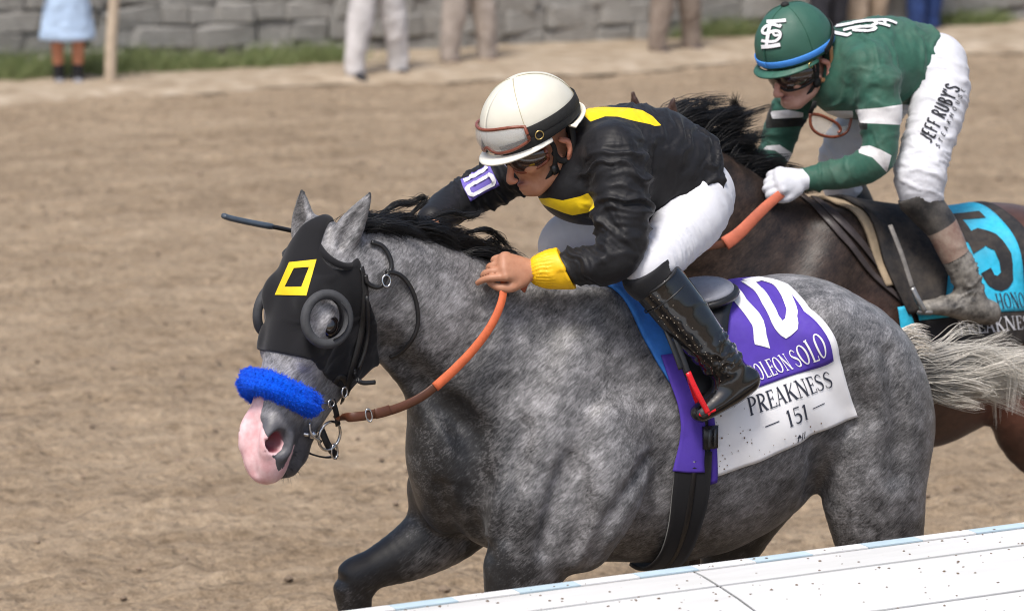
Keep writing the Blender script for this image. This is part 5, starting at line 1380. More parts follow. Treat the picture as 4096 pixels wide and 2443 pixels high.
    P = crom(np.array([a(2868, 1622, .352), a(2850, 1640, .352), a(2828, 1655, .352)]), 4); mesh_obj('tread_edge', *tube(P, .008, (0, 0, 1), 8), M_red, stp)
    P = crom(np.array([a(2660, 1250, .27), a(2700, 1350, .31), a(2735, 1440, .335), a(2752, 1490, .345)]), 5); mesh_obj('stirrup_leather', *strap(P, .016, .006, (0, 1, 0)), M_black, stp)
    P = P + np.array([.02, -.006, .01]); mesh_obj('stirrup_leather', *strap(P, .014, .005, (0, 1, 0)), M_black, stp)
    # specks of mud on the boot
    fl = MB(); bo = [o for o in rider1.children if o.name.startswith('boot') and 'collar' not in o.name and 'seam' not in o.name][0]
    bs = Skin([v_.co for v_ in bo.data.vertices], [p.vertices[:] for p in bo.data.polygons])
    for _ in range(75):
        k = rng.random() ** .8; u_p, v_p = 2600 + 310 * k + rng.normal(0, 32) - 8, 1180 + 300 * k + rng.normal(0, 28) + 15
        P, N_ = bs.px(HF1, [u_p], [v_p])
        if np.isnan(P).any(): continue
        p, nn = P[0], N_[0]; e1 = unit(np.cross(nn, (.3, .2, 1))); e2 = np.cross(nn, e1); r = rng.uniform(.0007, .0021); a0 = rng.random() * 6
        fl.add([p + (e1 * math.cos(a0 + k2 * 1.25) + e2 * math.sin(a0 + k2 * 1.25)) * r * rng.uniform(.6, 1.4) for k2 in range(5)] + [p + nn * .0022], [(k2, (k2 + 1) % 5, 5) for k2 in range(5)])
    o_ = fl.build('mud_specks', plain('pale dried mud', (.34, .29, .23), .95), rider1); o_['kind'] = 'stuff'
# ------------------------------------------------------------------ dark bay horse, its rider
POSE2 = dict(
    neck=[(.06, 0, 1.27, .14, .29), (.20, 0, 1.365, .135, .27), (.34, 0, 1.48, .112, .23), (.45, .0, 1.60, .094, .19), (.54, .0, 1.69, .082, .16), (.61, .0, 1.745, .074, .125), (.66, 0, 1.76, .07, .10)],
    head=((.725, .0, 1.855), (4, 52)), hs=1.08, hl=.90, en=-.085,
    ears=((tuple(HF2.at(2696, 390, .07)), (.3, .9, .1), .9), (tuple(HF2.at(2530, 366, -.06)), (.8, .5, .1), .9)),
    fore_l=leg([(.27, .165, 1.0, .085, .13), (.32, .17, .88, .085, .125), (.40, .17, .79, .075, .10), (.50, .17, .70, .058, .072), (.58, .17, .63, .046, .052)],
               [(.60, .17, .61, .044, .052), (.64, .17, .57, .045, .054), (.66, .17, .50, .034, .04), (.68, .17, .36, .026, .034), (.69, .17, .25, .034, .042), (.73, .17, .18, .03, .034), (.76, .17, .14, .034, .036)]),
    fore_r=leg([(.26, -.15, .97, .085, .13), (.30, -.155, .86, .085, .12), (.34, -.16, .75, .072, .09), (.38, -.165, .62, .055, .062), (.40, -.168, .53, .048, .052)],
               [(.40, -.168, .50, .046, .052), (.41, -.17, .44, .048, .054), (.40, -.17, .37, .034, .042), (.38, -.17, .27, .027, .036), (.37, -.17, .17, .034, .042), (.40, -.17, .10, .03, .034), (.42, -.17, .06, .034, .036)]),
    hind_l=leg([(-.80, .15, 1.10, .13, .22), (-.74, .165, .97, .12, .19), (-.72, .17, .84, .105, .16), (-.80, .17, .70, .075, .11), (-.90, .17, .58, .05, .075)],
               [(-.92, .17, .55, .045, .062), (-.95, .17, .50, .042, .062), (-.97, .17, .42, .032, .044), (-1.0, .17, .30, .027, .038), (-1.02, .17, .21, .035, .044), (-1.0, .17, .12, .03, .035), (-.98, .17, .07, .034, .036)]),
    hind_r=leg([(-.80, -.14, 1.10, .12, .20), (-.82, -.15, .96, .115, .18), (-.88, -.155, .82, .095, .14), (-.96, -.155, .69, .07, .095), (-1.04, -.155, .60, .05, .065)],
               [(-1.06, -.155, .58, .045, .06), (-1.10, -.155, .53, .042, .058), (-1.13, -.155, .46, .032, .042), (-1.18, -.155, .36, .027, .036), (-1.22, -.155, .28, .034, .042), (-1.24, -.155, .20, .03, .034), (-1.24, -.155, .15, .034, .036)]),
)
def tone2(v, t, sd, n):
    x, y, z = v.T
    brown = .95 * sstep(x, -.30, -.62) * sstep(z, .78, .95) * (1 - .55 * sstep(z, 1.46, 1.56)) + .45 * sstep(x, -.1, -.35) * sstep(z, 1.12, .86) + .4 * sstep(np.abs(x - .1), .4, .1) * sstep(z, 1.42, 1.15)
    brown = np.where((t < .02) & (z > 1.88), .3, brown)
    tone = .25 + .3 * sstep(z, .9, .6) - .5 * sstep(x, -.45, -.7) * sstep(z, 1.46, 1.56)
    zz = np.zeros(len(v)); return dict(tone=tone, skin=zz, pink=zz - 1, bleed=zz, brown=np.clip(brown, 0, 1))
if want('h2'):
    horse2 = thing('racehorse', HF2, 'dark bay racehorse with turquoise number cloth running behind the grey horse', 'horse', group='racehorses at the gallop')
    F2, q2, ax2 = horse_field(POSE2, .0095)
    coat2 = coat_mat('dark bay coat', (.12, .090, .075), (.044, .028, .021), (.016, .010, .008), brown=(.12, .045, .028))
    body2, v2 = horse_body(horse2, F2, POSE2, coat2, q2, ax2, tone2)
    A2, S2, N2 = ax2
    for s in (1, -1):
        c = q2(.187, s * .092, -.067); bm = bmesh.new(); bmesh.ops.create_uvsphere(bm, u_segments=16, v_segments=10, radius=.026)
        for vv in bm.verts: vv.co = Vector(c) + vv.co
        me = bpy.data.meshes.new('eye'); bm.to_mesh(me); me.materials.append(M_eye); link(bpy.data.objects.new('eye', me), horse2)
    for hc_, fw in (((.79, .17, .08), (.9, 0, -.3)), ((.45, -.17, .0), (1, 0, 0)), ((-.96, .17, .01), (1, 0, 0)), ((-1.22, -.155, .09), (.7, 0, -.6))):
        hoof('hoof', hc_, fw, M_hoof, horse2)
    # mane blowing up and back
    xs = np.linspace(.1, .80, 50); o = np.stack([xs, 0 * xs, 0 * xs + 2.1], 1); cz2 = 2.1 - F2.march(o, np.tile([0, 0, -1.0], (50, 1)), 1.2, .008)
    st = []; cl = rng.normal(0, 1, (60, 4))
    for x in rng.uniform(.16, .66, 1900):
        k = cl[int(x * 83) % 60]; u = (x - .16) / .5; L = (.08 + .15 * u + .05 * k[0]) * rng.uniform(.5, 1.2); p = np.array([x, rng.normal(0, .012), np.interp(x, xs, cz2) - .006]); pts_ = [p]
        d = np.array([-.35, -.2 + .2 * k[2] + rng.normal(0, .1), 1.1 * (.35 + .65 * u) + .3 * k[1] + rng.normal(0, .1)])
        for i in range(6):
            d = unit(d + np.array([-.50, 0, -.16 + .10 * k[3]]) * .8); p = p + d * L / 6 + rng.normal(0, .0015, 3); pts_.append(p)
        st.append(pts_)
    st = locks(np.array(st)[:260], 14, .006, .012); hv, hf, ha = hairs(st, rng.uniform(.0009, .002, len(st)))
    mesh_obj('mane', hv, hf, mane_m if want('h1') else M_black, horse2, attrs=ha)
    ws = []
    for g in ([(2720, 500), (2830, 470), (2920, 450), (2945, 395)], [(2850, 580), (2920, 500), (2950, 450), (2930, 400)], [(2800, 520), (2880, 460), (2950, 470), (2985, 455)], [(2880, 600), (2920, 560), (2960, 500), (2975, 460)], [(2930, 640), (2970, 610), (3000, 580), (3020, 560)], [(2960, 640), (3020, 620), (3040, 645), (3030, 660)],
              [(2730, 490), (2750, 460), (2760, 450), (2765, 440)], [(2780, 480), (2800, 440), (2815, 425), (2825, 420)]):
        gg = np.array([HF2.at(*p_, -.03) for p_ in g])
        for _ in range(80): ws.append(crom(gg + rng.normal(0, .007, (4, 3)) * np.array([[.6], [.9], [1], [1.5]]), 3))
    hv, hf, ha = hairs(np.array(ws), rng.uniform(.0008, .002, len(ws)))
    mesh_obj('mane_wisps', hv, hf, mane_m, horse2, attrs=ha)
    ts = []
    for _ in range(900):
        p = np.array([-1.03, rng.normal(0, .02), 1.34 + rng.normal(0, .02)]); d = np.array([-1, rng.normal(0, .1), .1]); L = rng.uniform(.4, .75); q = [p]
        for i in range(8): d = unit(d + np.array([-.05, rng.normal(0, .03), -.16])); q.append(q[-1] + d * L / 8)
        ts.append(q)
    hv, hf, ha = hairs(np.array(ts), .0018); mesh_obj('tail', hv, hf, mane_m, horse2, attrs=ha)
    # bridle and reins, mostly hidden
    bridle2 = thing('bridle', HF2, 'black bridle with worn orange rein grip on the dark bay horse', 'bridle', group='racing bridles')
    P = crom(np.array([HF2.at(3150, 755, .12), HF2.at(3060, 830, .17), HF2.at(2960, 930, .18), HF2.at(2900, 975, .18)]), 6); mesh_obj('rein_grip', *strap(P, np.linspace(.028, .046, len(P)), .010, (0, 1, .3)), plain('worn orange grip', (.50, .13, .07), .7, var=.2, nscale=25), bridle2)
    e2 = q2(.50, .06, -.10); P = crom(np.array([HF2.at(2900, 975, .18), HF2.at(2750, 1000, .2), (HF2.at(2600, 900, .2) + e2) / 2, e2]), 8); mesh_obj('rein', *strap(P, .024, .006, (0, 1, .3)), M_brown, bridle2)
    mesh_obj('bit_ring', *ring(e2, S2, -A2, .038, .038, .004, 24, 6), M_steel, bridle2)
    for s in (1, -1):
        P = np.array([q2(t, s * .10, -.13) for t in np.linspace(.02, .48, 16)]); P = F2.snap(P, .004); mesh_obj('cheek_strap', *strap(P, .02, .005, F2.grad(P)), M_black, bridle2)
    P = np.array([q2(.40, .09 * math.sin(a_), -.08 + .09 * math.cos(a_)) for a_ in np.linspace(-2, 2, 24)]); P = F2.snap(P, .004); mesh_obj('noseband', *strap(P, .024, .005, F2.grad(P)), M_black, bridle2)
    # yoke straps over the shoulder
    yoke = thing('yoke_strap', HF2, 'dark leather straps running down the dark bay horse\'s shoulder to the saddle', 'strap')
    for k, pts_ in enumerate(([(3185, 775), (3280, 850), (3380, 960), (3480, 1090), (3580, 1180), (3640, 1230)], [(3220, 775), (3320, 850), (3430, 960), (3530, 1090), (3610, 1170), (3650, 1215)])):
        P, n_ = seen_path(HF2, F2, pts_, .010); mesh_obj('strap', *strap(P, np.linspace(.030, .012, len(P)), .005, n_), plain('dusty leather', (.05, .04, .04), .5, var=.3, nscale=30), yoke)
    # saddle cloth
    cloth2 = thing('saddle_cloth', HF2, 'turquoise and black number cloth lettered HONOR and PREAKNESS on the dark bay', 'saddle cloth', group='number cloths')
    def cmap2(x, ph, off): return fwd_map(F2, x, ph, off + .014 + .002 * np.sin(20 * x + 5 * ph))
    def grid2(x0, x1, p0, p1, off, nx=36, np_=60):
        X_, Ph = np.meshgrid(np.linspace(x0, x1, nx), np.radians(np.linspace(p0, p1, np_)), indexing='ij'); sk = .0
        return cmap2((X_ - .06 * (Ph / R(100)) ** 2).ravel(), Ph.ravel(), off).reshape(*X_.shape, 3)
    M_cyan = dirty('turquoise cloth', (.02, .46, .70), .75, amount=.25, scale=6)
    M_blk2 = dirty('dusty black cloth', (.015, .015, .018), .85, amount=.3, scale=6)
    XF, XB = -.16, -.615
    sheet(grid2(XF, XB, -90, 95, 0), .004, M_blk2, 'cloth', cloth2, nrm=np.array([0, 0, 1.0]))
    sheet(grid2(XF - .0, XB + .04, -70, 71, .0025), .002, M_cyan, 'turquoise_field', cloth2, nrm=np.array([0, 0, 1.0]))
    def skw(g, off): return cmap2(g[:, 0] - .06 * (np.radians(g[:, 1]) / R(100)) ** 2, np.radians(g[:, 1]), off)
    five = [([(-.53, 14), (-.415, 12)], 6.5), ([(-.425, 12), (-.42, 30)], .04), ([(-.41, 31), (-.47, 28), (-.515, 32), (-.53, 41), (-.518, 50), (-.485, 54), (-.455, 52), (-.445, 45)], .045)]
    def lay2(strokes, off):
        """strokes given in metres along x and degrees around; pen width in metres"""
        k = .0048
        return lay([([(x, p * k) for x, p in pts_], w * (k if w > 1 else 1)) for pts_, w in strokes], lambda g, j: skw(np.stack([g[:, 0], g[:, 1] / k], 1), off + .0004 * j), .015, 4)
    mesh_obj('number_five', *lay2([(p, w) for p, w in five], .0048), M_blk2, cloth2)
    def place2(txt, x0, x1, p0, p1, mat, name, off):
        st, w = text_strokes(txt); mesh_obj(name, *lay(st, lambda g, j: skw(np.stack([x0 + (x1 - x0) * g[:, 0] / w, p1 + (p0 - p1) * g[:, 1]], 1), off + .0004 * (j % 4)), .12, 1), mat, cloth2)
    place2('HONOR', -.45, -.585, 59.5, 69, M_ink if want('h1') else M_black, 'name_print', .005)
    place2('PREAKNESS', -.29, -.60, 74, 83.5, plain('grey white print', (.55, .55, .58), .8, bump=0), 'race_print', .003)
    # saddle, tan pad
    saddle2 = thing('racing_saddle', HF2, 'dusty black racing saddle with tan chamois pad on the dark bay horse', 'saddle', group='racing saddles')
    def band2(rows_, off, name, mat, thick=.006, nu=8):
        r = crom(np.array(rows_, float), 6); u = np.linspace(0, 1, nu); X_ = r[:, 1][:, None] * (1 - u) + r[:, 2][:, None] * u; Ph = np.radians(r[:, 0])[:, None] + 0 * X_
        G = fwd_map(F2, X_.ravel(), Ph.ravel(), off).reshape(*X_.shape, 3); ok = ~np.isnan(G).any(2).any(1); return sheet(G[ok], thick, mat, name, saddle2, nrm=np.array([0, 0, 1.0]))
    band2([(-60, -.1, -.2), (-20, .0, -.2), (0, .02, -.2), (12, .0, -.15), (24, -.035, -.12), (36, -.07, -.13), (46, -.09, -.155)], .018, 'chamois_pad', plain('tan chamois', (.40, .31, .21), .9, var=.2, nscale=20), .012)
    band2([(-40, -.1, -.3), (-20, -.05, -.4), (0, -.04, -.42), (15, -.05, -.4), (30, -.08, -.34), (50, -.12, -.30), (66, -.15, -.27)], .034, 'saddle_flap', M_blk2, .012)
    band2([(60, -.115, -.15), (75, -.12, -.17), (90, -.12, -.17), (98, -.12, -.17)], .028, 'turquoise_flap', M_cyan, .004, 4)
    band2([(95, -.10, -.19), (125, -.09, -.19), (155, -.1, -.19), (183, -.1, -.19)], .014, 'girth', M_blk2, .01)
if want('j2'):
    a = HF2.at
    hf2 = head_frame(a(3176, 172, .0), 17, 20, 0)
    poly = lambda *p: list(p)
    zt = lambda X, Y: (3280 + X / 4.638, 40 + Y / 4.638)
    kneeL = np.array(a(3672, 790, .255)); ankL = np.array(a(3882, 1165, .33)); axL = unit(ankL - kneeL); lenL = np.linalg.norm(ankL - kneeL)
    kneeR = np.array(a(3380, 740, -.25)); ankR = np.array(a(3560, 1080, -.32))
    def bt(v):
        return np.where(v[:, 1] > 0, (v - kneeL) @ axL / lenL, (v - kneeR) @ unit(ankR - kneeR) / np.linalg.norm(ankR - kneeR))
    J2 = dict(head=hf2,
        torso=rows(HF2, [(3345, 290, .0, .12, .08), (3430, 265, .0, .175, .145), (3540, 250, .0, .172, .145), (3640, 245, .0, .165, .132), (3718, 240, .0, .155, .118)]),
        armL=rows(HF2, [(3475, 270, .15, .080, .080), (3515, 350, .19, .072, .074), (3522, 480, .22, .064, .066), (3515, 600, .235, .060, .062), (3480, 655, .23, .057, .058), (3400, 688, .19, .052, .053), (3310, 705, .15, .046, .047), (3235, 715, .125, .040, .041)]),
        armR=rows(HF2, [(3310, 290, -.15, .078, .078), (3210, 370, -.20, .068, .068), (3135, 480, -.235, .060, .060), (3110, 590, -.245, .056, .056), (3080, 640, -.21, .050, .050), (3040, 685, -.14, .042, .042)]),
        legL=rows(HF2, [(3730, 270, .085, .100, .100), (3760, 350, .13, .096, .098), (3745, 460, .17, .086, .090), (3705, 590, .215, .080, .082), (3680, 700, .245, .083, .086), (3685, 770, .252, .072, .074)]),
        legR=rows(HF2, [(3605, 280, -.085, .100, .100), (3530, 400, -.15, .092, .094), (3420, 540, -.205, .080, .082), (3365, 640, -.235, .076, .080), (3370, 740, -.245, .066, .068)]),
        seat=[(a(3750, 262, .06), (.095, .085, .10), .05), (a(3680, 258, -.06), (.095, .085, .10), .05)],
        bootL=rows(HF2, [(3672, 790, .255, .064, .066), (3720, 850, .27, .057, .061), (3768, 910, .287, .050, .054), (3815, 1010, .31, .044, .048), (3852, 1080, .32, .046, .049), (3884, 1168, .33, .040, .045)]),
        bootL_foot=rows(HF2, [(3955, 1250, .335, .036, .042), (3890, 1235, .335, .040, .046), (3800, 1225, .33, .040, .034), (3705, 1228, .325, .032, .022)]),
        bootL_top=(a(3660, 770, .252), -axL),
        bootR=rows(HF2, [(3380, 740, -.25, .062, .064), (3430, 820, -.27, .054, .058), (3490, 940, -.295, .046, .050), (3560, 1080, -.32, .040, .045)]),
        bootR_foot=rows(HF2, [(3630, 1150, -.33, .034, .04), (3560, 1145, -.33, .038, .042), (3470, 1140, -.33, .037, .032), (3390, 1145, -.33, .03, .02)]),
        bootR_top=(a(3370, 720, -.25), -unit(ankR - kneeR)),
        handL=(a(3212, 718, .125), np.array([.97, -.12, -.02]), np.array([.1, .85, .5])),
        handR=(a(3042, 690, -.13), np.array([.6, .6, -.2]), np.array([.3, .1, .9])),
        jcuts=[((*a(3690, 235, 0), .34), unit(np.array(a(3690, 235, 0)) - np.array(a(3580, 240, 0))))],
        jacket_ell=[(a(3400, 350, .02), (.12, .14, .10), .06)],
        folds=[(a(3490, 290, .16), a(3520, 560, .22), .12, .045, .18, .008), (a(3520, 600, .23), a(3240, 715, .13), .1, .05, .16, .006), (a(3280, 310, -.15), a(3110, 590, -.245), .11, .04, .16, .007), (a(3420, 200, .1), a(3700, 260, .12), .24, .05, .24, .009)],
        bfolds=[(a(3780, 260, .1), a(3720, 560, .2), .16, .024, .16, .0045), (a(3720, 560, .2), a(3680, 780, .25), .14, .020, .10, .0055), (a(3560, 350, -.1), a(3370, 700, -.24), .14, .03, .12, .005)],
        zones={'white': [[(3420, 440), (3520, 432), (3612, 418), (3606, 500), (3440, 492)], [(3432, 588), (3478, 582), (3520, 598), (3566, 622), (3548, 692), (3522, 662), (3490, 630), (3436, 612)],
                         [(3080, 446), (3150, 440), (3215, 452), (3212, 470), (3090, 476)], [(3052, 598), (3066, 584), (3118, 580), (3176, 618), (3166, 672), (3140, 630), (3100, 602)], [(3240, 452), (3330, 444), (3412, 444), (3412, 474), (3250, 478)]],
               'dark': [[(3062, 478), (3210, 470), (3210, 505), (3064, 515)], [(3058, 350), (3082, 356), (3088, 480), (3062, 484)], [(3200, 478), (3470, 474), (3470, 520), (3210, 520)]]},
        bootzone={'tan': lambda v: np.minimum(bt(v) - .345, .645 - bt(v)), 'mud': lambda v: np.where(bt(v) > .645, bt(v) - .645, -1)})
    green = silk_mat('green silk', (.030, .104, .074), [('dark', (.012, .014, .014)), ('white', (.72, .71, .72))], rough=.6, var=.15, dirt=.12)
    MB2 = Mat('muddy black boot', (.02, .02, .021), .5); nz = MB2.noise(14, 6, .7); fine = MB2.noise(60, 4)
    col = MB2.mix(MB2.math('MULTIPLY', MB2.rng(nz, .4, .7), .55), (.02, .02, .021), (.18, .16, .14))
    col = MB2.mix(MB2.math('GREATER_THAN', MB2.attr('tan'), 0.0), col, MB2.mix(MB2.rng(nz, .35, .65), (.20, .105, .08), (.33, .26, .21)))
    col = MB2.mix(MB2.math('GREATER_THAN', MB2.attr('mud'), 0.0), col, MB2.mix(MB2.rng(MB2.math('ADD', MB2.math('MULTIPLY', nz, .7), MB2.math('MULTIPLY', fine, .3)), .38, .60), (.05, .046, .042), (.27, .25, .22)))
    MB2.color(col); MB2.bump(fine, .3, .004)
    mats2 = dict(skin=M_skin2, jacket=green, breeches=silk_mat('dusty white breeches', (.66, .67, .72), rough=.6, var=.03, sheen=.05, dirt=.10), boot=MB2.m)
    rider2, jk2, br2, jacket2, K2 = build_rider(HF2, J2, 'person', 'rider in green silks with white sleeve bands standing over the dark bay horse', mats2)
    # gloves
    for hk, lf in (('handL', True), ('handR', False)):
        W_, d_, n_ = J2[hk]; g_ = Field(W_ - .18, W_ + .18, .0048); hand_field(g_, W_, d_, n_, 1.08, lf, grow=.0035)
        g_.chain([(*(W_ - unit(d_) * .045), .036, .036), (*(W_ + unit(d_) * .0), .033, .030)], .01)
        v, f_ = g_.mesh(); mesh_obj('glove', v, f_, silk_mat('white knit glove', (.66, .68, .74), rough=.8, var=.05, dirt=.15), rider2)
    RAD2 = (.140, .116, .132)
    h2 = helmet('riding_helmet', hf2, RAD2, .0, plain('green helmet cover', (.030, .105, .074), .55, var=.08, nscale=14, bump=.3, bscale=500), plain('green peak', (.030, .11, .077), .55), M_elastic, HF2, 'green skull cap helmet with blue band of the rider in green', brim=.030, el_low=-15)
    aa = np.linspace(0, 360, 73); P = np.array([shell_grid(hf2, RAD2, [x], [y], .003)[0, 0] for x, y in zip(aa, np.interp(aa, [0, 180, 360], [-7, -4, -7]))])
    mesh_obj('blue_band', *strap(P, .022, .004, P - hf2[0]), plain('blue elastic', (.06, .28, .80), .6, var=.08), h2)
    aa = np.linspace(95, 265, 40); P = np.array([shell_grid(hf2, RAD2, [x], [y], .005)[0, 0] for x, y in zip(aa, np.interp(aa, [95, 130, 180, 230, 265], [-12, 3, 12, 3, -12]))])
    mesh_obj('rear_strap', *strap(P, .026, .004, P - hf2[0]), M_elastic, h2)
    tp = shell_grid(hf2, RAD2, [0], [90], .002)[0, 0]; mesh_obj('top_button', *tube(np.array([tp - hf2[3] * .004, tp + hf2[3] * .004, tp + hf2[3] * .008]), [.014, .014, .008], hf2[1], 12), M_elastic, h2)
    for az0 in (75, -75, 0, 180):
        P = np.array([shell_grid(hf2, RAD2, [az0], [e], .0008)[0, 0] for e in np.linspace(-2, 86, 24)]); mesh_obj('seam', *tube(P, .0012, hf2[2], 5), plain('green thread', (.02, .10, .065), .7), h2)
    # monogram on the cap: strokes traced in the photograph's pixels, laid on the shell
    sh = [o for o in h2.children if o.name.startswith('shell')][0]; hs_ = Skin([v_.co for v_ in sh.data.vertices], [p.vertices[:] for p in sh.data.polygons])
    z4 = lambda X, Y: (2950 + X / 2.698, Y / 2.698)
    mono = [([(318, 238), (420, 234), (522, 224)], 34), ([(362, 240), (332, 380), (316, 505)], 36), ([(470, 270), (450, 300)], 26), ([(452, 290), (380, 268), (305, 292), (272, 338), (300, 368), (400, 338), (458, 350), (456, 405), (410, 446), (330, 452), (262, 440)], 30), ([(380, 330), (400, 385), (445, 380)], 24), ([(262, 508), (360, 502), (462, 484)], 40)]
    full = [(0, 0), (PW, 0), (PW, PH), (0, PH)]
    fn = hs_.map(HF2, full, .003)
    def pxs(st): return [([(z4(X, Y)[0] / PW, z4(X, Y)[1] / PH) for X, Y in (map(tuple, crom(np.array(p, float), 3)) if len(p) > 2 else p)], w) for p, w in st]
    def lay_px(strokes, skin, off, conv, scale, grow=0.0, shift=(0, 0)):
        V = []; F = []; b = 0; fn = skin.map(HF2, full, off)
        for j, (p, w) in enumerate(strokes):
            pp = crom(np.array(p, float), 3) if len(p) > 2 else np.array(p, float); q = np.array([conv(*x) for x in pp]) + np.array(shift)
            g = ribbon2d(q, (w + grow) / scale, 6, 2); m, n = g.shape[:2]; P = fn(g.reshape(-1, 2) / np.array([PW, PH]), j); ok = ~np.isnan(P).any(1); V.append(np.where(ok[:, None], P, 0))
            for i in range(m - 1):
                for k in range(n - 1):
                    ids = (i * n + k, i * n + k + 1, (i + 1) * n + k + 1, (i + 1) * n + k)
                    if ok[list(ids)].all(): F.append(tuple(b + t for t in ids))
            b += m * n
        return np.concatenate(V), F
    M_pw = plain('white applique', (.80, .80, .82), .7, var=.02, bump=0); M_pd = plain('dark applique edge', (.010, .020, .022), .7, bump=0)
    mesh_obj('monogram_edge', *lay_px(mono, hs_, .0022, z4, 2.698, 14, (1.5, 1.5)), M_pd, h2)
    mesh_obj('monogram', *lay_px(mono, hs_, .0045, z4, 2.698), M_pw, h2)
    # lettering across the shoulders
    back = [([(205, 320), (420, 290), (620, 255)], 46), ([(222, 335), (262, 432)], 46), ([(250, 425), (520, 478)], 56), ([(500, 480), (580, 440)], 46), ([(440, 385), (600, 345), (760, 320)], 44), ([(600, 250), (820, 215), (1000, 205)], 44), ([(600, 385), (800, 395), (950, 388), (1040, 350), (960, 315), (740, 320)], 46), ([(960, 300), (1060, 260), (1000, 215)], 46), ([(1000, 205), (1200, 195), (1320, 220), (1420, 262)], 40), ([(1080, 258), (1190, 280), (1300, 318)], 40), ([(1180, 205), (1220, 262)], 40)]
    for st1 in back:
        for nm, of, gr, mt in (('back_print_edge', .003, 26, M_pd), ('back_print', .006, 0, M_pw)):
            V, Fc = lay_px([st1], jk2, of, zt, 4.638, gr); lone = [q for q in Fc if q[0] // 3 == 0]; run = []
            for q in Fc:                                   # keep one unbroken run of each stroke
                if run and q[0] // 3 > run[-1][0] // 3 + 1: break
                run.append(q)
            if run: mesh_obj(nm, V, run, mt, rider2)
    # lettering down the thigh
    def quad_print(txt, quad, name, serif, track):
        st, w = text_strokes(txt, serif, track); fn = br2.map(HF2, quad, .003); return mesh_obj(name, *lay([([(x / w, y) for x, y in p], wd) for p, wd in [(p, wd) for p, wd in st]], lambda uv, j: fn(uv, j), .02, 1), plain('black print', (.012, .013, .018), .8, bump=0), rider2)
    def quad_print2(txt, quad, name, serif, track, wide=1.0):
        st, w = text_strokes(txt, serif, track); c_ = np.array(quad, float); Lp = np.linalg.norm(c_[1] - c_[0]); Hp = np.linalg.norm(c_[3] - c_[0]); fn = br2.map(HF2, quad, .003); V = []; F = []; b = 0
        for j, (p, wd) in enumerate(st):
            g = ribbon2d(np.array(p, float) * np.array([Lp / w, Hp]), np.asarray(wd) * min(Lp / w, Hp) * wide, 4, 1); m, n = g.shape[:2]; P = fn(g.reshape(-1, 2) / np.array([Lp, Hp]), j); ok = ~np.isnan(P).any(1); V.append(np.where(ok[:, None], P, 0))
            for i in range(m - 1): 
                ids = (i * n, i * n + 1, (i + 1) * n + 1, (i + 1) * n)
                if ok[list(ids)].all(): F.append(tuple(b + t for t in ids))
            b += m * n
        return mesh_obj(name, np.concatenate(V), F, plain('black print', (.012, .013, .018), .8, bump=0), rider2)
    quad_print2("JEFF RUBY'S", [(3724, 576), (3842, 353), (3786, 332), (3675, 545)], 'thigh_print', False, .12, 1.15)
    quad_print2("STEAKHOUSE", [(3756, 596), (3860, 362), (3845, 352), (3741, 582)], 'thigh_print', False, .75, .9)
    goggles('goggles', (hf2[0] - hf2[3] * .080, *hf2[1:]), (.102, .078, .09), .0, 76, -24, 22, .010, M_lens_dark, M_elastic, M_elastic, HF2, 'dark wraparound goggles over the eyes of the rider in green')
    c_, f_, s_, u_ = hf2; Q = lambda x, y, z: c_ + f_ * x + s_ * y + u_ * z
    for k in (1, -1):
        P = crom(np.array([Q(.03, k * .106, -.03), Q(.012, k * .094, -.07), Q(.018, k * .078, -.12), Q(.05, k * .048, -.165), Q(.055, 0, -.188)]), 5); mesh_obj('chin_strap', *strap(P, .013, .004, s_ * k + f_ * .2), M_elastic, h2)
        P = crom(np.array([Q(-.055, k * .104, -.03), Q(-.05, k * .094, -.09), Q(-.03, k * .086, -.13), Q(.0, k * .082, -.125)]), 5); mesh_obj('ear_strap', *tube(P, .008, s_ * k, 8, ry=.005), plain('tan leather strap', (.40, .20, .09), .5), h2)
    mesh_obj('chin_buckle', *box(Q(.018, .080, -.125), (.022, .012, .028), np.array([f_, s_, u_])), M_elastic, h2)
    mesh_obj('buckle', *ring(Q(.055, .108, -.045), s_, u_, .009, .009, .002, 14, 6), Mat('brass fitting', (.6, .45, .18), .3, metal=1).m, h2)
    # spare goggles hanging at the chest
    g2 = thing('goggles', HF2, 'clear spare goggles with brown rim hanging below the chin of the rider in green', 'goggles', group='racing goggles')
    zz = lambda X, Y, y=.06: a(2900 + X / 1.06, Y / 1.06, y)
    lp = [(362, 482), (362, 520), (372, 548), (400, 570), (440, 580), (480, 578), (515, 560), (532, 520), (540, 470)]
    mesh_obj('rim', *tube(crom(np.array([zz(x, y, .07) for x, y in lp]), 4), .0052, (0, 1, 0), 8), M_frame, g2)
    mesh_obj('rim', *tube(crom(np.array([zz(x, y, .075) for x, y in [(362, 484), (400, 488), (440, 505), (475, 525), (490, 550), (480, 565)]]), 4), .0052, (0, 1, 0), 8), M_frame, g2)
    lg = np.array([[zz(x0 + (x1 - x0) * t, y0 + (y1 - y0) * t, .072) for t in np.linspace(0, 1, 6)] for (x0, y0), (x1, y1) in (((364, 488), (364, 520)), ((385, 490), (375, 548)), ((420, 498), (402, 568)), ((455, 515), (445, 578)), ((490, 540), (485, 572)), ((525, 530), (512, 560)))])
    sheet(lg, .0015, M_lens_clear, 'lens', g2)
    for (x, y) in ((362, 480), (540, 470)):
        P = np.array([zz(x, y, .08), zz(x + (20 if x < 400 else -10), y - 50, .10)]); mesh_obj('strap', *strap(P, .016, .004, (0, 1, 0)), M_elastic, g2)
    # stirrup of the second rider
    st2 = thing('stirrup', HF2, 'muddy grey stirrup iron at the toe of the muddy boot', 'stirrup', group='stirrup irons'); M_irn = dirty('muddy steel', (.3, .3, .3), .4, metal=.6)
    P = crom(np.array([a(3650, 1150, .345), a(3675, 1200, .36), a(3700, 1245, .362)]), 5); mesh_obj('side_bar', *strap(P, .016, .008, (0, 1, 0)), M_irn, st2)
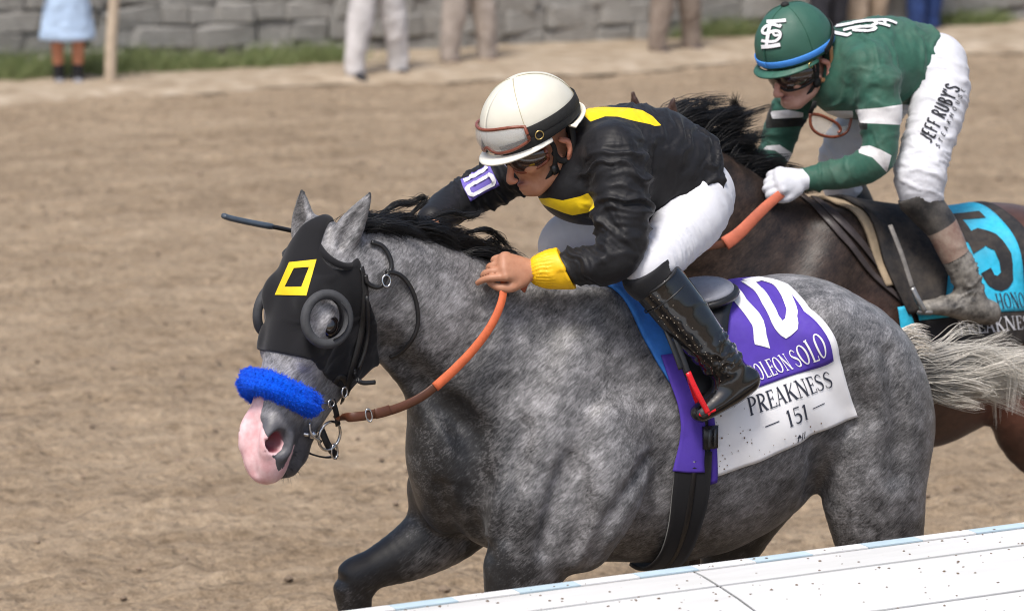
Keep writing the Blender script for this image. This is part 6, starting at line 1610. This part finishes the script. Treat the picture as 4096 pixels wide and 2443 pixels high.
    P = crom(np.array([a(3650, 1150, .345), a(3668, 1200, .29), a(3695, 1250, .285)]), 5); mesh_obj('side_bar', *strap(P, .016, .008, (0, 1, 0)), M_irn, st2)
    P = np.array([a(3700, 1248, .364), a(3700, 1252, .325), a(3697, 1254, .283)]); mesh_obj('tread', *strap(P, .05, .01, (0, 0, 1)), M_irn, st2)
    P = crom(np.array([a(3560, 900, .26), a(3600, 1000, .30), a(3630, 1090, .33), a(3650, 1150, .345)]), 5); mesh_obj('stirrup_leather', *strap(P, .016, .006, (0, 1, 0)), plain('dusty strap', (.16, .15, .14), .7, var=.3), st2)
# ------------------------------------------------------------------ the place: track, verge, wall, rail, onlookers
TF = Frame((0, 0), TH)                      # x forward along the track, y towards the camera's side
def ground_at(u, v, z=0.0):
    d = ray(u, v); t = (z - CAM_Z) / d[2]; return CAM + d * t
WALL_Y = TF.loc(ground_at(900, 262))[1]      # lateral position of the wall's foot
EDGE_Y = TF.loc(ground_at(900, 375))[1]      # far edge of the raked dirt
XC = (TF.loc(ground_at(0, 300))[0] + TF.loc(ground_at(4096, 90))[0]) / 2
XW = abs(TF.loc(ground_at(0, 300))[0] - TF.loc(ground_at(4096, 90))[0]) / 2 + 3.0
TC = Frame(TF.w((XC, 0, 0)), TH)             # the same frame, centred on the view of the wall
if want('set'):
    # ground sheet to the horizon, fine raked dirt where the camera looks
    MG = Mat('raked dirt', (.30, .235, .175), .95, spec=.15)
    big = MG.noise(.5, 4); mid = MG.noise(5, 5, .65, vec=MG.mapped((.55, 1, 1), (0, 0, R(-25)))); fine = MG.noise(22, 5, .75, vec=MG.mapped((.8, 1, 1), (0, 0, R(-25)))); clod = MG.voro(17, 'F1')
    f = MG.math('ADD', MG.math('MULTIPLY', mid, .45), MG.math('MULTIPLY', fine, .55)); f = MG.math('ADD', f, MG.math('MULTIPLY', big, .25))
    rake = MG.noise(2.2, 4, .6, vec=MG.turned((0, 0, R(-TH)), (.10, 1, 1)))
    f = MG.math('ADD', f, MG.math('MULTIPLY', rake, .28))
    col = MG.ramp(MG.rng(f, .54, .98), [(0, (.122, .088, .058)), (.3, (.243, .182, .122)), (.62, (.34, .262, .18)), (1, (.46, .365, .26))])
    spot = MG.voro(6.5, 'F1', vec=MG.turned((0, 0, R(-TH)), (.7, 1.15, 1))); spot2 = MG.voro(15, 'F1', vec=MG.turned((0, 0, R(-TH)), (.7, 1.1, 1)))
    col = MG.mix(MG.math('MULTIPLY', MG.rng(MG.math('ADD', spot, MG.math('MULTIPLY', fine, .12)), .20, .28, 1, 0), .55), col, (.13, .096, .064))
    col = MG.mix(MG.math('MULTIPLY', MG.rng(MG.math('ADD', spot2, MG.math('MULTIPLY', fine, .12)), .20, .30, 1, 0), .35), col, (.15, .11, .074))
    grain = MG.noise(85, 3, .8); col = MG.mix(.75, col, MG.ramp(MG.rng(grain, .28, .72), [(0, (.42, .41, .40)), (.5, (.92, .92, .93)), (1, (1.35, 1.33, 1.30))]), 'MULTIPLY')
    MG.color(col); b = MG.bump(fine, .8, .03); MG.bump(MG.rng(clod, 0, .5), .5, .03, b)
    s_ = 1500
    mesh_obj('ground', [(-s_, -s_, -.05), (s_, -s_, -.05), (s_, s_, -.05), (-s_, s_, -.05)], [(0, 1, 2, 3)], MG.m, None, False)['kind'] = 'structure'
    nx, ny = 400, 760; gx = np.linspace(-1, 1, nx); yy = np.concatenate([np.linspace(-3.5, -8.2, 30), -8.2 - (abs(WALL_Y) + 1 - 8.2) * np.linspace(0, 1, ny - 29)[1:] ** 1.5])[::-1]
    X, Y = np.meshgrid(gx, yy, indexing='ij'); X = X * (3.6 + np.abs(Y) * .27) + Y * .43; P3 = np.stack([X.ravel(), Y.ravel(), 0 * X.ravel()], 1)
    hgt = .014 * vnoise(P3 * np.array([1 / .35, 1 / .22, 1]), 1) + .026 * vnoise(P3 * np.array([1 / .13, 1 / .085, 1]), 2) + .018 * np.abs(vnoise(P3 / .06, 7)) + .02 * vnoise(P3 / 1.3, 3)
    rise = .10 * sstep(P3[:, 1], EDGE_Y + .3, EDGE_Y - .6); hgt = hgt * (1 - .7 * sstep(P3[:, 1], EDGE_Y + .2, EDGE_Y - .3)) + rise * 0
    P3[:, 2] = hgt; Wd = np.stack([TF.w(p) for p in P3[:0]]) if False else P3 @ TF.M + TF.O
    i, j = np.meshgrid(np.arange(nx - 1), np.arange(ny - 1), indexing='ij'); I = lambda a, b: a * ny + b
    tr = mesh_obj('dirt_track', Wd, np.stack([I(i, j), I(i + 1, j), I(i + 1, j + 1), I(i, j + 1)], -1).reshape(-1, 4), MG.m); tr['kind'] = 'structure'
    # pale sandy verge at the foot of the wall
    MS = Mat('pale sand verge', (.50, .43, .34), .95, spec=.1); n1 = MS.noise(4, 5); MS.color(MS.ramp(MS.rng(n1, .3, .7), [(0, (.24, .185, .13)), (.5, (.34, .275, .20)), (1, (.43, .36, .28))])); MS.bump(MS.noise(40, 4), .5, .02)
    nx, ny = 260, 30; gx = np.linspace(-XW - 9, XW + 9, nx); U = np.linspace(0, 1, ny); P3 = []
    for x in gx:
        e = EDGE_Y + .12 * math.sin(x * 1.3) + .08 * math.sin(x * 3.1 + 1)
        for u in U: P3.append((x, e + (WALL_Y - .3 - e) * u, .006 + .055 * sstep(u, 0, .15) ))
    P3 = np.array(P3); P3[:, 2] += .008 * vnoise(P3 / .2, 5); P3[:, 0] += XC
    i, j = np.meshgrid(np.arange(nx - 1), np.arange(ny - 1), indexing='ij'); I = lambda a, b: a * ny + b
    mesh_obj('verge', P3 @ TF.M + TF.O, np.stack([I(i, j), I(i + 1, j), I(i + 1, j + 1), I(i, j + 1)], -1).reshape(-1, 4), MS.m)['kind'] = 'structure'
    # loose clods lying on the raked dirt
    mb = MB()
    base = [(0, 0, 1), (.9, 0, .3), (.28, .85, .35), (-.72, .53, .3), (-.72, -.53, .35), (.28, -.85, .3), (.6, .45, -.4), (-.25, .7, -.4), (-.8, 0, -.4), (-.25, -.7, -.4), (.6, -.45, -.4)]
    fc = [(0, 1, 2), (0, 2, 3), (0, 3, 4), (0, 4, 5), (0, 5, 1), (1, 6, 2), (2, 7, 3), (3, 8, 4), (4, 9, 5), (5, 10, 1), (2, 6, 7), (3, 7, 8), (4, 8, 9), (5, 9, 10), (1, 10, 6)]
    for _ in range(2600):
        y = -31 + 24 * rng.random() ** .8; x = y * .43 + rng.uniform(-1, 1) * (2.5 + abs(y) * .22)
        if y < EDGE_Y: continue
        r = rng.uniform(.006, .018) * (1.5 if rng.random() < .06 else 1); c = np.array([x, y, r * .3 + .01]) @ TF.M + TF.O
        mb.add([c + np.array(b) * r * rng.uniform(.7, 1.25, 3) * (1, 1, .7) for b in base], fc)
    mb.build('dirt_clods', plain('damp clods', (.22, .165, .118), .95, var=.35, nscale=4, bump=.4, bscale=120), None, False)['kind'] = 'stuff'
    # stone wall --------------------------------------------------------------
    wall = thing('stone_wall', Frame(TF.w((XC, WALL_Y, 0)), TH), 'long low wall of weathered grey stones behind the far verge', 'wall')
    MW = Mat('grey weathered stone', (.27, .26, .245), .9); nn = MW.noise(9, 5, .65); rv = MW.n('ShaderNodeObjectInfo').outputs['Random']
    MW.color(MW.mix(MW.rng(rv, 0, 1), MW.ramp(MW.rng(nn, .3, .7), [(0, (.20, .195, .183)), (.5, (.26, .253, .238)), (1, (.34, .33, .31))]), MW.ramp(MW.rng(nn, .3, .7), [(0, (.22, .21, .195)), (.5, (.31, .298, .277)), (1, (.40, .385, .36))]))); MW.bump(MW.noise(30, 5), .6, .02)
    M_joint = plain('grey mortar', (.25, .24, .22), .95, var=.3, nscale=6)
    Lw = XW + 9; v_, f_ = box((0, -.22, .75), (2 * Lw, .30, 1.5)); mesh_obj('core', v_, f_, M_joint, wall, False)
    protos = []
    for k in range(8):
        bm = bmesh.new(); bmesh.ops.create_cube(bm, size=1.0); bmesh.ops.bevel(bm, geom=bm.edges[:] + bm.verts[:], offset=.10, segments=1, affect='EDGES', profile=.6)
        for vv in bm.verts: vv.co += Vector(rng.normal(0, .035, 3))
        me = bpy.data.meshes.new('stone'); bm.to_mesh(me); me.materials.append(MW.m); protos.append(me)
    z = 0.0; upper = MB(); course = 0
    while z < 1.45:
        h = rng.uniform(.15, .24); x = -Lw + rng.uniform(-.2, .1)
        while x < Lw:
            w = rng.uniform(.18, .62); c = (x + w / 2, -.06 + rng.uniform(-.03, .03), z + h / 2 + rng.uniform(-.02, .02)); sc = (w + .012, .16 + rng.uniform(0, .05), h * rng.uniform(.92, 1.18)); rot = (rng.normal(0, .05), rng.normal(0, .06), rng.normal(0, .06))
            if course < 5 and abs(x + w / 2) < XW:
                o = bpy.data.objects.new('stone', protos[rng.integers(8)]); o.location = c; o.scale = sc; o.rotation_euler = rot; link(o, wall)
            else:
                m_ = protos[rng.integers(8)]; upper.add([np.array(vv.co) * sc + c for vv in m_.vertices], [tuple(p.vertices) for p in m_.polygons])
            x += w
        z += h; course += 1
    upper.build('upper_stones', MW.m, wall, False)['kind'] = 'stuff'
    # grass at the wall's foot
    bl = []; 
    for _ in range(760):
        cx = rng.uniform(-XW, XW); dens = vnoise(np.array([[cx / .9, 0, 0]]), 6)[0] + (.12 if cx > .5 else -.2)
        if dens < .0: continue
        cy = WALL_Y + rng.uniform(.02, .42) * (1.9 if cx > 1 else .5)
        for _ in range(34):
            b = np.array([XC + cx + rng.normal(0, .09), cy + rng.normal(0, .06), .03]); L = rng.uniform(.07, .22) * (1 + .5 * max(0, dens)); d = np.array([rng.normal(0, .45), rng.normal(.1, .35), 1.0]); p = [b]
            for k in range(3): d = unit(d + np.array([0, 0, -.22])); p.append(p[-1] + d * L / 3)
            bl.append(p)
    bl = np.array(bl); hv, hf, ha = hairs(bl @ TF.M + TF.O, rng.uniform(.003, .006, len(bl)))
    mesh_obj('grass', hv, hf, hair_mat('green grass', (.10, .15, .045), (.26, .29, .13), rough=.7), None, attrs=ha)['kind'] = 'stuff'
    # running rail ----------------------------------------------------------
    RP0 = ground_at(1300, 2443, 1.05); RP1 = ground_at(4096, 2080, 1.05); rd = RP1 - RP0; rth = math.degrees(math.atan2(rd[1], rd[0]))
    RF = Frame((RP0 + RP1) / 2, rth)
    rail = thing('running_rail', RF, 'broad white running rail cover flecked with dirt along the near side of the track', 'rail')
    MR = Mat('white rail cover', (.82, .82, .80), .38, spec=.45); nz = MR.noise(5, 5, .6, vec=MR.mapped((.35, 2, 1))); sp = MR.noise(75, 3, .7)
    cc = MR.mix(MR.rng(nz, .35, .7), (.70, .70, .69), (.58, .58, .56)); cc = MR.mix(MR.rng(sp, .70, .74), cc, (.50, .46, .40)); MR.color(cc); MR.rough(MR.rng(nz, .3, .7, .3, .5))
    prof = [(.005, .90), (.002, 1.0), (.0, 1.036), (.006, 1.047), (.02, 1.05), (.060, 1.0515)]
    prof2 = [(.070, 1.040), (.076, 1.0515), (.12, 1.052), (.20, 1.048)]
    prof3 = [(.207, 1.038), (.212, 1.0475), (.30, 1.041), (.40, 1.030), (.47, 1.019)]
    prof4 = [(.477, 1.008), (.483, 1.018), (.56, 1.0), (.66, .965), (.74, .91), (.79, .83), (.80, .70)]
    def extr(pr, x0, x1, name, mat, n=2, skew=0.0):
        pr = np.array(pr); m = len(pr); xs = np.linspace(x0, x1, n); V = []; F = []
        for t, x in enumerate(xs):
            for y, z in pr: V.append((x, y, z))
        for t in range(n - 1):
            for k in range(m - 1): F.append((t * m + k, t * m + k + 1, (t + 1) * m + k + 1, (t + 1) * m + k))
        V2 = [(a, b, c - .004) for a, b, c in V]; o = len(V); F2 = [tuple(reversed([i + o for i in q])) for q in F]
        E = [(k, k + 1, k + 1 + o, k + o) for k in range(m - 1)] + [((n - 1) * m + k + 1, (n - 1) * m + k, (n - 1) * m + k + o, (n - 1) * m + k + 1 + o) for k in range(m - 1)]
        E += [(t * m, (t + 1) * m, (t + 1) * m + o, t * m + o) for t in range(n - 1)] + [(t * m + m - 1, t * m + m - 1 + o, (t + 1) * m + m - 1 + o, (t + 1) * m + m - 1) for t in range(n - 1)]
        return mesh_obj(name, V + V2, F + F2 + E, mat, rail, False)
    jx = RF.loc(ground_at(2800, 2300, 1.05))[0]; plen = 2.6
    M_blue_st = plain('pale blue rail edge', (.50, .63, .70), .4, var=.06, nscale=12); M_edge = plain('white rail paint', (.82, .82, .81), .4, var=.05, nscale=10)
    x = -4.6
    k = 0
    for k in range(-2, 3):
        x0, x1 = jx + k * plen + .004, jx + (k + 1) * plen - .004
        for pr in (prof2, prof3, prof4): extr(pr, x0, x1, 'panel', MR.m)
    # dark rubber in the joints and under the cover
    for k in range(-2, 4): extr([(y, z - .006) for y, z in prof2 + prof3 + prof4], jx + k * plen - .012, jx + k * plen + .012, 'joint_seal', M_black)
    x = -5.2; per = .335; k = 0
    x00 = RF.loc(ground_at(2010, 2330, 1.05))[0]
    # the raised track-side edge, in alternating white and pale blue lengths
    for k in range(-16, 17):
        xa = x00 - k * per
        extr(prof, xa - per * .5, xa - .001, 'edge_length', M_blue_st); extr(prof, xa - per + .001, xa - per * .5 - .001, 'edge_length', M_edge)
    for k in range(-3, 4):
        mesh_obj('post', *tube(np.array([(k * 1.9, .30, -.02), (k * 1.9, .30, .6), (k * 1.9, .28, 1.03)]), [.035, .033, .03], (1, 0, 0), 12), M_edge, rail)
    v_, f_ = box((0, .42, .985), (11, .5, .02)); mesh_obj('stiffener', v_, f_, M_edge, rail, False)
    mb = MB(); pz = lambda y: np.interp(y, [p[0] for p in prof + prof2 + prof3 + prof4], [p[1] for p in prof + prof2 + prof3 + prof4])
    for _ in range(520):
        x, y = rng.uniform(-2.2, 2.4), rng.beta(1.1, 1.6) * .72 + .01; r = rng.uniform(.0012, .0042) * (1.6 if rng.random() < .06 else 1); c = np.array([x, y, pz(y) + r * .25])
        mb.add([c + np.array(b) * r * rng.uniform(.6, 1.4, 3) * (1.3, 1, .6) for b in base], fc)
    o_ = mb.build('dirt_flecks', M_mud if want('h1') else MG.m, rail, False); o_['kind'] = 'stuff'
    # leaning wooden post by the wall
    g0 = ground_at(440, 352); g1 = g0 + np.array([.13, .02, 1.45]); post = thing('wooden_post', None, 'leaning pale wooden post beside the person in the blue skirt', 'post', loc=tuple(g0))
    P = crom(np.array([(0, 0, -.03), (.02, 0, .4), (.07, .01, .9), (.14, .02, 1.5)]), 6); mesh_obj('shaft', *tube(P, np.linspace(.052, .044, len(P)), (1, 0, 0), 12), plain('weathered pale wood', (.50, .41, .31), .85, var=.15, nscale=10), post)
    mesh_obj('cap', *tube(np.array([P[-1], P[-1] + np.array([.001, 0, .02])]), [.05, .04], (1, 0, 0), 12), plain('grey post cap', (.35, .32, .28), .8), post)
    # onlookers ----------------------------------------------------------------
    def onlooker(label, feet, h, trouser, shoe, shirt, skin, yaw=0.0, skirt=None, seed=0, socks=None, hair=(.03, .02, .015)):
        """feet: two pixels (his right in picture left first); all sizes for a standing adult of height h"""
        pL, pR = [ground_at(*p) for p in feet]; mid = (pL + pR) / 2; s = h / 1.75
        root = thing('person', None, label, 'person', loc=tuple(mid), group='people standing along the wall'); T = lambda p: np.asarray(p, float)
        a_, b_ = pL - mid, pR - mid; a_ = np.array([a_[0], a_[1], 0]); b_ = np.array([b_[0], b_[1], 0]); f = unit(np.array([math.sin(R(yaw)), -math.cos(R(yaw)), 0])); sd = np.array([f[1], -f[0], 0])
        if np.dot(b_ - a_, sd) < 0: sd = -sd
        hip = np.array([0, 0, .92 * s]); legs = []
        for q, k in ((a_, -1), (b_, 1)):
            hp_ = hip + sd * k * .09 * s; an = q + np.array([0, 0, .09]); kn = (hp_ + an) / 2 + f * .02 + sd * k * .01; legs.append((hp_, kn, an))
        Fb = Field((-.75, -.75, -.02), (.75, .75, 1.85 * s + .05), .02)
        for hp_, kn, an in legs: Fb.chain([(*hp_, .07 * s), (*kn, .052 * s), (*((kn * .55 + an * .45)), .055 * s), (*an, .036 * s), (*(an + f * .08 - np.array([0, 0, .045])), .034 * s)], .03, n=3)
        Fb.chain([(*(hip), .13 * s, .10 * s), (0, 0, 1.1 * s, .12 * s, .085 * s), (0, 0, 1.32 * s, .16 * s, .105 * s), (0, 0, 1.45 * s, .12 * s, .08 * s), (0, 0, 1.52 * s, .05 * s, .05 * s), (0, 0, 1.58 * s, .05 * s, .05 * s)], .04, side=sd, n=3)
        Fb.ell((*(f * .01)[:2], 1.67 * s), (.075 * s, .09 * s, .11 * s), .02); Fb.ell((*(f * .095)[:2], 1.655 * s), (.014, .014, .02), .015)
        arms = []
        for k in (-1, 1):
            sh = sd * k * .19 * s + np.array([0, 0, 1.42 * s]); el = sd * k * .25 * s + np.array([0, 0, 1.14 * s]) - f * .02; wr = sd * k * .22 * s + np.array([0, 0, .92 * s]) + f * .10; arms.append((sh, el, wr))
            Fb.chain([(*sh, .045 * s), (*el, .036 * s), (*wr, .026 * s), (*(wr + np.array([0, 0, -.09]) + f * .02), .032 * s, .02 * s)], .02, n=3)
        v, fq = Fb.mesh(); mesh_obj('body', v, fq, skin, root)
        Ft = Field((-.6, -.6, -.02), (.6, .6, 1.15 * s), .018)
        if skirt is None:
            for hp_, kn, an in legs: Ft.chain([(*hp_, .115 * s), (*kn, .105 * s), (*(an + np.array([0, 0, .12])), .094 * s), (*(an + np.array([0, 0, .0])), .088 * s)], .03, n=3)
            Ft.chain([(*hip, .165 * s, .125 * s), (0, 0, 1.03 * s, .15 * s, .11 * s)], .05, side=sd)
        else: Ft.chain([(0, 0, 1.02 * s, .14 * s, .11 * s), (0, 0, .85 * s, .18 * s, .15 * s), (0, 0, .62 * s, .215 * s, .17 * s), (0, 0, skirt, .245 * s, .19 * s)], .02, side=sd, n=3); Ft.F = np.maximum(Ft.F, (skirt - Ft._axes(np.zeros(3, int), Ft.n)[2])[None, None, :].astype(np.float32) + 0 * Ft.F)
        v, fq = Ft.mesh(); n = Ft.grad(v); v = folds(v, n, [((0, 0, 1.0), (0, 0, .05), .5, .14, .3, .005), ((0, -.3, .5), (0, .3, .5), .9, .06, .5, .010)]); mesh_obj('skirt' if skirt else 'trousers', v, fq, trouser, root)
        Fs = Field((-.5, -.5, .85 * s), (.5, .5, 1.62 * s), .02); Fs.chain([(0, 0, .95 * s, .17 * s, .13 * s), (0, 0, 1.1 * s, .155 * s, .12 * s), (0, 0, 1.32 * s, .19 * s, .13 * s), (0, 0, 1.46 * s, .12 * s, .09 * s), (0, 0, 1.50 * s, .06 * s, .06 * s)], .03, side=sd, n=3)
        for sh, el, wr in arms: Fs.chain([(*sh, .068 * s), (*((sh + el) / 2), .062 * s), (*el, .058 * s)], .04, n=3)
        v, fq = Fs.mesh(); mesh_obj('shirt', v, fq, shirt, root)
        for hp_, kn, an in legs:
            Fo = Field(an - .32, an + .32, .012); t0 = an * (1, 1, 0); Fo.chain([(*(t0 - f * .05 + (0, 0, .05)), .042 * s, .05 * s), (*(t0 + f * .06 + (0, 0, .045)), .048 * s, .045 * s), (*(t0 + f * .17 + (0, 0, .03)), .042 * s, .032 * s)], .02, side=sd, n=3)
            v, fq = Fo.mesh(); v[:, 2] = np.maximum(v[:, 2], .004); mesh_obj('shoe', v, fq, shoe, root)
            if socks is not None:
                Fo = Field(an - .3, an + .3, .012); Fo.chain([(*(an + (0, 0, -.02)), .048), (*(an * .85 + kn * .15 + (0, 0, .03)), .05)], .02); v, fq = Fo.mesh(); mesh_obj('sock', v, fq, socks, root)
        Fh = Field((-.2, -.2, 1.55 * s), (.2, .2, 1.85 * s), .012); Fh.ell((*(-f * .012)[:2], 1.70 * s), (.085 * s, .10 * s, .095 * s), .0); Fh.ell((*(f * .09)[:2], 1.63 * s), (.08, .08, .085), .02, op='sub'); v, fq = Fh.mesh(); mesh_obj('hair', v, fq, plain('dark hair', hair, .7), root)
        return root
    cl = lambda n, c, **k: plain(n, c, .85, var=.18, nscale=7, **k)
    sk = plain('tan skin', (.50, .21, .12), .6, var=.1); sk2 = plain('pale skin', (.55, .32, .24), .6, var=.1)  # onlookers' skin colours, one tan and one pale
    onlooker('bare-legged person in pale blue denim skirt and black socks by the wall', ((238, 352), (312, 352)), 1.70, cl('pale blue denim', (.42, .55, .74)), cl('grey sneaker', (.22, .22, .24)), cl('white top', (.7, .7, .7)), sk, 10, skirt=.415, socks=cl('black sock', (.012, .012, .014)))
    onlooker('person in loose pale grey trousers and black shoes standing before the wall', ((1420, 325), (1592, 310)), 1.80, cl('pale grey cotton', (.56, .54, .54)), cl('black shoe', (.02, .02, .025)), cl('navy shirt', (.03, .04, .1)), sk2, 30)
    onlooker('person in dusty khaki trousers and brown shoes right of the pale grey trousers', ((1800, 272), (1945, 262)), 1.78, cl('dusty khaki', (.38, .325, .285)), cl('brown shoe', (.12, .085, .065)), cl('beige shirt', (.5, .44, .36)), sk2, 35)
    onlooker('person in brown mottled trousers between the two riders\' helmets', ((2630, 228), (2762, 215)), 1.78, dirty('mottled brown cloth', (.20, .155, .125), .9, dirt=(.34, .29, .25), amount=.8, scale=12), cl('dark brown shoe', (.07, .05, .045)), cl('olive shirt', (.12, .13, .07)), sk, 40)
    onlooker('person in black trousers behind the green helmet', ((3275, 180), (3345, 172)), 1.78, cl('black cotton', (.022, .022, .03)), cl('black boot', (.02, .02, .02)), cl('charcoal shirt', (.05, .05, .055)), sk2, 20)
    onlooker('person in beige trousers behind the green rider\'s neck', ((3430, 160), (3505, 150)), 1.76, cl('beige cotton', (.42, .33, .25)), cl('tan shoe', (.2, .14, .1)), cl('blue shirt', (.1, .2, .4)), sk2, 20)
    onlooker('person in dark blue jeans behind the green rider\'s back', ((3665, 145), (3722, 138)), 1.78, cl('dark blue denim', (.018, .045, .16)), cl('dark shoe', (.03, .03, .03)), cl('grey shirt', (.3, .3, .3)), sk, 20)
